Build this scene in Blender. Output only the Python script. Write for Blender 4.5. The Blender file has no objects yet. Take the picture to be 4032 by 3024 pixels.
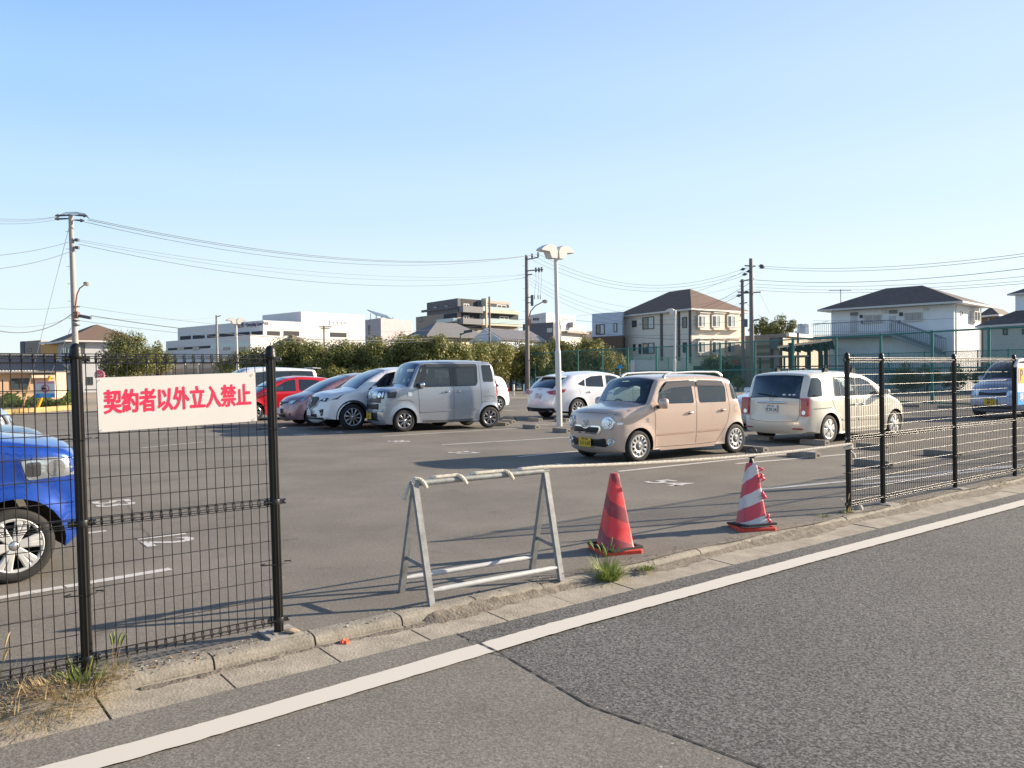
import bpy, bmesh, math, random
from math import sin, cos, pi, radians, sqrt, atan2, hypot
from mathutils import Vector, Matrix, geometry
random.seed(7)
S = bpy.context.scene
COL = S.collection

# ---------------------------------------------------------------- camera
FPX, EYE, HOR, ROLL = 3261.0, 1.56, 1466.0, 0.011
PITCH = math.atan((1512 - HOR) / FPX)
cd = bpy.data.cameras.new('camera'); cam = bpy.data.objects.new('camera', cd); COL.objects.link(cam)
cd.sensor_width = 36; cd.lens = 36 * FPX / 4032; cd.clip_end = 3000; cd.clip_start = 0.05
cam.location = (0, 0, EYE)
cam.rotation_euler = (Matrix.Rotation(pi / 2 - PITCH, 3, 'X') @ Matrix.Rotation(-ROLL, 3, 'Z')).to_euler()
S.camera = cam

# ---------------------------------------------------------------- sky, sun, exposure
VEIL = 3.32
SUN_AZ, SUN_EL = radians(17.0), radians(20.5)       # azimuth measured from +x towards +y
W = bpy.data.worlds.new('World'); S.world = W; W.use_nodes = True
nt = W.node_tree; bg = nt.nodes['Background']; bg.inputs[1].default_value = 0.15
sky = nt.nodes.new('ShaderNodeTexSky'); sky.sky_type = 'NISHITA'; sky.sun_disc = False
sky.sun_elevation = SUN_EL; sky.sun_rotation = pi / 2 - SUN_AZ
sky.air_density = 1.0; sky.dust_density = 0.6; sky.ozone_density = 1.6; sky.altitude = 0
_tc = nt.nodes.new('ShaderNodeTexCoord'); _sp = nt.nodes.new('ShaderNodeSeparateXYZ'); nt.links.new(_tc.outputs['Generated'], _sp.inputs[0])
_rp = nt.nodes.new('ShaderNodeValToRGB'); _rp.color_ramp.interpolation = 'EASE'; _e = _rp.color_ramp.elements      # thin autumn veil: colour against sin(elevation)
_cols = [(0.0, (.80, .90, .90)), (.10, (.73, .88, .95)), (.20, (.55, .77, .97)), (.30, (.40, .65, .98)), (.42, (.27, .51, .95)), (.62, (.10, .22, .48)), (1.0, (.035, .09, .25))]
_e[0].position = 0; _e[1].position = 1
for _ in range(5): _e.new(.5)
for _el, (_p, _c) in zip(_e, _cols): _el.position = _p; _el.color = (*_c, 1)
nt.links.new(_sp.outputs[2], _rp.inputs[0])
_dt = nt.nodes.new('ShaderNodeVectorMath'); _dt.operation = 'DOT_PRODUCT'; _dt.inputs[1].default_value = (cos(SUN_AZ), sin(SUN_AZ), 0); nt.links.new(_tc.outputs['Generated'], _dt.inputs[0])
_mr = nt.nodes.new('ShaderNodeMapRange'); _mr.inputs['From Min'].default_value = -.2; _mr.inputs['From Max'].default_value = 1.0; _mr.inputs['To Max'].default_value = .58; nt.links.new(_dt.outputs['Value'], _mr.inputs[0])
_ms = nt.nodes.new('ShaderNodeMix'); _ms.data_type = 'RGBA'; nt.links.new(_mr.outputs[0], _ms.inputs[0]); nt.links.new(_rp.outputs[0], _ms.inputs[6]); _ms.inputs[7].default_value = (.83, .92, 1.0, 1)
_sc = nt.nodes.new('ShaderNodeVectorMath'); _sc.operation = 'SCALE'; _sc.inputs['Scale'].default_value = VEIL; nt.links.new(_ms.outputs[2], _sc.inputs[0])
_mx = nt.nodes.new('ShaderNodeMix'); _mx.data_type = 'RGBA'; _mx.inputs[0].default_value = .93; nt.links.new(sky.outputs[0], _mx.inputs[6]); nt.links.new(_sc.outputs[0], _mx.inputs[7])
nt.links.new(_mx.outputs[2], bg.inputs[0])
sd = bpy.data.lights.new('sun', 'SUN'); sd.energy = 5.0; sd.angle = radians(0.53); sd.color = (1.0, 0.85, 0.66)
so = bpy.data.objects.new('sun', sd); COL.objects.link(so)
sdir = Vector((cos(SUN_EL) * cos(SUN_AZ), cos(SUN_EL) * sin(SUN_AZ), sin(SUN_EL)))
so.rotation_euler = sdir.to_track_quat('Z', 'Y').to_euler()
S.view_settings.view_transform = 'Standard'; S.view_settings.look = 'None'
S.view_settings.exposure = 1.08; S.view_settings.gamma = 1.0

# ---------------------------------------------------------------- photograph measurements -> real places
def ray(px, py):
    X = (px - 2016) / FPX; Y = -(py - 1512) / FPX
    c, s = cos(ROLL), sin(ROLL)
    X, Y = X * c + Y * s, Y * c - X * s
    cp, sp = cos(PITCH), sin(PITCH)
    return Vector((X, cp + Y * sp, -sp + Y * cp))
def G(px, py, z=0.0):                    # point of the ground (height z) seen there
    d = ray(px, py); t = (z - EYE) / d.z
    return Vector((d.x * t, d.y * t, z))
def PD(px, py, D):                       # point at distance D in front
    d = ray(px, py); t = D / d.y
    return Vector((d.x * t, D, EYE + d.z * t))
FANG = radians(38.56)
FA = Vector((-2.234, 4.306, 0)); FU = Vector((cos(FANG), sin(FANG), 0)); FN = Vector((-sin(FANG), cos(FANG), 0))
def L(u, n, z=0.0): return FA + FU * u + FN * n + Vector((0, 0, z))
def onplane(px, py, p0, nrm):
    d = ray(px, py); o = Vector((0, 0, EYE)); t = (p0 - o).dot(nrm) / d.dot(nrm)
    return o + d * t
def UZ(px, py, n=0.0):                   # (u, z) on the fence plane
    p = onplane(px, py, L(0, n), FN); q = p - FA
    return q.dot(FU), p.z

# ---------------------------------------------------------------- mesh helper
class MB:
    def __init__(s): s.v = []; s.f = []; s.sm = []; s.mi = []
    def add(s, vs, fs, smooth=False, mi=0):
        b = len(s.v); s.v += [tuple(v) for v in vs]
        for f in fs: s.f.append([b + i for i in f]); s.sm.append(smooth); s.mi.append(mi)
        return s
    def box(s, c, size, R=None, mi=0):
        c = Vector(c); hx, hy, hz = size[0] / 2, size[1] / 2, size[2] / 2
        vs = [Vector((x, y, z)) for x in (-hx, hx) for y in (-hy, hy) for z in (-hz, hz)]
        if R is not None: vs = [R @ v for v in vs]
        vs = [v + c for v in vs]
        return s.add(vs, [(0, 1, 3, 2), (4, 6, 7, 5), (0, 4, 5, 1), (2, 3, 7, 6), (0, 2, 6, 4), (1, 5, 7, 3)], mi=mi)
    def boxp(s, o, a, b, c, mi=0):       # corner o and three edge vectors
        o, a, b, c = map(Vector, (o, a, b, c))
        vs = [o, o + a, o + a + b, o + b, o + c, o + a + c, o + a + b + c, o + b + c]
        return s.add(vs, [(0, 3, 2, 1), (4, 5, 6, 7), (0, 1, 5, 4), (1, 2, 6, 5), (2, 3, 7, 6), (3, 0, 4, 7)], mi=mi)
    def quad(s, a, b, c, d, mi=0): return s.add([a, b, c, d], [(0, 1, 2, 3)], mi=mi)
    def tube(s, pts, r, n=6, cap=True, smooth=True, mi=0, up=None):
        pts = [Vector(p) for p in pts]; m = len(pts)
        rs = r if isinstance(r, (list, tuple)) else [r] * m
        vs = []; prev = None
        for i, p in enumerate(pts):
            t = (pts[min(i + 1, m - 1)] - pts[max(i - 1, 0)])
            if t.length < 1e-9: t = Vector((0, 0, 1))
            t.normalize()
            if prev is None:
                a = Vector((0, 0, 1)) if abs(t.z) < 0.9 else Vector((1, 0, 0))
                x = t.cross(a).normalized()
            else:
                x = (prev - t * prev.dot(t)).normalized()
            prev = x; y = t.cross(x)
            for k in range(n):
                a = 2 * pi * k / n + (pi / n)
                vs.append(p + (x * cos(a) + y * sin(a)) * rs[i])
        fs = []
        for i in range(m - 1):
            for k in range(n):
                k2 = (k + 1) % n
                fs.append((i * n + k, i * n + k2, (i + 1) * n + k2, (i + 1) * n + k))
        s.add(vs, fs, smooth and n > 4, mi)
        if cap:
            s.add(vs[:n], [tuple(range(n))[::-1]], mi=mi); s.add(vs[-n:], [tuple(range(n))], mi=mi)
        return s
    def ring(s, c, axis, R, r, n=10, k=4, mi=0):
        axis = Vector(axis).normalized(); a = Vector((0, 0, 1)) if abs(axis.z) < .9 else Vector((1, 0, 0))
        x = axis.cross(a).normalized(); y = axis.cross(x); c = Vector(c); vs = []
        for i in range(n):
            A = 2 * pi * i / n; d = x * cos(A) + y * sin(A)
            for j in range(k):
                B = 2 * pi * j / k; vs.append(c + d * (R + r * cos(B)) + axis * (r * sin(B)))
        fs = [(i * k + j, i * k + (j + 1) % k, ((i + 1) % n) * k + (j + 1) % k, ((i + 1) % n) * k + j) for i in range(n) for j in range(k)]
        return s.add(vs, fs, True, mi)
    def lathe(s, c, prof, n=20, M=None, smooth=True, mi=0, cap=True):
        c = Vector(c); vs = []
        for (r, z) in prof:
            for k in range(n):
                a = 2 * pi * k / n; v = Vector((r * cos(a), r * sin(a), z))
                if M is not None: v = M @ v
                vs.append(c + v)
        m = len(prof)
        fs = [(i * n + k, i * n + (k + 1) % n, (i + 1) * n + (k + 1) % n, (i + 1) * n + k) for i in range(m - 1) for k in range(n)]
        s.add(vs, fs, smooth, mi)
        if cap:
            s.add(vs[:n], [tuple(range(n))[::-1]], mi=mi); s.add(vs[-n:], [tuple(range(n))], mi=mi)
        return s
    def prism(s, poly, h, M=None, mi=0, z0=0.0):     # poly in xy, extruded z0..z0+h
        n = len(poly); vs = [Vector((p[0], p[1], z0)) for p in poly] + [Vector((p[0], p[1], z0 + h)) for p in poly]
        if M is not None: vs = [M @ v for v in vs]
        s.add(vs, [tuple(range(n))[::-1], tuple(range(n, 2 * n))] + [(i, (i + 1) % n, n + (i + 1) % n, n + i) for i in range(n)], mi=mi)
        return s
    def build(s, name, mats, parent=None, sharp=None, merge=False):
        me = bpy.data.meshes.new(name); me.from_pydata(s.v, [], s.f)
        for m in (mats if isinstance(mats, (list, tuple)) else [mats]): me.materials.append(m)
        me.polygons.foreach_set('use_smooth', s.sm); me.polygons.foreach_set('material_index', s.mi)
        if merge or sharp is not None:
            bm = bmesh.new(); bm.from_mesh(me)
            bmesh.ops.remove_doubles(bm, verts=bm.verts, dist=1e-4)
            if sharp is not None:
                bmesh.ops.recalc_face_normals(bm, faces=bm.faces)
                for e in bm.edges:
                    if len(e.link_faces) == 2 and e.calc_face_angle(0) > sharp: e.smooth = False
            bm.to_mesh(me); bm.free()
        me.update()
        o = bpy.data.objects.new(name, me); COL.objects.link(o)
        if parent is not None: o.parent = parent
        return o

def tag(o, label=None, cat=None, group=None, kind=None):
    if label: o['label'] = label
    if cat: o['category'] = cat
    if group: o['group'] = group
    if kind: o['kind'] = kind
    return o
def struct(o): o['kind'] = 'structure'; return o
def empty(name, loc=(0, 0, 0), rz=0.0, **k):
    o = bpy.data.objects.new(name, None); COL.objects.link(o); o.location = loc; o.rotation_euler = (0, 0, rz)
    o.empty_display_size = 0.2
    return tag(o, **k)
def copy_tree(o, parent=None):
    c = o.copy(); COL.objects.link(c)
    if parent is not None: c.parent = parent
    for ch in list(o.children): copy_tree(ch, c)
    return c

# ---------------------------------------------------------------- materials
MATS = {}
def mat(name, col, rough=0.6, metal=0.0, spec=0.5, noise=0.0, nscale=8.0, bump=0.0, bscale=60.0, emit=None, coat=0.0, ncol=None, detail=4.0, trans=0.0, alpha=1.0):
    if name in MATS: return MATS[name]
    m = bpy.data.materials.new(name); m.use_nodes = True; t = m.node_tree; b = t.nodes['Principled BSDF']
    b.inputs['Base Color'].default_value = (*col, 1); b.inputs['Roughness'].default_value = rough
    b.inputs['Metallic'].default_value = metal; b.inputs['Specular IOR Level'].default_value = spec
    b.inputs['Coat Weight'].default_value = coat; b.inputs['Coat Roughness'].default_value = 0.03
    tc = t.nodes.new('ShaderNodeTexCoord')
    if noise or ncol:
        n = t.nodes.new('ShaderNodeTexNoise'); n.inputs['Scale'].default_value = nscale; n.inputs['Detail'].default_value = detail
        n.inputs['Roughness'].default_value = 0.65
        t.links.new(tc.outputs['Object'], n.inputs['Vector'])
        r = t.nodes.new('ShaderNodeValToRGB'); r.color_ramp.elements[0].position = 0.3; r.color_ramp.elements[1].position = 0.7
        c2 = ncol if ncol else tuple(min(1, x * (1 + noise)) for x in col); c1 = col if ncol else tuple(x * (1 - noise) for x in col)
        r.color_ramp.elements[0].color = (*c1, 1); r.color_ramp.elements[1].color = (*c2, 1)
        t.links.new(n.outputs[0], r.inputs[0]); t.links.new(r.outputs[0], b.inputs['Base Color'])
    if bump:
        n = t.nodes.new('ShaderNodeTexNoise'); n.inputs['Scale'].default_value = bscale; n.inputs['Detail'].default_value = 3
        t.links.new(tc.outputs['Object'], n.inputs['Vector'])
        bp = t.nodes.new('ShaderNodeBump'); bp.inputs['Strength'].default_value = bump; bp.inputs['Distance'].default_value = 0.01
        t.links.new(n.outputs[0], bp.inputs['Height']); t.links.new(bp.outputs[0], b.inputs['Normal'])
    if emit: b.inputs['Emission Color'].default_value = (*emit, 1); b.inputs['Emission Strength'].default_value = 1
    MATS[name] = m; return m

def asphalt(name, c1, c2, cell, contrast, bumpd, blotch, tint=None):
    m = bpy.data.materials.new(name); m.use_nodes = True; t = m.node_tree; b = t.nodes['Principled BSDF']
    N = t.nodes.new; K = t.links.new
    tc = N('ShaderNodeTexCoord')
    vo = N('ShaderNodeTexVoronoi'); vo.inputs['Scale'].default_value = cell; K(tc.outputs['Object'], vo.inputs['Vector'])
    sep = N('ShaderNodeSeparateColor'); K(vo.outputs['Color'], sep.inputs[0])
    n2 = N('ShaderNodeTexNoise'); n2.inputs['Scale'].default_value = cell * .45; n2.inputs['Detail'].default_value = 3; K(tc.outputs['Object'], n2.inputs['Vector'])
    mix = N('ShaderNodeMath'); mix.operation = 'ADD'; K(sep.outputs[0], mix.inputs[0]); K(n2.outputs[0], mix.inputs[1])
    mr = N('ShaderNodeMapRange'); mr.inputs['From Min'].default_value = 0.55; mr.inputs['From Max'].default_value = 1.55; K(mix.outputs[0], mr.inputs[0])
    ramp = N('ShaderNodeValToRGB'); e = ramp.color_ramp.elements
    e[0].position = 0.5 - contrast; e[1].position = 0.5 + contrast; e[0].color = (*c1, 1); e[1].color = (*c2, 1)
    K(mr.outputs[0], ramp.inputs[0])
    n3 = N('ShaderNodeTexNoise'); n3.inputs['Scale'].default_value = 0.55; n3.inputs['Detail'].default_value = 7; n3.inputs['Roughness'].default_value = .62
    K(tc.outputs['Object'], n3.inputs['Vector'])
    r3 = N('ShaderNodeMapRange'); r3.inputs['From Min'].default_value = .3; r3.inputs['From Max'].default_value = .7
    r3.inputs['To Min'].default_value = 1 - blotch; r3.inputs['To Max'].default_value = 1 + blotch; K(n3.outputs[0], r3.inputs[0])
    mul = N('ShaderNodeMix'); mul.data_type = 'RGBA'; mul.blend_type = 'MULTIPLY'; mul.inputs[0].default_value = 1
    K(ramp.outputs[0], mul.inputs[6]); K(r3.outputs[0], mul.inputs[7])
    n4 = N('ShaderNodeTexNoise'); n4.inputs['Scale'].default_value = 1.7; n4.inputs['Detail'].default_value = 5; n4.inputs['Roughness'].default_value = .6; K(tc.outputs['Object'], n4.inputs['Vector'])
    r4 = N('ShaderNodeMapRange'); r4.inputs['From Min'].default_value = .62; r4.inputs['From Max'].default_value = .74; r4.inputs['To Min'].default_value = 1; r4.inputs['To Max'].default_value = 1 - blotch * 1.6; K(n4.outputs[0], r4.inputs[0])
    mu2 = N('ShaderNodeMix'); mu2.data_type = 'RGBA'; mu2.blend_type = 'MULTIPLY'; mu2.inputs[0].default_value = 1; K(mul.outputs[2], mu2.inputs[6]); K(r4.outputs[0], mu2.inputs[7])
    v5 = N('ShaderNodeTexVoronoi'); v5.inputs['Scale'].default_value = 7; K(tc.outputs['Object'], v5.inputs['Vector'])
    l5 = N('ShaderNodeMath'); l5.operation = 'LESS_THAN'; l5.inputs[1].default_value = .045; K(v5.outputs['Distance'], l5.inputs[0])
    m5 = N('ShaderNodeMix'); m5.data_type = 'RGBA'; K(l5.outputs[0], m5.inputs[0]); K(mu2.outputs[2], m5.inputs[6]); m5.inputs[7].default_value = (c2[0] * 1.9, c2[1] * 1.9, c2[2] * 1.85, 1); K(m5.outputs[2], b.inputs['Base Color'])
    b.inputs['Roughness'].default_value = 0.88; b.inputs['Specular IOR Level'].default_value = 0.25
    bp = N('ShaderNodeBump'); bp.inputs['Strength'].default_value = 0.75; bp.inputs['Distance'].default_value = bumpd
    K(mix.outputs[0], bp.inputs['Height']); K(bp.outputs[0], b.inputs['Normal'])
    return m

def glass(name, tint, refl=1.0, dens=1.0, rough=0.0):
    m = bpy.data.materials.new(name); m.use_nodes = True; t = m.node_tree; N = t.nodes.new; K = t.links.new
    t.nodes.remove(t.nodes['Principled BSDF']); out = t.nodes['Material Output']
    tr = N('ShaderNodeBsdfTransparent'); tr.inputs[0].default_value = (*tint, 1)
    gl = N('ShaderNodeBsdfGlossy'); gl.inputs['Roughness'].default_value = 0.02 + rough; gl.inputs[0].default_value = (refl, refl, refl, 1)
    lw = N('ShaderNodeLayerWeight'); lw.inputs[0].default_value = .5; pw = N('ShaderNodeMath'); pw.operation = 'POWER'; pw.inputs[1].default_value = 3.0; K(lw.outputs['Facing'], pw.inputs[0])
    fr = N('ShaderNodeMath'); fr.operation = 'MULTIPLY_ADD'; fr.inputs[1].default_value = .9; fr.inputs[2].default_value = .09; K(pw.outputs[0], fr.inputs[0])
    mx = N('ShaderNodeMixShader'); K(fr.outputs[0], mx.inputs[0]); K(tr.outputs[0], mx.inputs[1]); K(gl.outputs[0], mx.inputs[2])
    K(mx.outputs[0], out.inputs[0]); return m

def text_mesh(body, size, m, M, parent=None, bold=0.0, ext=0.002, sx=1.0, name='lettering', align='CENTER', rot=0.0, fat=0.0):
    cu = bpy.data.curves.new('txt', 'FONT'); cu.body = body; cu.size = size; cu.offset = bold; cu.extrude = ext
    cu.align_x = align; cu.align_y = 'CENTER'; cu.resolution_u = 3
    o = bpy.data.objects.new('txt', cu); COL.objects.link(o)
    dg = bpy.context.evaluated_depsgraph_get(); me = bpy.data.meshes.new_from_object(o.evaluated_get(dg))
    bpy.data.objects.remove(o); me.transform(Matrix.Diagonal((sx, 1, 1, 1)))
    if fat:                              # heavy strokes: the same flat letters laid a tenth of a millimetre apart, each shifted a little
        bm = bmesh.new(); bm.from_mesh(me); g0 = list(bm.verts) + list(bm.edges) + list(bm.faces)
        for k in range(12):
            r = bmesh.ops.duplicate(bm, geom=g0); a = 2 * pi * k / 12
            bmesh.ops.translate(bm, verts=[v for v in r['geom'] if isinstance(v, bmesh.types.BMVert)], vec=(fat * cos(a), fat * sin(a), .00012 * (k + 1)))
        bm.to_mesh(me); bm.free()
    me.transform(M)
    me.materials.clear(); me.materials.append(m); me.name = name
    r = bpy.data.objects.new(name, me); COL.objects.link(r)
    if parent is not None: r.parent = parent
    return r
def frame(o, x, y):                      # matrix with local x, y on given world directions
    x = Vector(x).normalized(); y = Vector(y); z = x.cross(y).normalized(); y = z.cross(x)
    M = Matrix((x, y, z)).transposed().to_4x4(); M.translation = Vector(o); return M

m_conc = mat('concrete', (.30, .28, .25), .85, noise=.28, nscale=9, bump=.35, bscale=90)
m_conc2 = mat('gutter_concrete', (.31, .275, .22), .9, noise=.3, nscale=5, bump=.5, bscale=70, detail=8)
m_kerb = mat('kerb_concrete', (.25, .225, .185), .9, noise=.35, nscale=6, bump=.5, bscale=60, detail=8)
m_soil = mat('soil', (.17, .145, .115), .95, noise=.5, nscale=14, bump=1.0, bscale=50, detail=8)
m_sand = mat('sandy_ground', (.30, .25, .185), .95, noise=.2, nscale=1.2, bump=.4, bscale=25, detail=8)
m_grnd = mat('town_ground', (.22, .20, .17), .95, noise=.25, nscale=.3, detail=8)
m_road = asphalt('road_asphalt', (.060, .058, .056), (.200, .192, .184), 105, .40, .007, .10)
m_patch = asphalt('old_asphalt', (.135, .125, .110), (.235, .218, .193), 120, .42, .004, .16)
m_lot = asphalt('lot_asphalt', (.146, .131, .112), (.214, .193, .165), 130, .42, .002, .20)
m_black = mat('black_plastic', (.012, .012, .013), .45)
m_dark = mat('dark_void', (.006, .006, .007), .8)
m_crack = mat('crack', (.02, .018, .016), .95)

def paint(name, col, wear, scale=28):    # worn road paint
    m = bpy.data.materials.new(name); m.use_nodes = True; t = m.node_tree; b = t.nodes['Principled BSDF']; N = t.nodes.new; K = t.links.new
    tc = N('ShaderNodeTexCoord'); n = N('ShaderNodeTexNoise'); n.inputs['Scale'].default_value = scale; n.inputs['Detail'].default_value = 9; n.inputs['Roughness'].default_value = .75
    K(tc.outputs['Object'], n.inputs['Vector'])
    r = N('ShaderNodeValToRGB'); e = r.color_ramp.elements
    e[0].position = wear - .05; e[1].position = wear + .04; e[0].color = (.16, .15, .14, 1); e[1].color = (*col, 1)
    K(n.outputs[0], r.inputs[0]); K(r.outputs[0], b.inputs['Base Color']); b.inputs['Roughness'].default_value = .7
    return m
m_line = paint('road_paint', (.57, .53, .465), .24)
m_bay = paint('bay_paint', (.55, .53, .50), .42, 45)

# ---------------------------------------------------------------- ground, road, kerb, lot
gm = MB(); gm.quad((-1500, -300, -.30), (1500, -300, -.30), (1500, 2500, -.30), (-1500, 2500, -.30)); struct(gm.build('ground', m_grnd))
def strip(name, u0, u1, n0, n1, z0, z1, m, du=2.0, th=0.0):
    b = MB(); k = max(1, int((u1 - u0) / du))
    for i in range(k):
        a, c = u0 + (u1 - u0) * i / k, u0 + (u1 - u0) * (i + 1) / k
        b.quad(L(a, n0, z0), L(c, n0, z0), L(c, n1, z1), L(a, n1, z1))
    return struct(b.build(name, m, merge=True))
strip('road', -60, 160, -7.5, -.50, -.12, -.10, m_road)
# older, smoother asphalt left of the seam
seam = [G(x, y, -.096) for x, y in ((1752, 2492), (1830, 2530), (1985, 2603), (2130, 2690), (2300, 2790), (2620, 2900), (2950, 3024), (3600, 3300))]
def local(p): q = p - FA; return q.dot(FU), q.dot(FN)
sl = [local(p) for p in seam]; sl = [(u_, n_ - .05) for u_, n_ in sl]; sl[0] = (sl[0][0], -.505)
pb = MB(); pb.add([L(-14, -.445, -.096)] + [L(u, n, -.096 + .003 * n * .95 + .001) for u, n in sl] + [L(sl[-1][0], -3.6, -.1045), L(-14, -3.6, -.1045)], [tuple(range(len(sl) + 3))[::-1]])
pb = MB()
for i in range(len(sl) - 1):
    (ua, na), (ub, nb) = sl[i], sl[i + 1]
    pb.quad(L(-14, nb, -.0955 + (nb + .44) * .0028), L(ub, nb, -.0955 + (nb + .44) * .0028), L(ua, na, -.0955 + (na + .44) * .0028), L(-14, na, -.0955 + (na + .44) * .0028))
struct(pb.build('road_patch', m_patch, merge=True))
cb = MB(); rn = random.Random(3)
for i in range(len(sl) - 1):
    (ua, na), (ub, nb) = sl[i], sl[i + 1]
    for k in range(8):
        n0_, n1_ = na + (nb - na) * k / 8, na + (nb - na) * (k + 1) / 8; zc = lambda q_: -.0850 if -1.0 < q_ < -.66 else -.0925 + (q_ + .44) * .0028
        p0 = L(ua + (ub - ua) * k / 8, n0_, zc(n0_)); p1 = L(ua + (ub - ua) * (k + 1) / 8, n1_, zc(n1_))
        w = .002 + .006 * rn.random(); d = (p1 - p0).cross(Vector((0, 0, 1))).normalized() * w
        cb.quad(p0 - d, p0 + d, p1 + d, p1 - d)
struct(cb.build('road_crack', m_crack))
# edge line of the road
wl = MB(); ctr = [(-10, -.985), (.25, -.93), (2.6, -.825), (5.6, -.815), (9.2, -.84), (14, -.86), (40, -.95), (120, -1.2)]
def cn(u):
    for (a, x), (b_, y) in zip(ctr, ctr[1:]):
        if u <= b_: return x + (y - x) * (u - a) / (b_ - a)
    return ctr[-1][1]
uu = -10.0; jrn = random.Random(5)
while uu < 115:
    st = .05 if uu < 10 else 1.5
    j2 = [jrn.uniform(-.004, .004) for _ in range(2)]; j1 = j if uu > -10 else [0, 0]
    wl.quad(L(uu, cn(uu) - .085 + j1[0], -.0885), L(uu + st, cn(uu + st) - .085 + j2[0], -.0885), L(uu + st, cn(uu + st) + .085 + j2[1], -.0875), L(uu, cn(uu) + .085 + j1[1], -.0875)); uu += st; j = j2
struct(wl.build('road_edge_line', m_line, merge=True))

# gutter slabs and kerb stones (0.6 m units with joints)
gt = MB(); kb = MB(); jt = MB(); u = -6.0; rk = random.Random(11)
while u < 70:
    l = .60 if u < 16 else 3.0; g = .006
    dz = rk.uniform(-.003, .003)
    gt.add([L(u + g, -.50, -.099 + dz), L(u + l - g, -.50, -.099 + dz), L(u + l - g, -.175, -.086 + dz), L(u + g, -.175, -.086 + dz),
            L(u + g, -.50, -.15), L(u + l - g, -.50, -.15), L(u + l - g, -.175, -.15), L(u + g, -.175, -.15)],
           [(0, 1, 2, 3), (0, 4, 5, 1), (0, 3, 7, 4), (1, 5, 6, 2)])
    prof = [(-.175, -.12), (-.172, -.05), (-.165, -.028), (-.150, -.012), (-.125, -.003), (-.055, 0.0), (-.055, -.1)]
    vs = []
    for uu2 in (u + g, u + l - g):
        for n_, z_ in prof: vs.append(L(uu2, n_ + rk.uniform(-.002, .002), z_ + dz + .004))
    m_ = len(prof); fs = [(i, m_ + i, m_ + i + 1, i + 1) for i in range(m_ - 1)] + [tuple(range(m_)), tuple(range(m_, 2 * m_))[::-1]]
    kb.add(vs, fs)
    u += l
struct(gt.build('gutter', m_conc2)); struct(kb.build('kerb', m_kerb, sharp=.9))
jt.quad(L(-6, -.50, -.112), L(70, -.50, -.112), L(70, -.05, -.108), L(-6, -.05, -.108)); struct(jt.build('gutter_bed', m_soil))
# car park surface: from the kerb to the last row of wheel stops
far = [G(x, y, 0) for x, y in ((4600, 1590), (3674, 1580), (3000, 1575), (2400, 1570), (1900, 1568), (1300, 1583), (700, 1606), (60, 1630), (-900, 1668))]
lot = [L(26, -.058), L(26, -.056)] + far + [L(-9, 6), L(-9, -.058)]
lb = MB(); lb.add([p for p in lot], [tuple(range(len(lot)))]); lo = lb.build('parking_lot', m_lot); struct(lo)
sg = MB(); sg.add([L(60, -.05, -.008), L(60, 60, -.008), L(28, 90, -.008), L(-70, 60, -.008), L(-50, -.05, -.008)], [(0, 1, 2, 3, 4)])
struct(sg.build('sandy_yard', m_sand))
# soil washed along the kerb foot
sb = MB(); rs = random.Random(21); pr = None; u = .2
while u < 22:
    w0 = .03 + .07 * (0.5 + .5 * sin(u * 3.1 + 1)) * (0.4 + .6 * min(1, u / 1.5)) + rs.uniform(-.012, .02)
    row = [L(u, -.150, -.036 - .03 * (.5 + .5 * sin(u * 1.9)) * (1 if u < 6 else .3) + rs.uniform(-.006, .004) - (.05 if u < 2 else 0)), L(u, -.19 - w0 * .4, -.083 + rs.uniform(0, .010)), L(u, -.20 - w0, -.093)]
    if pr: 
        b0 = pr + row; sb.add(b0, [(0, 3, 4, 1), (1, 4, 5, 2)], True)
    pr = row; u += .05
struct(sb.build('soil_strip', m_soil, merge=True))
sb = MB(); pr = None; u = 3.0
while u < 24:
    w0 = .05 + .05 * sin(u * 2.3) + .04 * sin(u * 7.1) + rs.uniform(0, .02)
    row = [L(u, -.058 + max(.015, w0), .0015), L(u, -.06, .007), L(u, -.13 - .02 * sin(u * 5), .006)]
    if pr: sb.add(pr + row, [(0, 3, 4, 1), (1, 4, 5, 2)], True)
    pr = row; u += .07
struct(sb.build('soil_edge', m_soil, merge=True))

ck_ = MB(); rc = random.Random(8)
for (u0, n0, du, dn, w0) in ((-1.5, 1.1, 2.6, .5, .003), (4.4, 2.2, 2.4, -.4, .003), (1.2, 3.4, .4, 2.3, .0035), (6.4, 4.2, 3.0, .5, .004), (-2.0, 6.5, 3.0, 1.6, .005), (2.0, 8.0, 4.2, .6, .006)):
    p = Vector((u0, n0)); k = 26
    for i in range(k):
        q = p + Vector((du / k, dn / k)) + Vector((rc.uniform(-.02, .02), rc.uniform(-.03, .03))); a, c = L(p.x, p.y, .0045), L(q.x, q.y, .0045); sd_ = (c - a).cross(Vector((0, 0, 1))).normalized() * w0 * rc.uniform(.3, 1)
        ck_.quad(a - sd_, c - sd_, c + sd_, a + sd_); p = q
struct(ck_.build('lot_crack', m_crack))
for o_ in list(COL.objects):
    if o_.name in ('road', 'road_patch', 'road_crack', 'road_edge_line', 'gutter', 'gutter_bed', 'soil_strip'): o_.location.z += .028
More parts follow.
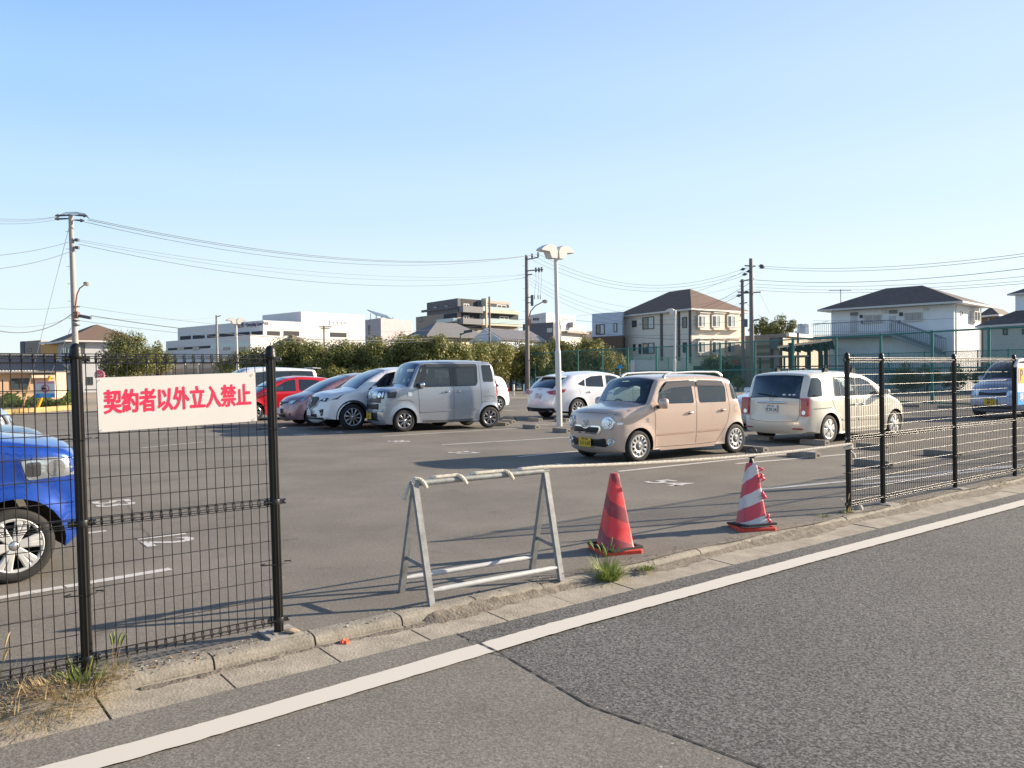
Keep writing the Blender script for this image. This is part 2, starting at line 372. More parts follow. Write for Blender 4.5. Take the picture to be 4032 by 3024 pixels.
# painted bay lines and numbers
bl = MB()
def bay(x0, y0, x1, y1, w=.10, ext0=0, ext1=0, m=None):
    a, b = G(x0, y0), G(x1, y1); d = (b - a).normalized(); a -= d * ext0; b += d * ext1; s = d.cross(Vector((0, 0, 1))) * w / 2
    n = max(1, int((b - a).length / .25)); rr = random.Random(int(x0))
    for i in range(n):
        p, q = a + (b - a) * i / n, a + (b - a) * (i + 1) / n
        q = q - d * .012 if rr.random() < .35 else q
        z = Vector((0, 0, .004)); bl.quad(p - s + z, q - s + z, q + s + z, p + s + z)
bay(0, 2355, 678, 2240, .10, 3)
bay(280, 2108, 418, 2091, .08, 3)
bay(2434, 1857, 3000, 1798, .10, 0, 1.6)
bay(2990, 1928, 3320, 1897, .10, 0, 5)
bay(1505, 1718, 2054, 1686, .10, 0, 1.0)
bay(1740, 1752, 2270, 1720, .10)
bay(2040, 1799, 2260, 1778, .10, 0, 1.2)
bay(2140, 1672, 2230, 1668, .10, .4, 1)
bay(960, 1668, 1290, 1650, .10, .4, 1)
bay(3395, 1910, 3560, 1890, .09, 0, 6)
bay(3150, 1805, 3325, 1790, .10, 1.5, .5)
bay(1905, 1622, 2000, 1617, .1, .3, .3); bay(1985, 1600, 2060, 1597, .1)
bay(600, 1760, 800, 1740, .07, .3)
struct(bl.build('bay_lines', m_bay))
nums = [('36', 2190, 1835, .62), ('54', 2630, 1902, .62), ('37', 1820, 1783, .6), ('38', 1568, 1738, .55), ('53', 440, 1983, .6), ('12', 640, 2124, .62), ('35', 1190, 1712, .5), ('34', 1330, 1702, .5), ('33', 2960, 1768, .5)]
bang = radians(35)
for s_, x, y, sz in nums:
    p = G(x, y) + Vector((0, 0, .0045))
    yv = Vector((cos(bang), sin(bang), 0)); xv = Vector((sin(bang), -cos(bang), 0))
    struct(text_mesh(s_, sz, m_bay, frame(p, xv, yv), None, .012, 0.0, name='bay_number'))
# ================================================================ foreground fence
m_steel = mat('bright_steel', (.55, .55, .54), .35, metal=1)
m_fence = mat('fence_paint', (.014, .012, .011), .42, spec=.5); m_wirep = mat('fence_wire', (.030, .027, .024), .34, spec=.6)
m_post = mat('post_paint', (.010, .009, .008), .40, spec=.35, noise=.2, nscale=20)
m_steel = mat('bright_steel', (.55, .55, .54), .35, metal=1)
LEAN = .017
def LF(u, n, z): return L(u - LEAN * z, n, z)
def fence_post(name, u, parent, n=0.0, lab=None):
    b = MB(); prof = []; K = 20
    ring = []
    for k in range(K):
        a = 2 * pi * k / K; r = .0285
        if k in (14, 16) or k in (4, 6): r = .024            # two grooves front and back
        ring.append((r * cos(a), r * sin(a)))
    vs = []
    for z in (-.05, 1.66):
        for (x, y) in ring: vs.append(LF(u + x, n + y, z))
    b.add(vs, [(k, (k + 1) % K, K + (k + 1) % K, K + k) for k in range(K)])
    b.build('tube', m_post, parent)
    c = MB(); M = Matrix.Rotation(FANG, 3, 'Z')
    c.lathe(LF(u, n, 1.655), [(.031, 0), (.034, .004), (.034, .022), (.031, .026), (.031, .045), (.028, .060), (.020, .073), (.009, .080), (.001, .082)], 20)
    c.build('post_cap', m_post, parent)
    for z in (.80, .09):
        k = MB(); k.lathe(LF(u, n, z - .017), [(.0300, 0), (.0315, .004), (.0315, .03), (.0300, .034)], 18); k.build('clamp_band', m_black, parent)
    for z in (.80, .09, 1.655):
        for s_ in (-1, 1):
            k = MB(); k.box(LF(u + s_ * .048, n, z), (.034, .02, .03), M); cb_ = k.build('clamp_block', m_black, parent)
            p = LF(u + s_ * .058, n - .009, z); k = MB(); k.lathe(p, [(.006, -.001), (.006, .003), (.003, .006)], 8, Matrix.Rotation(FANG, 3, 'Z') @ Matrix.Rotation(pi / 2, 3, 'X')); k.build('bolt', m_steel, cb_)
    for z in (1.24, .43):
        for s_ in (-1, 1):
            k = MB(); k.tube([LF(u + s_ * .02, n - .036, z), LF(u + s_ * .06, n - .03, z + .004), LF(u + s_ * .085, n - .012, z), LF(u + s_ * .095, n + .012, z), LF(u + s_ * .06, n + .03, z)], .0035, 5); k.build('clip', m_fence, parent)
def fence_panel(u0, u1, parent, nw=0.004, step=.0503):
    b = MB(); z0, zt = .085, 1.655; r = .0026
    a0, a1 = u0 + .045, u1 - .045; n = max(1, round((a1 - a0) / step)); us = [a0 + (a1 - a0) * i / n for i in range(n + 1)]
    for u in us:
        b.tube([LF(u, nw, .05), LF(u, nw, 1.665)], r, 4, cap=False)
        for z in (.09, .80, 1.655):
            b.ring(LF(u, nw, z), FU, .024, .0026, 10, 4)
    k = 0; z = .80 - .115
    while z > .15: b.tube([LF(a0 - .01, nw - .005, z), LF(a1 + .01, nw - .005, z)], r * .95, 6, cap=False, mi=1); z -= .1155
    z = .80 + .115
    while z < 1.60: b.tube([LF(a0 - .01, nw - .005, z), LF(a1 + .01, nw - .005, z)], r * .95, 6, cap=False, mi=1); z += .1155
    for z in (.09, .80, 1.655):
        for a in (.5, 1.9, 3.1, 4.3, 5.5):
            b.tube([LF(a0 - .02, nw + .0265 * cos(a), z + .0265 * sin(a)), LF(a1 + .02, nw + .0265 * cos(a), z + .0265 * sin(a))], r * .9, 6, cap=False, mi=1)
    b.build('mesh_panel', [m_fence, m_wirep], parent)
def fence(name, us, panels, label):
    f = empty(name, (0, 0, 0), label=label, cat='fence', group='black welded mesh fences along the road')
    for u in us: fence_post('fence_post', u, f)
    for a, b in panels: fence_panel(a, b, f)
    return f
uA, uB = 0.0, 1.045
uC = local(G(3340, 2015))[0]; uD = local(G(3465, 1985))[0]; uE = local(G(3755, 1925))[0]; uF = local(G(3995, 1875))[0]
fence('mesh_fence', [-1.98, uA, uB], [(-1.98, uA), (uA, uB)], 'black wire mesh fence at the left carrying the white board with red writing')
fence('mesh_fence', [uC, uD, uE, uF, uF + 1.95, uF + 3.9, uF + 5.85, uF + 7.8], [(uC, uD), (uD, uE), (uE, uF), (uF, uF + 1.95), (uF + 1.95, uF + 3.9), (uF + 3.9, uF + 5.85), (uF + 5.85, uF + 7.8)],
      'black wire mesh fence at the right running along the road beyond the cones')
# concrete footings
def footing(u, w, lab, n=.0):
    b = MB(); b.boxp(L(u - w / 2, n - w / 2, -.02), FU * w, FN * w, (0, 0, .036)); h = w * .28
    b.boxp(L(u - h, n - h, .015), FU * 2 * h, FN * 2 * h, (0, 0, .006))
    tag(b.build('concrete_footing', m_conc), lab, 'footing', 'concrete footings under the fence posts')
footing(uB + .01, .20, 'square concrete footing under the free end post of the left fence', .01)
footing(uA + .04, .22, 'weed covered concrete footing at the bottom left fence post', -.0)
footing(uC + .03, .16, 'broken concrete footing under the first post of the right fence')
footing(uD + .02, .20, 'flat concrete footing under the second post of the right fence', -.03)
footing(uE + .02, .18, 'flat concrete footing under the third post of the right fence', -.03)
# stone at post C
def rock(name, loc, size, m, lab, cat, seed, group=None):
    bm = bmesh.new(); bmesh.ops.create_icosphere(bm, subdivisions=3, radius=1)
    r = random.Random(seed); ds = [(Vector((r.uniform(-1, 1), r.uniform(-1, 1), r.uniform(-1, 1))).normalized(), r.uniform(.55, .85)) for _ in range(9)]
    for v in bm.verts:
        for d, k in ds:
            t = v.co.dot(d)
            if t > k: v.co -= d * (t - k)
        v.co = Vector((v.co.x * size[0], v.co.y * size[1], v.co.z * size[2]))
    me = bpy.data.meshes.new(name); bm.to_mesh(me); bm.free(); me.materials.append(m)
    o = bpy.data.objects.new(name, me); COL.objects.link(o); o.location = loc
    return tag(o, lab, cat, group)
m_stone = mat('pale_stone', (.42, .39, .33), .9, noise=.2, nscale=20, bump=.4)
rock('stone', L(uC + .12, -.05, .035), (.055, .045, .04), m_stone, 'pale broken stone at the foot of the right fence end post', 'stone', 4)
rock('stone', L(uB + .05, -.07, .03), (.05, .03, .013), mat('tan_stone', (.40, .30, .2), .9), 'small flat tan stone on the footing of the left fence', 'stone', 5)

# ---------------------------------------------------------------- white board
m_board = mat('white_board', (.61, .585, .545), .45, noise=.03, nscale=3)
m_red = mat('sign_red', (.78, .02, .075), .5)
c4 = [UZ(379, 1488, -.045), UZ(1004, 1465, -.045), UZ(1012, 1658, -.045), UZ(390, 1702, -.045)]
bu0 = (c4[0][0] + c4[3][0]) / 2; bu1 = (c4[1][0] + c4[2][0]) / 2; bz1 = (c4[0][1] + c4[1][1]) / 2; bz0 = (c4[2][1] + c4[3][1]) / 2
ang = ((c4[1][1] - c4[0][1]) + (c4[2][1] - c4[3][1])) / 2 / (bu1 - bu0)
bw, bh = bu1 - bu0, bz1 - bz0
sx_ = (FU + Vector((0, 0, ang))).normalized(); 
o_ = L((bu0 + bu1) / 2, -.045, (bz0 + bz1) / 2); Mf = frame(o_, sx_, Vector((0, 0, 1)))
SGN = bh * .46; FWD = 1.0
board = MB(); bp_ = [(-bw / 2, -bh / 2), (bw / 2, -bh / 2), (bw / 2, bh / 2), (-bw / 2, bh / 2)]
board.prism(bp_, .004, Mf, z0=-.002)
bo = tag(board.build('warning_board', m_board), 'white board with nine red characters hanging on the left mesh fence', 'sign')
text_mesh('契約者以外立入禁止', SGN, m_red, Mf @ Matrix.Translation((0, .004, .0024)), bo, bold=0, ext=0.0, fat=SGN * .028, sx=bw * .93 / (9 * SGN * FWD), name='red_lettering')
tie = MB()
for x in (-1, 1):
    for y in (-1, 1):
        p = Mf @ Vector((x * (bw / 2 - .015), y * (bh / 2 - .012), 0)); tie.tube([p + Vector((0, 0, -.008)) - FN * .006, p - FN * .010, p + Vector((0, 0, .010)) + FN * .05], .0018, 5)
tie.build('wire_tie', m_steel, bo)

# ================================================================ barrier, rope, cones
m_galv = mat('galvanised', (.25, .255, .25), .6, metal=.3, noise=.3, nscale=16, detail=7)
m_wpipe = mat('white_pipe', (.48, .48, .47), .5, noise=.12, nscale=20)
m_rope = mat('rope', (.70, .64, .53), .85, noise=.15, nscale=40)
br = empty('barricade', label='grey steel pipe barricade with a rope wound round its top bar', cat='barricade')
fl, bl_, fr, brr = G(1700, 2387), G(1580, 2332), G(2210, 2286), G(2095, 2241)
apL = (fl + bl_) / 2 + Vector((0, 0, .80)); apR = (fr + brr) / 2 + Vector((0, 0, .80))
ax = (apR - apL).normalized()
def bar(p, q, w, d, side):
    b = MB(); t = (q - p).normalized(); x = side - t * side.dot(t); x.normalize(); y = t.cross(x)
    o = p - x * w / 2 - y * d / 2; b.boxp(o, x * w, y * d, q - p); return b
for ap, f_, b_ in ((apL, fl, bl_), (apR, fr, brr)):
    for foot in (f_, b_):
        leg = bar(foot, ap + (ap - foot).normalized() * .02 + (Vector((0, 0, 0)) if foot is f_ else ax * .004), .042, .034, ax)
        leg.build('leg', m_galv, br)
    pf = f_ + (ap - f_) * .30; pb_ = b_ + (ap - b_) * .33
    bar(pf, pb_, .028, .006, Vector((0, 0, 1))).build('side_brace', m_galv, br)
t = MB(); t.tube([apL - ax * .03 + Vector((0, 0, .0)), apR + ax * .03], .021, 14); t.build('top_rail', m_galv, br)
for f_, r_, zf in ((fl, fr, .12), (bl_, brr, .13)):
    a = f_ + (apL - f_) * zf; c = r_ + (apR - r_) * zf
    t = MB(); d = (c - a); t.tube([a, a + d * .04, a + d * .08, a + d * .92, a + d * .96, c], [.012, .014, .018, .018, .014, .012], 12); t.build('bottom_rail', m_wpipe, br)
# rope
def twist(b, pts, R=.0082, r=.0074, pitch=.045, mi=0):
    P = [Vector(p) for p in pts]; seg = [(P[i + 1] - P[i]).length for i in range(len(P) - 1)]; tot = sum(seg)
    n = int(tot / pitch * 6); strands = [[], [], []]; prev = None
    cum = [0]
    for s_ in seg: cum.append(cum[-1] + s_)
    j = 0
    for i in range(n + 1):
        d = tot * i / n
        while j < len(seg) - 1 and cum[j + 1] < d: j += 1
        f = (d - cum[j]) / max(seg[j], 1e-6); p = P[j].lerp(P[j + 1], f); t = (P[j + 1] - P[j]).normalized()
        x = (prev - t * prev.dot(t)) if prev is not None else t.cross(Vector((0, 0, 1)) if abs(t.z) < .9 else Vector((1, 0, 0)))
        x.normalize(); prev = x; y = t.cross(x)
        for k in range(3):
            a = 2 * pi * (d / pitch / 1.0 + k / 3); strands[k].append(p + (x * cos(a) + y * sin(a)) * R)
    for s_ in strands: b.tube(s_, r, 5, mi=mi)
rp = MB(); up = Vector((0, 0, 1)); side = ax.cross(up)
pathr = []
# loosely laid on top of the rail with a few wraps
nn = 120; Lr = (apR - apL).length
for i in range(nn + 1):
    f = i / nn; p = apL + ax * Lr * f
    wraps = [(.02, .14), (.30, .44), (.66, .80)]
    a = 0
    for (w0, w1) in wraps:
        if f >= w1: a += 2 * pi
        elif f > w0: a += 2 * pi * (f - w0) / (w1 - w0)
    pathr.append(p + (up * cos(a) + side * sin(a)) * (.031))
pc = LF(uC, -.035, .745)
cone2 = G(2962, 2100) ; ring2 = onplane(2965, 1828, Vector((0, cone2.y, 0)), Vector((0, 1, 0)))
last = pathr[-1]
for i in range(1, 41):
    f = i / 40; p = last.lerp(pc, f); p = p + Vector((0, 0, -.075 * 4 * f * (1 - f) * .55)); pathr.append(p)
twist(rp, pathr)
for (f, dx, dz) in ((.30, .16, -.03), (.56, .10, -.035), (.76, .09, -.03), (.0, -.05, -.12)):   # loose ends
    p = apL + ax * Lr * f + up * .01 - side * .03
    twist(rp, [p, p + ax * dx * .5 - side * .02 + up * dz * .3, p + ax * dx - side * .03 + up * dz])
ck = [LF(uC + .04 * cos(a), .04 * sin(a), .735 + .01 * sin(a * 1.3) - .004 * a) for a in [k * .5 - 1.6 for k in range(30)]]
twist(rp, ck); p = ck[-1]; twist(rp, [p, p + FU * .05 - FN * .03 - up * .05, p + FU * .07 - FN * .03 - up * .09])
tag(rp.build('rope', m_rope), 'twisted beige rope stretched from the steel barricade to the right fence post', 'rope')

def stripe_mat(name, c1, c2, scale, rough=.5, dirt=0.25, off=0.0, width=0.0):
    m = bpy.data.materials.new(name); m.use_nodes = True; t = m.node_tree; b = t.nodes['Principled BSDF']; N = t.nodes.new; K = t.links.new
    tc = N('ShaderNodeTexCoord'); sp = N('ShaderNodeSeparateXYZ'); K(tc.outputs['Object'], sp.inputs[0])
    at = N('ShaderNodeMath'); at.operation = 'ARCTAN2'; K(sp.outputs[1], at.inputs[0]); K(sp.outputs[0], at.inputs[1])
    m1 = N('ShaderNodeMath'); m1.operation = 'MULTIPLY_ADD'; m1.inputs[1].default_value = scale[0]; m1.inputs[2].default_value = off; K(at.outputs[0], m1.inputs[0])
    m2 = N('ShaderNodeMath'); m2.operation = 'MULTIPLY_ADD'; m2.inputs[1].default_value = scale[1]; K(sp.outputs[2], m2.inputs[0]); K(m1.outputs[0], m2.inputs[2])
    sn = N('ShaderNodeMath'); sn.operation = 'SINE'; K(m2.outputs[0], sn.inputs[0])
    gt_ = N('ShaderNodeMath'); gt_.operation = 'GREATER_THAN'; gt_.inputs[1].default_value = width; K(sn.outputs[0], gt_.inputs[0])
    mx = N('ShaderNodeMix'); mx.data_type = 'RGBA'; K(gt_.outputs[0], mx.inputs[0]); mx.inputs[6].default_value = (*c1, 1); mx.inputs[7].default_value = (*c2, 1)
    n = N('ShaderNodeTexNoise'); n.inputs['Scale'].default_value = 14; n.inputs['Detail'].default_value = 8; K(tc.outputs['Object'], n.inputs['Vector'])
    mr = N('ShaderNodeMapRange'); mr.inputs['From Min'].default_value = .48; mr.inputs['From Max'].default_value = .75; mr.inputs['To Max'].default_value = dirt; K(n.outputs[0], mr.inputs[0])
    mx2 = N('ShaderNodeMix'); mx2.data_type = 'RGBA'; K(mr.outputs[0], mx2.inputs[0]); K(mx.outputs[2], mx2.inputs[6]); mx2.inputs[7].default_value = (.22, .15, .13, 1)
    K(mx2.outputs[2], b.inputs['Base Color']); b.inputs['Roughness'].default_value = rough
    b.inputs['Subsurface Weight'].default_value = 0.0
    return m
m_conered = stripe_mat('cone_red', (.80, .04, .045), (.30, .03, .045), (1.0, 21.0), .5, .35, 2.2, .25)
m_conewhite = stripe_mat('cone_redwhite', (.58, .055, .085), (.62, .60, .58), (-1.0, 24.0), .5, .25, 5.0, .1)
m_basered = mat('cone_base_red', (.62, .055, .03), .6, noise=.3, nscale=12)
m_rub = mat('rubber', (.018, .018, .018), .75, noise=.3, nscale=20)
def cone(loc, rz, h, r0, r1, m, label, weight_tilt):
    e = empty('traffic_cone', loc, rz, label=label, cat='traffic cone')
    def rsq(r, z, k=.28):
        pts = []; c = r * k
        for q in range(4):
            a0 = pi / 4 + q * pi / 2
            for s_ in (-.5, 0, .5):
                a = a0 + s_ * .95; cx, cy = (r - c) * (1 if cos(a0) > 0 else -1), (r - c) * (1 if sin(a0) > 0 else -1)
                pts.append((cx + c * cos(a), cy + c * sin(a), z))
        return pts
    b = MB(); zs = [.03, .06, .2, .35, .5, .62, h - .01, h]; vs = []
    for z in zs:
        f = (z - .03) / (h - .03); r = r0 + (r1 - r0) * f
        if z == zs[0]: r += .012
        if z == zs[-1]: r -= .006
        vs += rsq(r, z)
    n = 12; b.add(vs, [(i * n + k, i * n + (k + 1) % n, (i + 1) * n + (k + 1) % n, (i + 1) * n + k) for i in range(len(zs) - 1) for k in range(n)], True)
    b.add(vs[-n:], [tuple(range(n))])
    b.build('cone_body', m, e, sharp=.9)
    b = MB(); vs = rsq(.185, 0, .15) + rsq(.185, .028, .15) + rsq(.178, .034, .15); b.add(vs, [(i * n + k, i * n + (k + 1) % n, (i + 1) * n + (k + 1) % n, (i + 1) * n + k) for i in range(2) for k in range(n)] + [tuple(range(2 * n, 3 * n))])
    b.build('cone_base', m_basered, e)
    b = MB(); R = Matrix.Rotation(.28, 3, 'Z') @ Matrix.Rotation(weight_tilt, 3, 'X')
    ro, ri = rsq(.178, 0, .12), rsq(r0 + .012, 0, .3); vs = []
    for z in (.040, .058):
        for p in ro: vs.append(R @ Vector(p) + Vector((0, 0, z)))
        for p in ri: vs.append(R @ Vector(p) + Vector((0, 0, z)))
    fs = []
    for k in range(n):
        k2 = (k + 1) % n
        fs += [(k, k2, 2 * n + k2, 2 * n + k), (2 * n + k, 2 * n + k2, 3 * n + k2, 3 * n + k), (n + k, 3 * n + k, 3 * n + k2, n + k2), (k, n + k, n + k2, k2)]
    b.add(vs, fs); b.build('weight_plate', m_rub, e)
    return e
c1p = G(2422, 2168); c1 = cone(c1p, radians(16), .675, .135, .030, m_conered, 'faded red traffic cone with dark diagonal bands beside the weeds', .05)
c2p = G(2960, 2080); c2 = cone(c2p, radians(4), .645, .128, .042, m_conewhite, 'red and white striped traffic cone with a black ring on top', -.07)
b = MB(); b.lathe((0, 0, .645), [(.022, 0), (.022, .03), (.012, .035), (.012, .055)], 14); b.build('ring_socket', m_black, c2)
b = MB(); b.ring((0, 0, .745), Vector((-.35, -.9, 0)), .05, .007, 22, 6); b.build('rope_ring', m_black, c2)
m_pink = mat('pink_plastic', (.85, .10, .16), .3)
b = MB(); rr = random.Random(9)
for (z, a) in ((.50, -.75), (.47, -.55), (.335, -.75), (.31, -.6), (.30, -.9), (.07, -.6), (.12, -.7), (.56, -.7)):
    r = .128 + (.042 - .128) * z / .645; p = Vector((cos(a) * (r * 1.25 + .012), sin(a) * (r * 1.25 + .012), z + rr.uniform(-.01, .01)))
    b.tube([p, p + Vector((rr.uniform(-.01, .03), rr.uniform(-.03, .0), .02)), p + Vector((rr.uniform(-.02, .02), rr.uniform(-.02, .02), .035)), p + Vector((0, 0, .05))], [.008, .017, .014, .005], 6)
b.build('torn_tape', m_pink, c2)

# ---------------------------------------------------------------- weeds, litter
def leafmat(name, c, c2, sc=3.0, rough=.55):
    m = bpy.data.materials.new(name); m.use_nodes = True; t = m.node_tree; b = t.nodes['Principled BSDF']; N = t.nodes.new; K = t.links.new
    tc = N('ShaderNodeTexCoord'); n = N('ShaderNodeTexNoise'); n.inputs['Scale'].default_value = sc; n.inputs['Detail'].default_value = 6; n.inputs['Roughness'].default_value = .8
    K(tc.outputs['Object'], n.inputs['Vector']); r = N('ShaderNodeValToRGB'); r.color_ramp.elements[0].position = .36; r.color_ramp.elements[1].position = .64
    r.color_ramp.elements[0].color = (*c, 1); r.color_ramp.elements[1].color = (*c2, 1); K(n.outputs[0], r.inputs[0]); K(r.outputs[0], b.inputs['Base Color'])
    b.inputs['Roughness'].default_value = rough
    tl = N('ShaderNodeBsdfTranslucent'); K(r.outputs[0], tl.inputs[0]); ms = N('ShaderNodeMixShader'); ms.inputs[0].default_value = .3
    K(b.outputs[0], ms.inputs[1]); K(tl.outputs[0], ms.inputs[2]); K(ms.outputs[0], t.nodes['Material Output'].inputs[0]); return m
m_weed = leafmat('weed_green', (.10, .17, .03), (.30, .34, .08), 25)
m_dry = leafmat('dry_grass', (.34, .23, .11), (.62, .49, .29), 25)
m_weedd = leafmat('weed_dark', (.05, .09, .02), (.17, .18, .06), 25)
def blade(b, p, d, ln, w, droop, rnd, mi=0):
    pts = []; q = Vector(p); v = Vector(d).normalized(); sd_ = v.cross(Vector((0, 0, 1)))
    if sd_.length < .01: sd_ = Vector((1, 0, 0))
    sd_.normalize(); N_ = 5; vs = []
    for i in range(N_ + 1):
        f = i / N_; ww = w * (1 - f) ** .7 if f > .2 else w * (.6 + 2 * f)
        vs += [q - sd_ * ww, q + sd_ * ww]; q = q + v * ln / N_; v = (v + Vector((rnd.uniform(-.05, .05), rnd.uniform(-.05, .05), -droop / N_))).normalized()
    b.add(vs, [(2 * i, 2 * i + 1, 2 * i + 3, 2 * i + 2) for i in range(N_)], True, mi)
def weed(c, R, H, n, mats, label, cat, seed, up=1.0, w=.004, heads=0):
    r = random.Random(seed); b = MB(); c = Vector(c)
    for i in range(n):
        a = r.uniform(0, 2 * pi); rr_ = R * .35 * sqrt(r.random()); ln = H * r.uniform(.45, 1.1); sp = r.uniform(.1, 1.1) * up
        blade(b, c + Vector((cos(a) * rr_, sin(a) * rr_, 0)), (cos(a) * sp, sin(a) * sp, 1), ln, w * r.uniform(.6, 1.2), r.uniform(.3, 1.6), r, r.choice(range(len(mats))))
    for i in range(heads):
        a = r.uniform(0, 2 * pi); sp = r.uniform(.05, .5); d = Vector((cos(a) * sp, sin(a) * sp, 1)).normalized(); p0 = c; p1 = c + d * H * r.uniform(.9, 1.35)
        b.tube([p0, p0.lerp(p1, .5), p1], [.0014, .0012, .001], 4, mi=0)
        b.tube([p1, p1 + d * .02, p1 + d * .05 + Vector((cos(a), sin(a), 0)) * .006, p1 + d * .07 + Vector((cos(a), sin(a), -.3)) * .015], [.003, .006, .0055, .002], 6, mi=len(mats) - 1)
    return tag(b.build('weed', mats), label, cat)
weed(G(2392, 2282, -.06), .26, .20, 330, [m_weed, m_weed, m_weed], 'bright green foxtail weed growing in front of the red cone', 'weed', 1, 1.1, .0055, 12)
weed(G(2300, 2268, -.03), .25, .05, 70, [m_weedd, m_weed], 'dark creeping weed between the barricade foot and the red cone', 'weed', 11, 2.6, .004)
weed(G(2545, 2242, -.03), .16, .07, 90, [m_weedd, m_weed], 'low dark weed in the kerb dirt right of the red cone', 'weed', 2, 2.2, .006)
weed(L(uC - .08, -.03, 0), .16, .11, 70, [m_weed, m_dry], 'thin pale weed at the foot of the right fence end post', 'weed', 3, 1.5, .003, 2)
weed(L(uC - .45, .03, 0), .2, .05, 60, [m_weed, m_weedd], 'low weed in the asphalt edge left of the right fence', 'weed', 13, 2, .003)
weed(L(-.10, -.11, 0), .62, .10, 900, [m_dry, m_dry, m_dry, m_dry, m_dry, m_weedd], 'clump of dry tangled grass at the bottom left fence post', 'weed', 4, 1.9, .0028)
weed(L(-.42, -.08, 0), .75, .20, 130, [m_weedd, m_dry, m_dry], 'sparse dark weed clump at the left edge of the fence', 'weed', 5, 1.7, .003, 9)
weed(L(-.02, -.06, 0), .25, .15, 60, [m_weed, m_weed], 'fresh green blades standing in the dry grass by the bottom left post', 'weed', 15, .9, .006)
weed(L(.12, -.03, 0), .3, .12, 90, [m_dry, m_dry, m_weed], 'small dry grass tuft right of the bottom left fence post', 'weed', 6, 1.5, .0022, 4)
weed(L(-.25, -.20, -.04), .8, .12, 600, [m_dry, m_dry, m_dry, m_weedd], 'flattened straw lying over the kerb at the bottom left', 'weed', 7, 2.8, .0028)
weed(L(-.75, -.12, -.0), .7, .11, 240, [m_dry, m_weedd, m_dry], 'dry weeds at the very left of the kerb', 'weed', 17, 2.0, .003)
weed(L(uD + .35, -.12, 0), .4, .05, 90, [m_dry, m_weedd], 'low dry weed patch under the right fence', 'weed', 8, 2.2, .003)
weed(L(uE + .9, -.14, 0), .5, .06, 110, [m_dry, m_weed, m_weedd], 'low weed patch between the last two visible fence posts', 'weed', 18, 2.2, .004)
weed(L(uF + .2, -.2, 0), .5, .07, 120, [m_dry, m_weed], 'low dry weed patch by the last visible fence post', 'weed', 9, 2.2, .004)
# crumpled litter
bm = bmesh.new(); bmesh.ops.create_icosphere(bm, subdivisions=3, radius=.03); r = random.Random(3)
for v in bm.verts: v.co *= 1 + r.uniform(-.22, .22); v.co.z *= .8
me = bpy.data.meshes.new('litter'); bm.to_mesh(me); bm.free(); me.materials.append(mat('orange_wrapper', (.80, .16, .07), .35))
li = bpy.data.objects.new('litter', me); COL.objects.link(li); li.location = L(1.36, -.23, -.062); tag(li, 'crumpled orange wrapper lying in the gutter', 'litter')
db = MB(); r = random.Random(77)
for i in range(1500):
    u = r.uniform(-.8, 12) if r.random() < .6 else abs(r.gauss(0, .5)) - .4 ; n = r.gauss(-.24, .05) if r.random() < .6 else r.gauss(-.05, .05)
    z = -.079 if n < -.17 else .006; s_ = r.uniform(.003, .010); a = r.uniform(0, pi)
    db.box(L(u, n, z), (s_ * 1.6, s_, s_ * .5), Matrix.Rotation(a, 3, 'Z') @ Matrix.Rotation(r.uniform(-.5, .5), 3, 'X'), mi=r.choice((0, 0, 1, 2)))
tag(db.build('leaf_litter', [m_soil, mat('dead_leaf', (.30, .17, .07), .8), m_stone]), kind='stuff', label='dead leaves and grit scattered along the kerb', cat='debris')
# ================================================================ cars
def carpaint(name, col, metal=.25, rough=.32, flake=0.0):
    m = mat(name, col, rough, metal, .5, coat=1.0); return m
m_tyre = mat('tyre_rubber', (.022, .021, .020), .8, noise=.2, nscale=30)
m_chrome = mat('chrome', (.75, .76, .78), .08, metal=1)
m_alloy = mat('alloy', (.60, .60, .60), .28, metal=.85)
m_wcap = mat('wheel_cover', (.58, .57, .55), .4, metal=.3)
m_brake = mat('brake_dark', (.03, .03, .03), .6)
m_lamp = mat('lamp_reflector', (.70, .73, .76), .14, metal=.75, bump=.3, bscale=22)
m_lampdark = mat('lamp_housing', (.045, .045, .05), .28)
m_tail = mat('tail_lamp', (.40, .006, .010), .16, noise=.35, nscale=25, coat=1)
m_amber = mat('amber_lamp', (.75, .22, .03), .2, coat=1)
m_trim = mat('black_trim', (.014, .014, .015), .28, coat=.4)
m_gr = mat('grille_mesh', (.010, .010, .011), .5)
m_cloth = mat('seat_cloth', (.06, .058, .055), .9)
m_liner = mat('cabin_liner', (.05, .048, .045), .9)
m_lining = mat('wheel_lining', (.008, .008, .008), .9)
m_yplate = mat('yellow_plate', (.72, .46, .025), .4)
m_wplate = mat('white_plate', (.70, .71, .70), .4)
m_green = mat('plate_green', (.02, .10, .05), .5)
m_pblack = mat('plate_black', (.02, .02, .02), .5)
m_label = mat('sticker', (.6, .62, .6), .5)
g_clear = glass('clear_glass', (.62, .72, .68)); g_side = glass('side_glass', (.42, .50, .49)); g_dark = glass('privacy_glass', (.06, .065, .075))
g_visor = mat('visor_plastic', (.115, .095, .09), .14, coat=.6)
m_seam = mat('shut_line', (.02, .02, .02), .8)

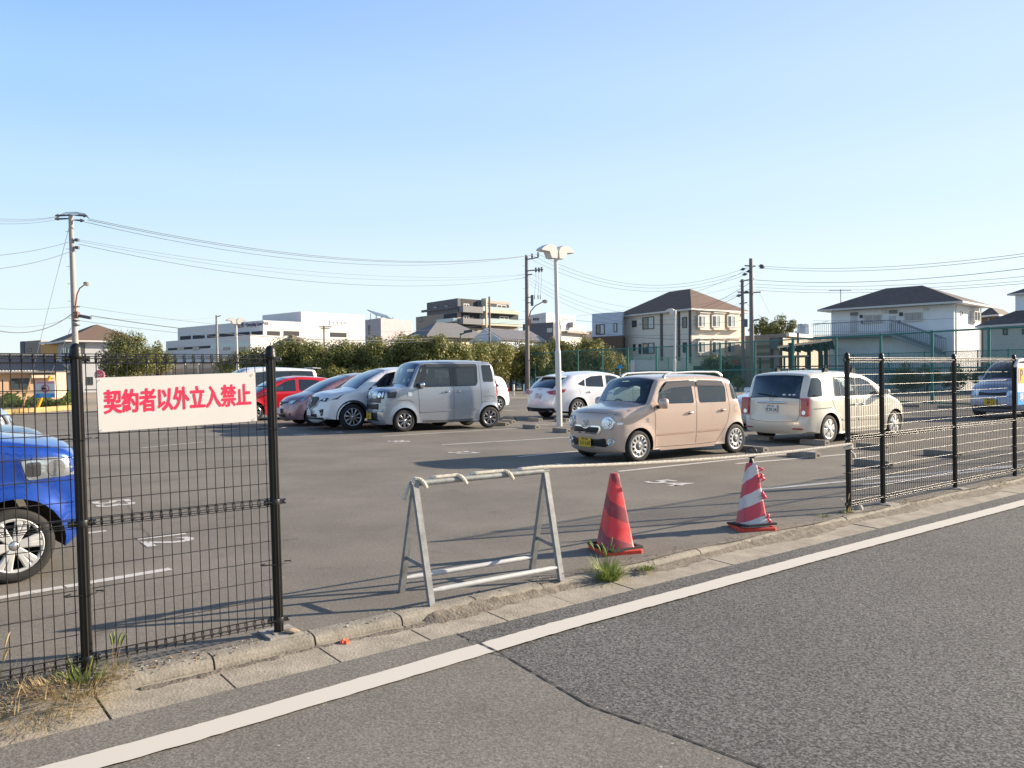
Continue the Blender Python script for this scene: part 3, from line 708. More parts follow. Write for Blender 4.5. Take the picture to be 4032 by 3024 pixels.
def chaikin(P, keep=2):
    for _ in range(keep):
        Q = [P[0]]
        for a, b in zip(P, P[1:]):
            Q.append(tuple(x * .75 + y * .25 for x, y in zip(a, b))); Q.append(tuple(x * .25 + y * .75 for x, y in zip(a, b)))
        Q.append(P[-1]); P = Q
    return P
def inpoly(x, y, P):
    c = False; j = len(P) - 1
    for i in range(len(P)):
        xi, yi = P[i][0], P[i][1]; xj, yj = P[j][0], P[j][1]
        if (yi > y) != (yj > y) and x < (xj - xi) * (y - yi) / (yj - yi) + xi: c = not c
        j = i
    return c
def roundpoly(P, r=.03, n=3):
    out = []; m = len(P)
    for i in range(m):
        a, b, c = Vector(P[i - 1]), Vector(P[i]), Vector(P[(i + 1) % m]); d1 = a - b; d2 = c - b
        k1 = min(r, d1.length * .45); k2 = min(r, d2.length * .45); p = b + d1.normalized() * k1; q = b + d2.normalized() * k2
        for t in range(n + 1):
            f = t / n; out.append(tuple(p.lerp(b, f).lerp(b.lerp(q, f), f)))
    return out
def rect(x0, x1, z0, z1, r=.02): return roundpoly([(x0, z0), (x1, z0), (x1, z1), (x0, z1)], r)
def circ(cx, cy, r, n=20, ry=None): return [(cx + r * cos(2 * pi * i / n), cy + (ry or r) * sin(2 * pi * i / n)) for i in range(n)]

class Car:
    def __init__(s, sp, loc, ang, scale, paint, **k):
        s.sp = sp; s.root = empty(sp.get('name', 'parked_car'), loc, ang, **k); s.root.scale = (scale,) * 3
        s.paint = paint; s.W = sp['W'] / 2; s.rt = sp['rt']; s.wb = sp['wb']
        s.top = chaikin(sp['outline'], sp.get('smooth', 2))
        s.RA = sp.get('RA', s.rt + .055); zb = sp.get('sill', .20); s.zb = zb
        bot = []; zr = s.top[-1][1]; zf = s.top[0][1]
        def arc(cx, z0, z1):
            a0 = math.asin(max(-1, min(1, (z0 - s.rt) / s.RA))); a1 = math.asin(max(-1, min(1, (z1 - s.rt) / s.RA)))
            A = pi - a0; B = a1; n = 16
            return [(cx + s.RA * cos(A + (B - A) * i / n), s.rt + s.RA * sin(A + (B - A) * i / n)) for i in range(n + 1)]
        bot += arc(-s.wb, zr, zb); bot.append((-s.wb * .66, zb)); bot.append((-s.wb * .33, zb)); bot += arc(0, zb, zf)
        s.bot = bot; s.poly = [(p[0], p[1]) for p in s.top] + bot
        s.N = len(s.top)
    def wmax(s, x, z):
        sp = s.sp; w = s.W; zm = sp.get('zmax', .6); belt = sp['belt']
        if z < zm: w -= sp.get('tuck', .05) * ((zm - z) / zm) ** 2
        elif z < belt: w -= sp.get('tuck2', .012) * ((z - zm) / (belt - zm)) ** 2
        else:
            w -= sp.get('tuck2', .012) + sp.get('shoulder', .012) * min(1, (z - belt) / .04) + sp['tumble'] * (z - belt)
        xf = sp['xf'];
        if x > xf: w -= sp.get('tf', .10) * ((x - xf) / (sp['xfe'] - xf)) ** 2
        xr = sp['xr']
        if x < xr: w -= sp.get('tr', .05) * ((xr - x) / (xr - sp['xre'])) ** 2
        fl = sp.get('flare', .018)
        if fl and z < belt:
            for cx in (0, -s.wb):
                d = hypot(x - cx, z - s.rt) - s.RA
                if d > -.03: w += fl * math.exp(-(max(0, d) / .06) ** 2)
        cr = sp.get('crease')
        if cr:
            for (cz, dep, wd) in cr: w += dep * math.exp(-((z - cz) / wd) ** 2)
        return w
    def side(s, x, z):
        best = None
        for i in range(s.N - 1):
            ax_, az, aR = s.top[i][:3]; bx, bz, bR = s.top[i + 1][:3]
            dx, dz = bx - ax_, bz - az; l2 = dx * dx + dz * dz
            t = 0 if l2 == 0 else max(0, min(1, ((x - ax_) * dx + (z - az) * dz) / l2))
            d = hypot(x - ax_ - dx * t, z - az - dz * t); R = aR + (bR - aR) * t; q = d / max(R, .001)
            if best is None or q < best[0]: best = (q, R)
        q, R = best; w = s.wmax(x, z)
        if q < 1: w -= R * (1 - sqrt(max(0, 1 - (1 - q) ** 2)))
        return w
    def cdt(s, polys, outer, spacing, extra=()):
        V = []; E = []
        def addp(P):
            b = len(V); n = len(P); V.extend(Vector(p) for p in P)
            for i in range(n): E.append((b + i, b + (i + 1) % n))
        addp(outer)
        for P in polys: addp(P)
        nb = len(V); xs = [p[0] for p in outer]; zs = [p[1] for p in outer]
        pts = list(extra); x = min(xs) + spacing * .5; r = 0
        while x < max(xs):
            z = min(zs) + spacing * (.5 if r % 2 else .25)
            while z < max(zs): pts.append((x, z)); z += spacing
            x += spacing; r += 1
        segs = [(V[a], V[b]) for a, b in E]
        for (px, pz) in pts:
            if not inpoly(px, pz, outer): continue
            ok = True
            for a, b in segs:
                dx, dz = b.x - a.x, b.y - a.y; l2 = dx * dx + dz * dz or 1e-9
                t = max(0, min(1, ((px - a.x) * dx + (pz - a.y) * dz) / l2))
                if (px - a.x - dx * t) ** 2 + (pz - a.y - dz * t) ** 2 < (spacing * .13) ** 2: ok = False; break
            if ok: V.append(Vector((px, pz)))
        r = geometry.delaunay_2d_cdt(V, E, [], 0, 1e-6)
        vs = r[0]; fs = []
        for f in r[2]:
            cx = sum(vs[i].x for i in f) / 3; cz = sum(vs[i].y for i in f) / 3
            if inpoly(cx, cz, outer): fs.append((f, cx, cz))
        return vs, fs
    def strip_pt(s, i, t):
        x, z, R, bu = s.top[i][:4]; a = s.top[max(0, i - 1)]; b = s.top[min(s.N - 1, i + 1)]
        dx, dz = b[0] - a[0], b[1] - a[1]; l = hypot(dx, dz) or 1; nx, nz = dz / l, -dx / l     # outward normal
        w = s.wedge[i]; k = bu * (1 - abs(t) ** 2.4)
        return Vector((x + nx * k, w * t, z + nz * k))
    def body(s):
        sp = s.sp
        s.wedge = [s.side(p[0], p[1]) for p in s.top]
        wins = [roundpoly(p, sp.get('wr', .03)) for p in sp.get('windows', [])]; dlo = [roundpoly(p, .04) for p in sp.get('dlo', [])]
        extra = []
        for i in range(1, s.N - 1):
            x, z, R = s.top[i][:3]; a = s.top[i - 1]; b = s.top[i + 1]; dx, dz = b[0] - a[0], b[1] - a[1]; l = hypot(dx, dz) or 1
            for k in (.12, .35, .65, 1.0): extra.append((x - dz / l * R * k, z + dx / l * R * k))
        vs, fs = s.cdt(wins + dlo, s.poly, .055, extra)
        ys = [s.side(v.x, v.y) for v in vs]
        B = MB(); GL = MB(); IN = MB()
        wk = sp.get('wintint', [])
        for sg in (1, -1):
            bv = [(v.x, sg * y, v.y) for v, y in zip(vs, ys)]
            bf, gf, df, inn = [], {}, [], []
            for f, cx, cz in fs:
                ff = tuple(f) if sg < 0 else tuple(f)[::-1]
                w = next((k for k, P in enumerate(wins) if inpoly(cx, cz, P)), None)
                if w is not None: gf.setdefault(wk[w] if w < len(wk) else 0, []).append(ff); continue
                if any(inpoly(cx, cz, P) for P in dlo): df.append(ff)
                else: bf.append(ff)
                if cz > .25: inn.append(ff)
            B.add(bv, bf, True, 0); B.add(bv, df, True, 1)
            for k, ff in gf.items(): GL.add([(a, b - sg * .006, c) for a, b, c in bv], ff, True, k)
            IN.add([(a, b - sg * .035, c) for a, b, c in bv], [f[::-1] for f in inn], True, 0)
        T = [-1, -.97, -.93, -.88, -.75, -.55, -.3, 0, .3, .55, .75, .88, .93, .97, 1]; n = len(T)
        def near(q): return min(range(s.N), key=lambda i: hypot(s.top[i][0] - q[0], s.top[i][1] - q[1]))
        gl = []
        for g in sp.get('screens', []): gl.append((near(g[0]), near(g[1]), g[2], g[3]))
        s.gl = gl
        V = [s.strip_pt(i, t) for i in range(s.N) for t in T]
        F0, F1 = [], []; FG = {}; FI = []
        for i in range(s.N - 1):
            for j in range(n - 1):
                q = (i * n + j, (i + 1) * n + j, (i + 1) * n + j + 1, i * n + j + 1); tm = (T[j] + T[j + 1]) / 2; k = 0
                for (a, b, lim, mi) in gl:
                    if a <= i < b and abs(tm) < lim: k = 2 + mi
                    elif a - 1 <= i < b + 1 and abs(tm) < lim + .06 and k == 0: k = 1
                if k >= 2: FG.setdefault(k - 2, []).append(q)
                else: (F1 if k else F0).append(q)
                if k < 2 and s.top[i][1] > .3: FI.append(q[::-1])
        B.add(V, F0, True, 0); B.add(V, F1, True, 1)
        for k, ff in FG.items():
            q = ff[len(ff) // 2]; nr = (V[q[1]] - V[q[0]]).cross(V[q[2]] - V[q[1]]); i0 = q[0] // n
            a = s.top[max(0, i0 - 1)]; b_ = s.top[min(s.N - 1, i0 + 2)]
            if nr.dot(Vector((b_[1] - a[1], 0, -(b_[0] - a[0])))) < 0: ff = [f[::-1] for f in ff]
            GL.add([v * 1.0 for v in V], ff, True, k)
        VI = []
        for i in range(s.N):
            a = s.top[max(0, i - 1)]; b = s.top[min(s.N - 1, i + 1)]; dx, dz = b[0] - a[0], b[1] - a[1]; l = hypot(dx, dz) or 1
            for t in T: VI.append(s.strip_pt(i, t * .96) - Vector((dz / l, 0, -dx / l)) * .035)
        IN.add(VI, FI, True, 0)
        # wheel tunnels and floor
        A = MB(); m = len(s.bot)
        ww = [s.side(p[0], p[1]) - .004 for p in s.bot]
        av = [(p[0], w, p[1]) for p, w in zip(s.bot, ww)] + [(p[0], -w, p[1]) for p, w in zip(s.bot, ww)]
        A.add(av, [(i, m + i, m + i + 1, i + 1) for i in range(m - 1)], True)
        bo = B.build('body', [s.paint, m_trim], s.root, sharp=radians(40))
        IN.build('cabin_lining', m_liner, s.root, merge=True)
        GL.build('glazing', [sp.get('g0', g_side), g_dark, g_clear], s.root, merge=True)
        A.build('underside', m_lining, s.root)
        s.bo = bo
        # arch edge lips
        if sp.get('cladding'):
            for sg in (1, -1):
                c = MB()
                for cx in (0, -s.wb):
                    st = [(hypot(p[0] - cx, p[1] - s.rt)) for p in s.bot]; a = [p for p, d in zip(s.bot, st) if d < s.RA + .002]
                    vv = []
                    for p in a:
                        d = Vector((p[0] - cx, p[1] - s.rt)).normalized(); y = s.side(p[0] + d.x * .06, p[1] + d.y * .06)
                        for r_, o in ((-.004, -.03), (-.004, .014), (.055, .012), (.065, -.004)): vv.append((p[0] + d.x * r_, sg * (y + o), p[1] + d.y * r_))
                    c.add(vv, [(4 * i + k, 4 * i + k + 1, 4 * i + k + 5, 4 * i + k + 4) for i in range(len(a) - 1) for k in range(3)], True)
                c.build('wheel_arch_trim', mat('grey_cladding', (.035, .036, .038), .6), s.root)
    # -------- pieces that hug the body
    def front_x(s, y, z, end=1):
        best = None; rng = range(0, s.N // 2) if end > 0 else range(s.N // 2, s.N)
        pts = []
        for i in rng:
            w = s.wedge[i]; t = max(-1, min(1, y / w)); P = s.strip_pt(i, t); pts.append((P.z, P.x))
        for (z0, x0), (z1, x1) in zip(pts, pts[1:]):
            if (z0 - z) * (z1 - z) <= 0 and z0 != z1:
                x = x0 + (x1 - x0) * (z - z0) / (z1 - z0)
                if best is None or (x - best) * end > 0: best = x
        if best is None: best = min(pts, key=lambda p: abs(p[0] - z))[1]
        return best
    def top_z(s, x, y):
        pts = []
        for i in range(s.N):
            w = s.wedge[i]; t = max(-1, min(1, y / w)); P = s.strip_pt(i, t); pts.append((P.x, P.z))
        best = -1
        for (x0, z0), (x1, z1) in zip(pts, pts[1:]):
            if (x0 - x) * (x1 - x) <= 0 and x0 != x1: best = max(best, z0 + (z1 - z0) * (x - x0) / (x1 - x0))
        return best
    def _patch(s, P, fn, off, th, name, m, parent, sp=.05, smooth=True):
        vs, fs = s.cdt([], P, sp); b = MB(); n = len(P)
        V = [fn(v.x, v.y, off) for v in vs]; b.add(V, [tuple(f[0]) for f in fs], smooth)
        if th:
            f0 = [fn(p[0], p[1], off) for p in P]; f1 = [fn(p[0], p[1], off - th) for p in P]
            b.add(f0 + f1, [(i, (i + 1) % n, n + (i + 1) % n, n + i) for i in range(n)])
        return b.build(name, m, parent or s.root, sharp=radians(50))
    def fpatch(s, P, name, m, off=.004, th=.02, end=1, parent=None, sp=.05):
        return s._patch(P, lambda y, z, o: Vector((s.front_x(y, z, end) + o * end, y, z)), off, th, name, m, parent, sp)
    def spatch(s, P, name, m, sg=1, off=.004, th=.015, parent=None, sp=.06):
        return s._patch(P, lambda x, z, o: Vector((x, sg * (s.side(x, z) + o), z)), off, th, name, m, parent, sp)
    def ribbon(s, lines, name, m, sgs=(1, -1), w=.004, off=.0015):
        b = MB()
        for sg in sgs:
            for Lp in lines:
                pts = []
                for a, c in zip(Lp, Lp[1:]):
                    k = max(1, int(hypot(c[0] - a[0], c[1] - a[1]) / .06))
                    for i in range(k): pts.append((a[0] + (c[0] - a[0]) * i / k, a[1] + (c[1] - a[1]) * i / k))
                pts.append(Lp[-1]); V = []
                for i, p in enumerate(pts):
                    a = pts[max(0, i - 1)]; c = pts[min(len(pts) - 1, i + 1)]; dx, dz = c[0] - a[0], c[1] - a[1]; l = hypot(dx, dz) or 1
                    for q in (-w, w):
                        x, z = p[0] - dz / l * q, p[1] + dx / l * q; V.append((x, sg * (s.side(x, z) + off), z))
                b.add(V, [(2 * i, 2 * i + 1, 2 * i + 3, 2 * i + 2) for i in range(len(pts) - 1)], True)
        return b.build(name, m, s.root)
    def wheels(s, style, tw=.155, rim=None, mrim=None, steer=0.0, rr=None):
        R = s.rt; r = rr or R * .68; hw = tw / 2
        T = MB(); My = Matrix.Rotation(pi / 2, 3, 'X')      # local z -> -y ; outward = -y
        T.lathe((0, 0, 0), [(r - .01, -hw + .02), (r, -hw), (R - .03, -hw - .004), (R - .008, -hw + .012), (R, -hw + .03), (R, hw - .03), (R - .008, hw - .012), (R - .03, hw + .004), (r + .008, hw), (r - .004, hw - .006), (r - .008, hw - .02)], 36, My, cap=False)
        D = MB(); D.lathe((0, 0, 0), [(r - .006, hw - .01), (r - .012, hw - .03), (r - .02, -hw + .02), (.0, -hw + .02)], 30, My, cap=False)
        K = MB(); mm = mrim or m_alloy
        K.lathe((0, 0, 0), [(r + .004, hw - .004), (r - .004, hw + .002), (r - .018, hw - .004), (r - .022, hw - .02)], 32, My, cap=False)
        def spoke(a, w0, w1, r0, r1, z0, z1, th=.02):
            ca, sa = cos(a), sin(a); vs = []
            for (rr_, w, z) in ((r0, w0, z0), (r0 + (r1 - r0) * .5, (w0 + w1) / 2 * .92, (z0 + z1) / 2 + .004), (r1, w1, z1)):
                for (q, h) in ((-1, 0), (-.6, th * .4), (.6, th * .4), (1, 0), (1, -th), (-1, -th)):
                    x, y = rr_ * ca - q * w * sa, rr_ * sa + q * w * ca; vs.append(My @ Vector((x, y, z + h)))
            K.add(vs, [(6 * i + k, 6 * i + (k + 1) % 6, 6 * i + 6 + (k + 1) % 6, 6 * i + 6 + k) for i in range(2) for k in range(6)])
        z = hw - .014; cap = MB(); capm = m_brake
        if style == 'holes':
            n = 12
            K.lathe((0, 0, 0), [(r - .018, z), (r - .03, z + .012), (r * .84, z + .016)], 48, My, cap=False)
            K.lathe((0, 0, 0), [(r * .58, z + .014), (r * .50, z + .008), (r * .36, z + .006)], 48, My, cap=False)
            for i in range(n): spoke(2 * pi * i / n, r * .085, r * .12, r * .56, r * .86, z + .010, z + .010)
            cap.lathe((0, 0, 0), [(r * .38, z + .002), (r * .36, z + .010), (r * .2, z + .016), (0, z + .017)], 24, My, cap=False); capm = mat('cap_grey', (.16, .15, .14), .4)
            K.lathe((0, 0, 0), [(r * .13, z + .018), (r * .11, z + .024), (0, z + .025)], 12, My, cap=False)
        elif style == 'petal':
            for i in range(6): spoke(2 * pi * i / 6 + .3, r * .16, r * .40, r * .2, r * .93, z + .012, z + .004, .012)
            K.lathe((0, 0, 0), [(r * .38, z + .010), (r * .3, z + .022), (0, z + .024)], 24, My, cap=False)
            cap.lathe((0, 0, 0), [(r * .16, z + .022), (r * .12, z + .030), (0, z + .031)], 16, My, cap=False); capm = m_wcap
        else:
            n, w0, w1 = style[:3]; tw_ = style[3] if len(style) > 3 else 0
            for i in range(n): spoke(2 * pi * (i - i % 2 * (1 if tw_ else 0)) / n + .2 + (tw_ if (tw_ and i % 2) else -tw_), w0, w1, r * .18, r - .012, z + .004, z + .004, .022)
            K.lathe((0, 0, 0), [(r * .27, z - .01), (r * .25, z + .008), (r * .18, z + .010)], 24, My, cap=False)
            cap.lathe((0, 0, 0), [(r * .17, z + .006), (r * .15, z + .014), (0, z + .016)], 16, My, cap=False); capm = m_alloy
            for i in range(5):
                a = 2 * pi * i / 5; D.lathe(My @ Vector((r * .3 * cos(a), r * .3 * sin(a), hw - .04)), [(.008, 0), (.008, .008), (0, .009)], 6, My, cap=False)
            D.lathe((0, 0, 0), [(r * .66, -.01), (r * .64, 0), (.02, .004)], 24, My, cap=False)
        first = None
        for cx in (0, -s.wb):
            for sg in (-1, 1):
                y = sg * (s.W - hw - sp_in(s))
                if first is None:
                    w = T.build('wheel', m_tyre, s.root, sharp=1.0); a = D.build('brake_disc', m_brake, w); k = K.build('rim', mm, w, sharp=.7); c = cap.build('hub_cap', capm, w)
                    first = w
                else:
                    w = first.copy(); COL.objects.link(w); w.parent = s.root
                    for ch in list(first.children): c = ch.copy(); COL.objects.link(c); c.parent = w
                w.location = (cx, y, R); w.rotation_euler = (0, .4 * cx + sg, (pi if sg > 0 else 0) + (steer if cx == 0 else 0))
    def plate(s, end, z, y, m, l1, l2, tm, tilt=0, w=.33, h=.165, off=.018, bare=False):
        x = s.front_x(y, z, end) + end * off
        X = Vector((0, 1, 0)) * end; Y = Vector((-end * sin(tilt), 0, cos(tilt))); M = frame((x, y, z), X, Y)
        b = MB(); b.prism(roundpoly([(-w / 2, -h / 2), (w / 2, -h / 2), (w / 2, h / 2), (-w / 2, h / 2)], .012), .006, M, z0=-.003)
        o = b.build('number_plate', m, s.root)
        if l1: text_mesh(l1, .045, tm, M @ Matrix.Translation((.0, h * .32, .0036)), o, .001, .0006, name='plate_letters')
        if l2: text_mesh(l2, .098, tm, M @ Matrix.Translation((.015, -h * .14, .0036)), o, .0025, .0006, sx=.86, name='plate_digits')
        return o
    def seats(s, x0, z0, dark=m_cloth, rear=True, wheel=True):
        rows = [x0] + ([x0 - .95] if rear else [])
        b = MB()
        for x in rows:
            for y in (-.33, .33):
                R = Matrix.Rotation(radians(-12), 3, 'Y')
                b.box((x, y, z0), (.48, .46, .16)); b.box((x - .27, y, z0 + .32), (.13, .44, .58), R); b.box((x - .34, y, z0 + .66), (.09, .24, .15), R)
        b.build('seats', dark, s.root)
        d = MB(); d.box((x0 + .72, 0, z0 + .28), (.34, s.W * 1.72, .20)); d.box((x0 + .6, -.34, z0 + .40), (.16, .34, .08)); d.box((x0 - .35, 0, z0 - .26), (2.2, s.W * 1.7, .06)); d.build('dashboard', m_black, s.root)
        if wheel:
            w = MB(); w.ring((x0 + .47, -.34, z0 + .35), Vector((-1, 0, .45)), .18, .014, 20, 6); w.tube([(x0 + .47, -.34, z0 + .35), (x0 + .62, -.34, z0 + .28)], .03, 6); w.box((x0 + .47, -.34, z0 + .35), (.03, .34, .04)); w.build('steering_wheel', m_black, s.root)
    def mirror(s, x, z, m, size=(.11, .19, .15), sgs=(1, -1), arm=.05):
        for sg in sgs:
            y = s.side(x, z); b = MB(); c = Vector((x + .02, sg * (y + arm + size[1] / 2), z + .04)); hx, hy, hz = size[0] / 2, size[1] / 2, size[2] / 2
            vs = []
            for (fx, k) in ((-1, .9), (-.6, 1), (.2, .96), (.7, .75), (1, .4)):
                for i in range(14):
                    a = 2 * pi * i / 14; ca, sa = cos(a), sin(a); e = .55; vs.append(c + Vector((fx * hx, (abs(ca) ** e) * (1 if ca > 0 else -1) * hy * k, (abs(sa) ** e) * (1 if sa > 0 else -1) * hz * k)))
            b.add(vs, [(i * 14 + k, i * 14 + (k + 1) % 14, (i + 1) * 14 + (k + 1) % 14, (i + 1) * 14 + k) for i in range(4) for k in range(14)], True)
            b.add(vs[:14], [tuple(range(14))]); b.add(vs[-14:], [tuple(range(14))[::-1]])
            o = b.build('door_mirror', m, s.root)
            a = MB(); a.box((x + .01, sg * (y + arm / 2 + .01), z - .02), (.07, arm + .04, .06)); a.build('mirror_arm', m_trim, o)
    def handles(s, pts, m, sgs=(1, -1), ln=.17):
        for sg in sgs:
            for (x, z) in pts:
                y = s.side(x, z); b = MB(); b.tube([(x - ln / 2, sg * (y + .006), z), (x - ln / 2 + .02, sg * (y + .026), z), (x + ln / 2 - .02, sg * (y + .028), z), (x + ln / 2, sg * (y + .006), z)], [.010, .012, .012, .010], 8)
                o = b.build('door_handle', m, s.root)
                s.spatch(circ(x + .01, z - .005, .04, 12, .028), 'handle_shade_disc', m_lining, sg, .0015, 0, o)  # flat near-black disc paints the shade in the cup behind the handle
def sp_in(s): return s.sp.get('inset', .012)
def emblem(car, kind, y, z, r, end=1, off=.015):
    x = car.front_x(y, z, end) + end * off; b = MB(); n = Vector((end, 0, 0)); c = Vector((x, y, z))
    if kind == 'ring_bar': b.ring(c, n, r, r * .16, 20, 6); b.box(c, (.01, r * 2.5, r * .5))
    elif kind == 'wing':
        b.add([], []); pts = [(-1, .35), (-.55, .5), (0, -.25), (.55, .5), (1, .35)]
        b.ring(c, n, r, r * .12, 20, 6); b.tube([c + Vector((.004 * end, p[0] * r * .9, p[1] * r)) for p in pts], r * .13, 6)
    elif kind == 'ovals':
        for (w, h) in ((1.35, .9), (.4, .88), (1.0, .36)):
            b.tube([c + Vector((0, r * w * cos(a), r * h * sin(a) + (r * .5 if h < .5 else 0))) for a in [2 * pi * i / 20 for i in range(21)]], r * .09, 5)
    elif kind == 'clover':
        b.ring(c, n, r, r * .18, 24, 6)
        b.tube([c + Vector((.002 * end, r * .55 * cos(a), r * .55 * sin(a))) for a in [.8 + .35 * i for i in range(13)]], r * .2, 5); b.box(c, (.008, r * .5, r * .25))
    elif kind == 'dee': b.tube([c + Vector((0, r * q[0], r * q[1])) for q in ((-.6, -.8), (.1, .9), (.7, -.8), (-.2, -.2), (.9, .5))], r * .16, 5)
    return b.build('emblem', m_chrome, car.root)

def place(fpx, rpx, wb, ang=None, y=.70):
    """front and rear wheel contact points on the near side -> car origin (front axle centre), heading, scale"""
    A, B = G(*fpx), G(*rpx); d = A - B; a = atan2(d.y, d.x) if ang is None else radians(ang)
    return A, a, d.length / wb

# ---- 1 the beige tall kei car in front
P_beige = carpaint('paint_beige_pink', (.58, .44, .355), .15, .25)
A, B = G(2520, 1820), G(2900, 1784)
hd = atan2(A.y - B.y, A.x - B.x); wbm = (A - B).length
spc = dict(W=1.475, rt=.28, wb=2.49, RA=.325, sill=.20, belt=1.0, tumble=.13, zmax=.62, tuck=.05, xf=.02, xfe=.50, tf=.055, xr=-2.40, xre=-2.82, tr=.07, flare=.016, shoulder=.006,
    outline=[(.40, .19, .06, .07), (.45, .23, .09, .10), (.475, .36, .13, .13), (.48, .55, .15, .13), (.47, .74, .15, .12), (.44, .84, .11, .09), (.36, .885, .10, .06), (.10, .935, .09, .045), (-.18, .98, .06, .06),
             (-.25, 1.01, .05, .08), (-.36, 1.20, .05, .08), (-.47, 1.38, .06, .07), (-.56, 1.445, .08, .05), (-.80, 1.475, .09, .045), (-1.4, 1.49, .09, .045), (-2.0, 1.48, .09, .04), (-2.30, 1.455, .10, .035), (-2.48, 1.40, .12, .035),
             (-2.60, 1.20, .13, .05), (-2.69, 1.0, .15, .05), (-2.78, .80, .15, .05), (-2.83, .55, .14, .05), (-2.84, .32, .10, .05), (-2.83, .22, .08, .04)],
    dlo=[], windows=[[(-.44, 1.0), (-.53, 1.27), (-.68, 1.395), (-1.33, 1.41), (-1.37, .99)], [(-1.50, .99), (-1.49, 1.41), (-2.12, 1.395), (-2.24, 1.27), (-2.23, .99)], [(-2.40, 1.03), (-2.36, 1.34), (-2.42, 1.38), (-2.50, 1.29), (-2.63, 1.03)]],
    wintint=[0, 0, 0], wr=.05, screens=[((-.205, .985), (-.50, 1.41), .90, 2), ((-2.52, 1.34), (-2.67, 1.04), .9, 1)])
spc['g0'] = glass('kei_side_glass', (.34, .42, .42), 1.0)
lft = Vector((-sin(hd), cos(hd), 0))                 # +y of the car in the world: towards the viewer here
c = Car(spc, A - lft * (spc['W'] / 2 - .012), hd, wbm / 2.49, P_beige, label='beige pink tall kei car with round headlamps and yellow plate in front', cat='car')
c.body(); c.wheels('holes', .155, mrim=m_wcap, rr=.195); c.seats(-1.0, .55)
c.ribbon([[(-.36, .98), (-.385, .75), (-.375, .24), (-1.40, .235), (-1.43, 1.0), (-1.42, 1.44)], [(-1.43, .235), (-1.95, .25), (-2.12, .45), (-2.25, .62), (-2.31, .85), (-2.30, 1.05), (-2.25, 1.42)]], 'door_gap', m_seam)
c.ribbon([[(-.42, .455), (-1.38, .465)], [(-1.46, .465), (-2.05, .475)]], 'door_moulding', mat('moulding_beige', (.47, .32, .25), .35, .2, coat=1), w=.014, off=.006)
c.ribbon([[(-.50, .20), (-1.9, .20)]], 'sill_line', P_beige, w=.025, off=.008)
c.handles([(-1.24, .82), (-2.11, .84)], mat('handle_beige', (.60, .44, .36), .3, .2, coat=1)); c.mirror(-.46, .97, P_beige, (.12, .18, .19))
for sg in (1, -1):
    h = c.fpatch(circ(sg * .50, .695, .115, 22), 'headlight', m_lamp, off=.022, th=.05, sp=.03)
    b = MB(); x = c.front_x(sg * .50, .695) + .02; b.ring((x, sg * .50, .695), Vector((1, sg * .25, .1)), .112, .010, 26, 6); b.ring((x + .006, sg * .49, .705), Vector((1, 0, 0)), .055, .008, 20, 6); b.build('lamp_bezel', m_chrome, h)
    h = c.fpatch(circ(sg * .545, .355, .062, 18), 'fog_lamp', m_lamp, off=.014, th=.04, sp=.03)
    b = MB(); x = c.front_x(sg * .545, .355) + .018; b.ring((x, sg * .545, .355), Vector((1, sg * .3, 0)), .058, .013, 22, 6); b.ring((x, sg * .545, .355), Vector((1, sg * .3, 0)), .030, .006, 16, 5); b.build('fog_lamp_bezel', m_chrome, h)
    s_ = c.spatch(roundpoly([(.445, .70), (.36, .735), (.355, .67), (.445, .665)], .03), 'turn_signal', m_lamp, sg, .006, .02)
    s_ = c.spatch(circ(-.20, .735, .032, 12), 'side_badge', m_chrome, sg, .003, .004); c.spatch(rect(-.26, -.14, .69, .70, .004), 'side_badge_text', m_chrome, sg, .003, .003)
    c.spatch(circ(-2.50, .86, .070, 20), 'fuel_flap_gap' if sg > 0 else 'panel_disc', m_seam, sg, .001, 0); c.spatch(circ(-2.50, .86, .066, 20), 'fuel_flap', P_beige, sg, .0025, 0)
    c.spatch([(-2.68, .86), (-2.735, .84), (-2.78, .62), (-2.70, .62)], 'tail_light', m_tail, sg, .01, .03)
    # weather shields
    c.spatch(roundpoly([(-.53, 1.20), (-.585, 1.27), (-.70, 1.375), (-1.41, 1.40), (-1.41, 1.30), (-.76, 1.275)], .03), 'rain_visor', g_visor, sg, .022, .0)
    c.spatch(roundpoly([(-1.46, 1.40), (-2.14, 1.39), (-2.20, 1.29), (-1.46, 1.305)], .03), 'rain_visor', g_visor, sg, .022, .0)
    r = MB(); y = lambda x: sg * (c.side(x, 1.42) - .085)
    r.tube([(-.74, y(-.74), 1.475), (-.80, y(-.8), 1.515), (-.90, y(-.9), 1.545), (-1.5, y(-1.5), 1.562), (-2.1, y(-2.1), 1.555), (-2.2, y(-2.15), 1.53), (-2.26, y(-2.15), 1.475)], [.030, .026, .019, .018, .018, .024, .032], 8); r.build('roof_rail', mat('rail_silver', (.62, .62, .63), .3, .6), c.root)
gg = roundpoly([(-.30, .515), (.30, .515), (.335, .585), (.325, .615), (.10, .615), (.05, .585), (-.05, .585), (-.10, .615), (-.325, .615), (-.335, .585)], .02)
g = c.fpatch([(a, b) for a, b in roundpoly([(-.34, .49), (.34, .49), (.375, .57), (.36, .64), (.10, .64), (.06, .60), (-.06, .60), (-.10, .64), (-.36, .64), (-.375, .57)], .04)], 'grille_surround', m_chrome, off=.022, th=.03)
c.fpatch(gg, 'grille_opening', m_gr, off=.028, th=.004, parent=g)
lo_ = c.fpatch(rect(-.45, .45, .27, .42, .03), 'lower_grille', m_gr, off=.005, th=.01)
b = MB()
for i in range(9):
    y = -.40 + i * .1; b.box((c.front_x(y, .34) + .008, y, .34), (.008, .006, .14))
for z in (.305, .345, .385): b.tube([(c.front_x(-.43 + .86 * i / 12, z) + .01, -.43 + .86 * i / 12, z) for i in range(13)], .004, 4)
b.build('grille_bars', m_trim, lo_)
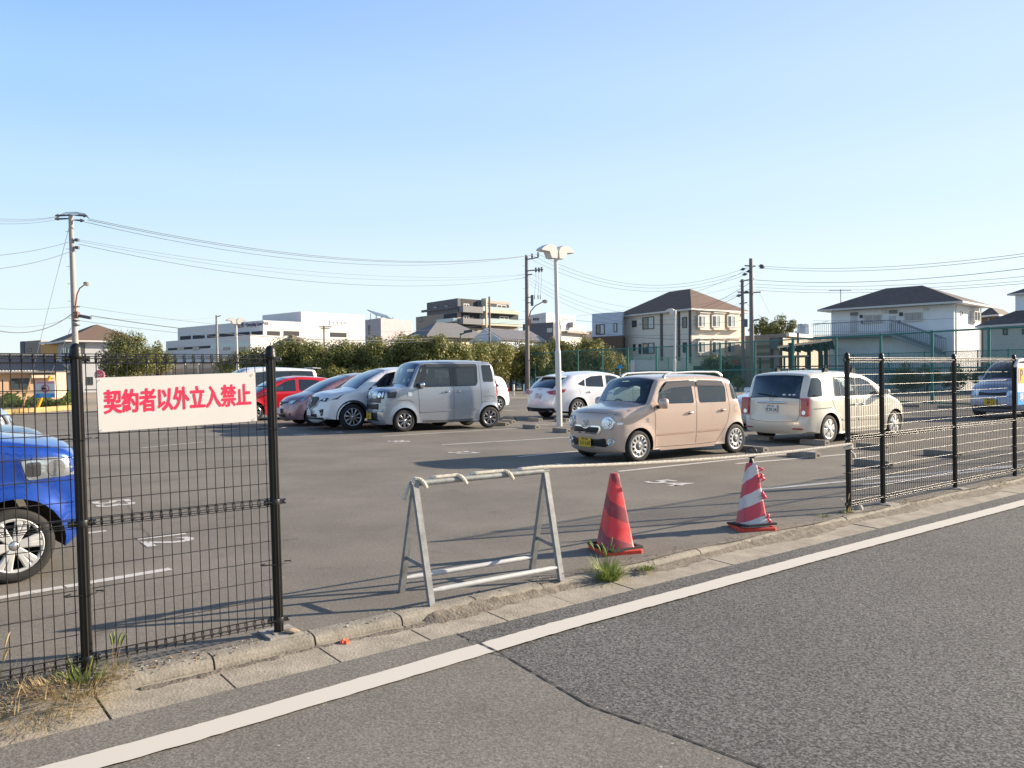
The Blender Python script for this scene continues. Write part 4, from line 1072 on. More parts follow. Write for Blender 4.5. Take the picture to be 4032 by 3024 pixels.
b = MB(); b.tube([(c.front_x(-.66 + 1.32 * i / 20, .86 - .02 * abs(i / 10 - 1)) + .002, -.62 + 1.24 * i / 20, .865 - .025 * abs(i / 10 - 1) ** 2) for i in range(21)], .0035, 5); b.build('bonnet_gap', m_seam, c.root)
emblem(c, 'clover', 0, .69, .045, off=.03); c.plate(1, .345, .13 - .13, m_yplate, '多摩 580', 'い11-07', m_pblack, off=.035)
b = MB(); b.tube([(-.18, .30, 1.0), (-.20, -.1, 1.04), (-.22, -.5, 1.05)], .008, 5); b.tube([(-.17, .62, .99), (-.2, .3, 1.04), (-.22, .02, 1.045)], .008, 5); b.build('wiper', m_black, c.root)
b = MB(); b.tube([c.strip_pt(8, t) + Vector((.01, 0, .006)) for t in [k / 10 - 1 for k in range(21)]], .014, 5); b.build('cowl', m_black, c.root)
def car_at(sp, px, ang, scale, paint, wheel='front', side=1, **k):
    """near-side wheel contact point px; side=+1: the car's left side faces the viewer"""
    p = G(*px); a = radians(ang); f = Vector((cos(a), sin(a), 0)); l = Vector((-sin(a), cos(a), 0)) * side
    o = p - l * (sp['W'] / 2 - .015) * scale + (f * sp['wb'] * scale if wheel == 'rear' else Vector((0, 0, 0)))
    return Car(sp, o, a, scale, paint, **k)

# ---- 2 silver high-roof kei van
P_silver = carpaint('paint_silver', (.33, .36, .41), .45, .26)
sp = dict(W=1.475, rt=.285, wb=2.455, RA=.335, sill=.22, belt=1.14, tumble=.10, zmax=.7, tuck=.04, xf=.1, xfe=.52, tf=.05, xr=-2.3, xre=-2.72, tr=.04, flare=.02, shoulder=.008,
    outline=[(.47, .20, .06, .06), (.51, .25, .08, .09), (.52, .45, .09, .12), (.51, .62, .08, .12), (.50, .80, .08, .12), (.48, .97, .08, .12), (.44, 1.05, .09, .08), (.30, 1.09, .08, .05), (.0, 1.125, .07, .05), (-.10, 1.14, .05, .08),
             (-.14, 1.17, .05, .09), (-.28, 1.45, .05, .08), (-.40, 1.68, .07, .06), (-.52, 1.745, .08, .045), (-.8, 1.775, .07, .045), (-1.5, 1.785, .07, .045), (-2.2, 1.775, .07, .04), (-2.52, 1.75, .09, .03), (-2.62, 1.66, .10, .03),
             (-2.68, 1.4, .09, .04), (-2.71, 1.1, .09, .05), (-2.735, .8, .09, .05), (-2.75, .5, .09, .05), (-2.75, .32, .08, .05), (-2.73, .22, .07, .04)],
    dlo=[[(-.23, 1.115), (-.30, 1.30), (-.47, 1.68), (-.62, 1.715), (-2.06, 1.715), (-2.10, 1.66), (-2.10, 1.22), (-2.04, 1.13)]],
    windows=[[(-.28, 1.15), (-.50, 1.63), (-.54, 1.63), (-.385, 1.15)], [(-.50, 1.145), (-.66, 1.60), (-1.28, 1.60), (-1.30, 1.145)], [(-1.50, 1.15), (-1.48, 1.60), (-2.04, 1.60), (-2.04, 1.24), (-1.98, 1.15)], [(-2.26, 1.23), (-2.22, 1.68), (-2.53, 1.68), (-2.58, 1.23)]],
    wintint=[0, 0, 1, 1], wr=.04, screens=[((-.115, 1.15), (-.44, 1.71), .94, 2), ((-2.64, 1.6), (-2.69, 1.2), .9, 1)], g0=glass('van_side_glass', (.38, .45, .42)))
c = car_at(sp, (1594, 1701), 180 + 30.0, 1.055, P_silver, side=1, label='silver boxy high roof kei van with chrome grille and yellow plate', cat='car')
c.body(); c.wheels((8, .018, .034), .165, mrim=mat('machined_alloy', (.34, .34, .35), .22, .9)); c.seats(-1.0, .62)
c.ribbon([[(-.37, 1.10), (-.40, .8), (-.42, .28), (-1.38, .25), (-1.39, 1.12), (-1.39, 1.74)], [(-1.39, .25), (-1.98, .27), (-2.12, .5), (-2.2, .66), (-2.19, 1.0), (-2.15, 1.74)]], 'door_gap', m_seam)
c.ribbon([[(.20, .79), (-.10, .81), (-.26, .74)], [(-2.24, .84), (-2.5, .86), (-2.68, .80)], [(-2.22, .70), (-2.74, .72)]], 'crease_shade_strip', mat('crease_shade', (.10, .105, .115), .5), w=.009)  # flat dark ribbons: the shade along the body creases is painted on
c.ribbon([[(-.5, .235), (-1.95, .235)]], 'sill_line', mat('sill_grey', (.10, .10, .105), .4), w=.03, off=.006)
c.ribbon([[(-.45, .50), (-1.0, .515), (-2.05, .52)]], 'lower_step', P_silver, w=.02, off=.012)
c.handles([(-1.18, 1.0), (-1.51, 1.0)], m_chrome); c.mirror(-.44, 1.14, m_chrome, (.10, .15, .15), arm=.07)
c.ribbon([[(-.62, 1.675), (-2.04, 1.68)]], 'rain_visor', mat('visor_tint', (.05, .05, .055), .25, coat=.5), w=.035, off=.012)
g = c.fpatch(rect(-.56, .56, .915, 1.045, .02), 'upper_grille', m_lamp, off=.010, th=.02)
for sg in (1, -1):
    h = c.fpatch(rect(min(sg * .33, sg * .60), max(sg * .33, sg * .60), .845, 1.04, .02), 'headlight', m_lampdark, off=.016, th=.05, sp=.04)
    c.fpatch(circ(sg * .44, .94, .065, 18), 'projector', m_chrome, off=.022, th=.02, parent=h); c.fpatch(circ(sg * .56, .95, .03, 12, .07), 'indicator', m_lamp, off=.020, th=.02, parent=h)
    c.spatch(roundpoly([(.44, 1.03), (.20, 1.03), (.24, .87), (.45, .86)], .02), 'headlight_side', m_lampdark, sg, .008, .02, h)
    f = c.fpatch(rect(min(sg * .38, sg * .60), max(sg * .38, sg * .60), .31, .52, .03), 'fog_lamp', m_lamp, off=.012, th=.04)
    c.spatch(rect(-.10, -.20, .90, 1.0, .01), 'side_marker', m_chrome, sg, .006, .01)
    c.spatch([(-2.64, 1.25), (-2.70, 1.25), (-2.745, .85), (-2.67, .85)], 'tail_light', m_tail, sg, .010, .03)
    c.spatch(circ(-2.48, 1.0, .07, 18), 'fuel_flap', P_silver, sg, .003, .003)
c.fpatch(rect(-.56, .56, .875, .90, .005), 'grille_bar', m_chrome, off=.016, th=.02)
c.fpatch(rect(-.50, .50, .74, .86, .01), 'front_panel', m_lampdark, off=.006, th=.01)
c.fpatch(rect(-.42, .42, .57, .72, .02), 'middle_grille', m_gr, off=.008, th=.01)
c.fpatch(rect(-.42, .42, .28, .50, .02), 'lower_grille', m_gr, off=.008, th=.01)
c.fpatch(rect(-.58, .58, .51, .56, .01), 'bumper_bar', P_silver, off=.03, th=.04)
emblem(c, 'dee', 0, .975, .05, off=.03); c.plate(1, .41, -.04, m_yplate, '多摩 580', '80-17', m_pblack, off=.04)
b = MB(); b.box((-.30, .30, 1.30), (.005, .10, .08)); b.build('windscreen_sticker', m_label, c.root)

# ---- 3 cream estate seen from behind
P_cream = carpaint('paint_cream', (.70, .655, .54), .1, .34)
sp = dict(W=1.69, rt=.30, wb=2.5, RA=.35, sill=.20, belt=.93, tumble=.20, zmax=.6, tuck=.06, xf=.05, xfe=.72, tf=.20, xr=-2.8, xre=-3.26, tr=.10, flare=.018, shoulder=.01,
    outline=[(.60, .20, .08, .06), (.68, .28, .12, .10), (.70, .45, .16, .14), (.66, .60, .18, .14), (.55, .74, .16, .10), (.25, .86, .12, .06), (-.05, .94, .08, .06), (-.15, .965, .06, .07),
             (-.30, 1.05, .06, .08), (-.60, 1.24, .07, .08), (-.95, 1.40, .08, .05), (-1.3, 1.475, .09, .045), (-1.9, 1.50, .09, .04), (-2.5, 1.495, .09, .04), (-2.95, 1.465, .09, .035), (-3.05, 1.42, .09, .04),
             (-3.13, 1.2, .11, .07), (-3.20, .97, .13, .09), (-3.22, .90, .14, .09), (-3.235, .6, .14, .09), (-3.27, .48, .14, .09), (-3.27, .34, .12, .09), (-3.22, .23, .10, .06)],
    dlo=[[(-.52, .985), (-.92, 1.27), (-1.2, 1.39), (-2.24, 1.395), (-2.30, .96)]],
    windows=[[(-.62, .985), (-.95, 1.25), (-1.22, 1.36), (-1.42, 1.365), (-1.42, .975)], [(-1.52, .975), (-1.50, 1.37), (-2.0, 1.37), (-2.03, .97)], [(-2.06, .97), (-2.03, 1.37), (-2.19, 1.36), (-2.26, .97)], [(-2.72, .98), (-2.66, 1.30), (-2.75, 1.38), (-2.97, 1.38), (-3.14, .98)]],
    wintint=[0, 0, 0, 1], wr=.05, screens=[((-.19, .985), (-1.05, 1.425), .90, 2), ((-3.06, 1.39), (-3.195, .97), 1.1, 1)], g0=glass('estate_side_glass', (.55, .60, .58)))
c = car_at(sp, (3266, 1746), 35.5, 1.0, P_cream, 'rear', -1, label='cream estate car seen from behind with plate 29-24 and roof bars', cat='car')
c.body(); c.wheels('petal', .175, mrim=m_wcap); c.seats(-1.15, .52)
c.ribbon([[(-.50, .95), (-.48, .6), (-.50, .26), (-1.46, .24), (-1.49, .9), (-1.47, 1.44)], [(-1.48, .24), (-2.0, .27), (-2.10, .5), (-2.30, .72), (-2.42, .95), (-2.40, 1.25), (-2.30, 1.45)]], 'door_gap', m_seam)
c.ribbon([[(-.5, .46), (-1.45, .475)], [(-1.52, .475), (-2.05, .49)]], 'door_moulding', mat('moulding_cream', (.60, .55, .43), .35, coat=1), w=.022, off=.010)
c.ribbon([[(-2.42, .745), (-3.02, .735)]], 'slide_rail', m_seam, w=.007)
c.handles([(-1.30, .80), (-1.62, .80)], P_cream); c.mirror(-.56, .99, P_cream, (.12, .18, .14))
for sg in (1, -1):
    p = [(-3.10, .96), (-3.205, .96), (-3.232, .59), (-3.13, .60)]
    h = c.spatch(p, 'tail_light', m_tail, sg, .010, .03)
    y0, y1 = sorted((sg * .66, sg * .85)); q = [(y0, .59), (y1, .59), (y1, .96), (y0, .96)]
    c.fpatch(roundpoly(q, .02), 'tail_lens', m_tail, .012, .04, -1, h, .04)
    c.fpatch(circ(sg * .735, .665, .045, 14), 'reversing_lamp', m_lamp, .018, .02, -1, h, .03)
    c.fpatch(rect(min(sg * .50, sg * .72), max(sg * .50, sg * .72), .315, .34, .006), 'rear_reflector', m_tail, .012, .02, -1)
    c.spatch(roundpoly([(.62, .72), (.42, .80), (.36, .72), (.55, .60)], .03), 'headlight', m_lamp, sg, .008, .02)
b = MB(); x = c.front_x(0, .87, -1); b.tube([(c.front_x(y, .865, -1) - .02, y, .865) for y in [-.36 + .06 * i for i in range(13)]], .022, 8); b.build('tailgate_garnish', m_chrome, c.root)
emblem(c, 'ovals', 0, .935, .04, -1, .012); c.plate(-1, .735, 0, m_wplate, '多摩 503', 'せ29-24', m_green, off=.03)
b = MB()
pts = [(-.62, .99), (-.63, .62), (-.58, .49), (-.3, .465), (0, .455), (.3, .465), (.58, .49), (.63, .62), (.62, .99)]
for a, d in zip(pts, pts[1:]):
    for i in range(5):
        p = [a[k] + (d[k] - a[k]) * i / 5 for k in (0, 1)]; q = [a[k] + (d[k] - a[k]) * (i + 1) / 5 for k in (0, 1)]
        b.tube([(c.front_x(p[0], p[1], -1) - .001, p[0], p[1]), (c.front_x(q[0], q[1], -1) - .001, q[0], q[1])], .0045, 4, cap=False)
b.build('tailgate_gap', m_seam, c.root)
b = MB(); b.tube([(c.front_x(y, z, -1) - .03, y, z) for y, z in ((-.08, 1.0), (.10, 1.025), (.40, 1.055))], .009, 5); b.lathe((c.front_x(-.08, 1.0, -1) - .03, -.08, 1.0), [(.03, 0), (.03, .02), (0, .03)], 10, Matrix.Rotation(-pi / 2, 3, 'Y')); b.build('rear_wiper', m_black, c.root)
b = MB(); b.tube([(-2.75, 0, 1.53), (-2.77, 0, 1.57)], .02, 6); b.tube([(-2.77, 0, 1.56), (-3.0, .12, 1.66)], .003, 4); b.build('aerial', m_black, c.root)
for x in (-.95 - .35, -2.3):
    b = MB(); b.box((x, 0, 1.62), (.035, 1.25, .025)); b.build('roof_bar', m_black, c.root)
    for sg in (1, -1):
        b = MB(); b.prism(roundpoly([(-.09, 0), (.07, 0), (.05, .09), (-.04, .12)], .02), .07, frame((x, sg * .60, 1.47), (1, 0, 0), (0, 0, 1)), z0=-.035); b.build('bar_foot', m_black, c.root)
for i, (y, w) in enumerate(((-.28, .07), (-.40, .045), (-.49, .05))):
    c.fpatch(circ(y, 1.03, w / 2 + .01, 10, .018), 'window_sticker', m_label, .004, 0, -1)

# ---- hatchback family used for the remaining cars
def hatch(L_=4.1, W=1.69, H=1.5, wb=2.6, fo=.82, hood=.92, rt=.30, belt=.92, cow=-.10, rake=.95, rr=.35, sill=.2, tumble=.22, nose=.72, **k):
    ro = L_ - wb - fo; xe = -wb - ro; f = fo - .12
    d = dict(W=W, rt=rt, wb=wb, RA=rt + .05, sill=sill, belt=belt, tumble=tumble, zmax=.6, tuck=.06, xf=.05, xfe=f, tf=.17, xr=-wb - .05, xre=xe, tr=.10, flare=.02, shoulder=.012,
        outline=[(f - .10, sill, .08, .08), (f - .02, .28, .12, .12), (f, .42, .16, .14), (f - .02, .55, .18, .14), (f - .10, nose - .04, .17, .12), (f - .28, nose + .06, .14, .08), (f * .25, hood - .04, .12, .06), (cow, hood, .08, .07),
                 (cow - .10, hood + .05, .06, .08), (cow - rake * .5, (hood + H) / 2 + .03, .07, .08), (cow - rake, H - .06, .09, .05), (cow - rake - .35, H - .02, .09, .045), (-wb * .62, H, .09, .04), (-wb * .86, H - .03, .09, .04), (xe + rr + .12, H - .09, .09, .03),
                 (xe + rr, H - .13, .09, .03), (xe + rr * .5, (belt + H) / 2 - .04, .11, .06), (xe + .10, belt + .02, .12, .08), (xe + .04, belt - .12, .14, .08), (xe, .6, .14, .09), (xe - .01, .38, .12, .09), (xe + .06, .25, .10, .06)],
        windows=[[(cow - .34, belt + .03), (cow - rake + .02, H - .15), (cow - rake - .22, H - .105), (-wb * .55, H - .095), (-wb * .55, belt + .04)], [(-wb * .59, belt + .04), (-wb * .59, H - .095), (-wb * .84, H - .12), (-wb - .05, belt + .12), (-wb - .02, belt + .07)]],
        wintint=[0, 1], wr=.04, screens=[((cow - .05, hood + .03), (cow - rake + .03, H - .08), .90, 2), ((xe + rr - .02, H - .15), (xe + .12, belt + .05), .86, 1)])
    d.update(k); return d
g_smoke = glass('smoked_glass', (.20, .24, .25))
def doors(c, wb, H, belt): c.ribbon([[(-.42, belt), (-.44, .6), (-.46, .26), (-wb * .56, .24), (-wb * .57, belt), (-wb * .57, H - .06)], [(-wb * .57, .24), (-wb * .78, .26), (-wb * .86, .55), (-wb * .96, .7), (-wb * .98, belt), (-wb * .86, H - .1)]], 'door_gap', m_seam)

# ---- 4 white hatchback seen from behind
P_white = carpaint('paint_white', (.74, .74, .76), .1, .3)
sp = hatch(4.46, 1.795, 1.455, 2.7, .93, .93, .32, .93, -.05, 1.05, .62, belt=.93, rr=.62, tr=.17, xr=-2.65, tumble=.28,
   windows=[[(-.55, .95), (-1.05, 1.30), (-1.30, 1.345), (-1.50, 1.35), (-1.52, .97)], [(-1.62, .975), (-1.60, 1.35), (-2.2, 1.30), (-2.42, 1.06), (-2.34, 1.0)], [(-2.42, 1.005), (-2.30, 1.26), (-2.45, 1.22), (-2.72, 1.07)]], wintint=[0, 1, 1], g0=g_smoke) if False else \
   hatch(4.46, 1.795, 1.455, 2.7, .93, .93, .32, .93, -.05, 1.05, .62, tr=.17, xr=-2.65, tumble=.28, g0=g_smoke,
   windows=[[(-.55, .95), (-1.05, 1.30), (-1.30, 1.345), (-1.50, 1.35), (-1.52, .97)], [(-1.64, .975), (-1.62, 1.35), (-2.1, 1.32), (-2.33, 1.24), (-2.36, 1.0)], [(-2.40, 1.005), (-2.37, 1.23), (-2.70, 1.08)]], wintint=[0, 1, 1])
c = car_at(sp, (2277, 1650), 34.0, 1.06, P_white, 'rear', -1, label='white hatchback seen from behind beside the lamp post', cat='car')
c.body(); c.wheels((10, .012, .020), .19); c.seats(-1.3, .45); doors(c, 2.7, 1.455, .93); c.handles([(-1.36, .80), (-2.25, .84)], P_white); c.mirror(-.60, .97, P_white)
for sg in (1, -1):
    y0, y1 = sorted((sg * .40, sg * .80)); P = [(sg * .36, .86), (sg * .84, .93), (sg * .84, .77), (sg * .52, .78)]
    if sg < 0: P = P[::-1]
    h = c.fpatch(P, 'tail_light', m_tail, .012, .03, -1, None, .05); c.fpatch(circ(sg * .60, .84, .05, 14, .03), 'tail_lamp_ring', mat('lamp_deep_red', (.18, .005, .01), .2, coat=1), .018, .01, -1, h, .03)
    c.spatch([(-3.40, .95), (-3.12, .93), (-3.20, .84), (-3.46, .78)], 'tail_light_side', m_tail, sg, .008, .02, h)
    c.fpatch(circ(sg * .52, .255, .05, 14, .035), 'tailpipe', m_chrome, .03, .05, -1)
c.fpatch(rect(-.72, .72, .22, .36, .03), 'rear_valance', m_trim, .008, .02, -1)
b = MB(); P = [Vector((-3.02 + (-.10 * abs(t) ** 2), .60 * t, 1.36 - .03 * t * t)) for t in [i / 8 - 1 for i in range(17)]]
vs = []
for p in P: vs += [p + Vector((.22, 0, .015)), p + Vector((-.12, 0, -.02)), p + Vector((-.11, 0, -.05)), p + Vector((.2, 0, -.03))]
b.add(vs, [(4 * i + k, 4 * i + (k + 1) % 4, 4 * i + 4 + (k + 1) % 4, 4 * i + 4 + k) for i in range(16) for k in range(4)] + [(0, 1, 2, 3), (64, 67, 66, 65)], True); b.build('roof_spoiler', P_white, c.root, sharp=.7)
b = MB(); b.prism([(-.12, 0), (.08, 0), (-.06, .055)], .03, frame((-2.62, 0, 1.455), (1, 0, 0), (0, 0, 1)), z0=-.015); b.build('shark_fin_aerial', P_white, c.root)
emblem(c, 'wing', 0, .93, .055, -1); c.plate(-1, .72, 0, m_wplate, '多摩 330', 'つ 4 16', m_green, off=.02, tilt=.1)

# ---- 5 white sport utility car seen from the front
sp = hatch(4.54, 1.84, 1.70, 2.7, .93, 1.10, .36, 1.06, -.10, .95, .45, sill=.30, nose=.93, tf=.20, cladding=1, g0=g_smoke)
c = car_at(sp, (1391, 1693), 180 + 31, 1.01, P_white, side=1, label='white sport utility car with black shield grille beside the silver van', cat='car')
c.body(); c.wheels((10, .014, .026), .22); c.seats(-1.2, .62); doors(c, 2.7, 1.7, 1.06); c.mirror(-.60, 1.10, P_white)
g = c.fpatch(roundpoly([(-.40, .86), (-.36, .70), (0, .56), (.36, .70), (.40, .86), (.30, .93), (-.30, .93)], .04), 'shield_grille', m_gr, off=.012, th=.03)
b = MB(); P = [(-.44, .84), (-.37, .69), (0, .545), (.37, .69), (.44, .84)]; b.tube([(c.front_x(y, z) + .015, y, z) for a, d in zip(P, P[1:]) for y, z in [(a[0] + (d[0] - a[0]) * t / 5, a[1] + (d[1] - a[1]) * t / 5) for t in range(6)]], .012, 6); b.build('grille_wing', m_chrome, g)
emblem(c, 'wing', 0, .79, .075, off=.03); c.plate(1, .49, .08, m_wplate, '', '', m_green, off=.05)
c.fpatch(rect(-.42, .42, .36, .46, .02), 'lower_grille', m_gr, off=.008, th=.02); c.fpatch(rect(-.70, .70, .29, .36, .03), 'bumper_skirt', mat('grey_cladding', (.035, .036, .038), .6), off=.012, th=.03)
for sg in (1, -1):
    P = [(sg * .42, .82), (sg * .70, .80), (sg * .78, .90), (sg * .60, .90)]; P = P if sg > 0 else P[::-1]
    h = c.fpatch(P, 'headlight', m_lampdark, off=.012, th=.03, sp=.04); c.fpatch(circ(sg * .62, .855, .035, 12), 'projector', m_chrome, off=.018, th=.01, parent=h)
    c.spatch([(.66, .82), (.30, .975), (.24, 1.0), (.42, .86)], 'headlight_side', m_lampdark, sg, .008, .02, h)
    P = [(sg * .50, .56), (sg * .66, .60), (sg * .66, .42), (sg * .58, .40)]; P = P if sg > 0 else P[::-1]
    f = c.fpatch(P, 'fog_lamp', m_gr, off=.010, th=.02, sp=.05); c.fpatch(circ(sg * .61, .47, .035, 12), 'fog_lens', m_lamp, off=.016, th=.01, parent=f)

# ---- 6 pink hatchback
P_pink = carpaint('paint_pink', (.36, .20, .22), .5, .3)
sp = hatch(4.10, 1.695, 1.53, 2.6, .82, .96, .30, .95, .0, 1.15, .4, nose=.78, tf=.22, g0=g_smoke)
c = car_at(sp, (1243, 1678), 180 + 31, 1.02, P_pink, side=1, label='metallic pink hatchback between the red and the white cars', cat='car')
c.body(); c.wheels((7, .02, .03), .17, mrim=m_wcap); c.seats(-1.2, .5); doors(c, 2.6, 1.53, .95); c.mirror(-.60, 1.0, P_pink)
P = [(-.40, .70), (-.06, .62), (.06, .62), (.40, .70), (.42, .74), (-.42, .74)]
c.fpatch(P, 'grille', m_gr, off=.010, th=.02); emblem(c, 'ring_bar', 0, .67, .055, off=.03); c.plate(1, .46, .05, m_wplate, '', '', m_green, off=.04)
c.fpatch(rect(-.34, .34, .27, .37, .03), 'lower_grille', m_gr, off=.008, th=.01)
for sg in (1, -1):
    P = [(sg * .40, .68), (sg * .62, .68), (sg * .70, .80), (sg * .44, .76)]; P = P if sg > 0 else P[::-1]
    h = c.fpatch(P, 'headlight', m_lamp, off=.012, th=.03, sp=.04); c.spatch([(.58, .70), (.28, .88), (.20, .89), (.36, .76)], 'headlight_side', m_lamp, sg, .008, .02, h)
    c.fpatch(circ(sg * .52, .36, .04, 12), 'fog_lamp', m_lampdark, off=.006, th=.01)

# ---- 7 red hatchback
P_red = carpaint('paint_red', (.62, .010, .018), .2, .28)
sp = hatch(4.06, 1.695, 1.46, 2.57, .82, .92, .30, .93, -.10, 1.0, .42, nose=.72, tumble=.26, g0=g_smoke)
c = car_at(sp, (1003, 1658), 180 + 31, 1.02, P_red, side=1, label='bright red hatchback partly hidden by the fence post', cat='car')
c.body(); c.wheels((8, .016, .028), .18); c.seats(-1.2, .47); doors(c, 2.57, 1.46, .93); c.handles([(-1.3, .82), (-2.2, .84)], P_red); c.mirror(-.62, .97, P_red)
b = MB(); P = [Vector((-2.98, .58 * t, 1.345)) for t in (-1, -.5, 0, .5, 1)]
for a, d in zip(P, P[1:]): b.boxp(a + Vector((-.16, 0, -.03)), (.3, 0, 0), d - a, (0, 0, .035))
b.build('roof_spoiler', m_trim, c.root)
for sg in (1, -1):
    c.spatch([(-3.02, .90), (-3.20, .88), (-3.22, .74), (-3.10, .78)], 'tail_light', m_tail, sg, .008, .02); c.spatch([(.60, .66), (.34, .80), (.26, .82), (.42, .68)], 'headlight', m_lamp, sg, .008, .02)

# ---- 8 white people carrier behind the red car
sp = hatch(4.7, 1.695, 1.83, 2.85, .86, 1.10, .31, 1.03, .05, .85, .18, nose=.88, tumble=.13, sill=.22, g0=g_smoke,
    windows=[[(-.30, 1.07), (-.85, 1.62), (-1.55, 1.66), (-1.57, 1.07)], [(-1.64, 1.07), (-1.62, 1.66), (-2.55, 1.66), (-2.58, 1.07)], [(-2.68, 1.07), (-2.65, 1.66), (-3.45, 1.64), (-3.58, 1.12)]], wintint=[0, 1, 1], dlo=[[(-1.5, 1.05), (-1.5, 1.68), (-3.50, 1.67), (-3.64, 1.07)]])
c = car_at(sp, (1175, 1622), 180 + 31, 1.02, P_white, 'rear', 1, label='white people carrier with dark windows behind the red hatchback', cat='car')
c.body(); c.wheels((7, .02, .03), .18); doors(c, 2.85, 1.8, 1.03); c.handles([(-1.4, .92), (-1.8, .92)], P_white); c.mirror(-.5, 1.12, P_white)
b = MB(); b.box((-3.72, 0, 1.80), (.34, 1.2, .035), Matrix.Rotation(-.06, 3, 'Y')); b.build('roof_spoiler', P_white, c.root)
for sg in (1, -1): c.spatch([(-3.66, 1.2), (-3.80, 1.2), (-3.84, .8), (-3.74, .8)], 'tail_light', m_tail, sg, .008, .02)

# ---- 9 white hatchback whose tail shows beyond the silver van
sp = hatch(3.9, 1.69, 1.50, 2.5, .78, .95, .30, .93, -.05, 1.0, .35, g0=g_smoke)
c = car_at(sp, (1962, 1622), 180 + 31, 1.0, P_white, 'rear', 1, label='white hatchback mostly hidden behind the silver van, only its tail in view', cat='car')
c.body(); c.wheels((7, .02, .03), .17); doors(c, 2.5, 1.5, .93); c.handles([(-1.3, .82)], P_white); c.mirror(-.5, .98, P_white)
for sg in (1, -1): c.spatch([(-2.92, 1.0), (-3.05, .96), (-3.10, .78), (-2.98, .80)], 'tail_light', m_tail, sg, .008, .02)

# ---- 10 white car hidden behind the cream estate
sp = hatch(4.2, 1.70, 1.42, 2.6, .85, .90, .31, .90, -.15, 1.0, .5, g0=g_smoke)
c = car_at(sp, (3118, 1692), 180 + 38, 1.0, P_white, 'front', 1, label='white car hidden behind the cream estate, only a headlamp corner in view', cat='car')
c.body(); c.wheels((7, .02, .03), .17); doors(c, 2.6, 1.42, .9); c.mirror(-.6, .95, P_white)
for sg in (1, -1): c.spatch([(.66, .60), (.30, .80), (.22, .82), (.42, .62)], 'headlight', m_lamp, sg, .010, .02); c.fpatch(sorted_poly(sg) if False else circ(sg * .55, .66, .10, 14, .06), 'headlamp_lens', m_lamp, off=.012, th=.03)

# ---- 11 blue car at the left, front corner through the fence
P_blue = carpaint('paint_blue', (.004, .055, .36), .35, .24)
sp = dict(hatch(3.6, 1.60, 1.66, 2.45, .66, 1.13, .285, 1.1, -.02, .9, .3, nose=1.0, tumble=.2))
sp.update(RA=.36, flare=.030, tf=.11, outline=[(.38, .23, .06, .06), (.46, .27, .07, .08), (.50, .40, .08, .10), (.51, .65, .08, .11), (.49, .86, .08, .10), (.43, .975, .08, .08), (.30, 1.02, .08, .06), (.05, 1.06, .08, .05), (-.15, 1.10, .08, .07)] + sp['outline'][8:])
c = car_at(sp, (58, 2298), 40, 1.0, P_blue, 'front', -1, label='bright blue car behind the left mesh fence, only its front corner in view', cat='car')
c.body(); c.wheels((12, .020, .028, .16), .175, mrim=m_wcap, rr=.205); c.seats(-1.1, .6); doors(c, 2.45, 1.55, 1.0); c.mirror(-.45, 1.06, P_blue)
c.ribbon([[(.45, 1.0), (.20, 1.02), (-.1, 1.05), (-.4, 1.06)]], 'bonnet_gap', m_seam, w=.003)
for sg in (1, -1):
    P = roundpoly([(.50, .76), (.475, .93), (.28, .955), (.03, .945), (.08, .76)], .03)
    h = c.spatch(P, 'headlight', glass('lens_glass', (.9, .92, .92)), sg, .016, .02); c.spatch(roundpoly([(.49, .77), (.465, .92), (.28, .94), (.05, .93), (.095, .775)], .03), 'reflector', m_lamp, sg, .004, .02, h)
    c.spatch(circ(.30, .855, .065, 18), 'lamp_bowl', m_chrome, sg, .010, .01, h); c.spatch(rect(.09, .19, .80, .91, .02), 'indicator_unit', m_lampdark, sg, .007, .008, h)
    P = [(sg * .46, .76), (sg * .66, .76), (sg * .66, .93), (sg * .54, .93)]; P = P if sg > 0 else P[::-1]
    c.fpatch(P, 'headlight_front', m_lamp, off=.010, th=.02, parent=h)
c.fpatch(rect(-.40, .40, .60, .80, .03), 'grille', m_gr, off=.010, th=.02); c.fpatch(rect(-.45, .45, .28, .42, .03), 'lower_grille', m_gr, off=.008, th=.02)

# ---- 12, 13 next cars of that row
P_dark = carpaint('paint_dark_grey', (.085, .11, .135), .6, .25)
sp = hatch(4.1, 1.70, 1.5, 2.55, .86, .98, .31, .95, -.05, 1.0, .4, nose=.84, tf=.15)
c = car_at(sp, (-62, 2040), 39, 1.0, P_dark, 'front', -1, label='dark blue grey car just behind the blue one, its bonnet in view', cat='car')
c.body(); c.wheels((7, .02, .03), .18); c.mirror(-.6, 1.0, P_dark); doors(c, 2.55, 1.5, .95)
for sg in (1, -1):
    P = [(sg * .50, .64), (sg * .70, .68), (sg * .70, .80), (sg * .56, .76)]; P = P if sg > 0 else P[::-1]
    h = c.fpatch(P, 'headlight', m_lamp, off=.012, th=.03); c.spatch([(.62, .72), (.32, .90), (.24, .90), (.40, .76)], 'headlight_side', m_lamp, sg, .008, .02, h)
c.fpatch(rect(-.45, .45, .46, .70, .04), 'grille', m_gr, off=.012, th=.02); c.fpatch(rect(-.60, .60, .22, .34, .03), 'bumper_lip', m_trim, off=.03, th=.05)
P_lil = carpaint('paint_pale_silver', (.42, .47, .58), .5, .3)
sp = hatch(4.2, 1.70, 1.62, 2.6, .84, .98, .31, .98, .0, .9, .3, nose=.86, tf=.18)
c = car_at(sp, (-118, 1812), 38, 1.0, P_lil, 'front', -1, label='pale silver car with a large shining headlamp at the left edge', cat='car')
c.body(); c.wheels((7, .02, .03), .18); c.mirror(-.6, 1.0, P_lil)
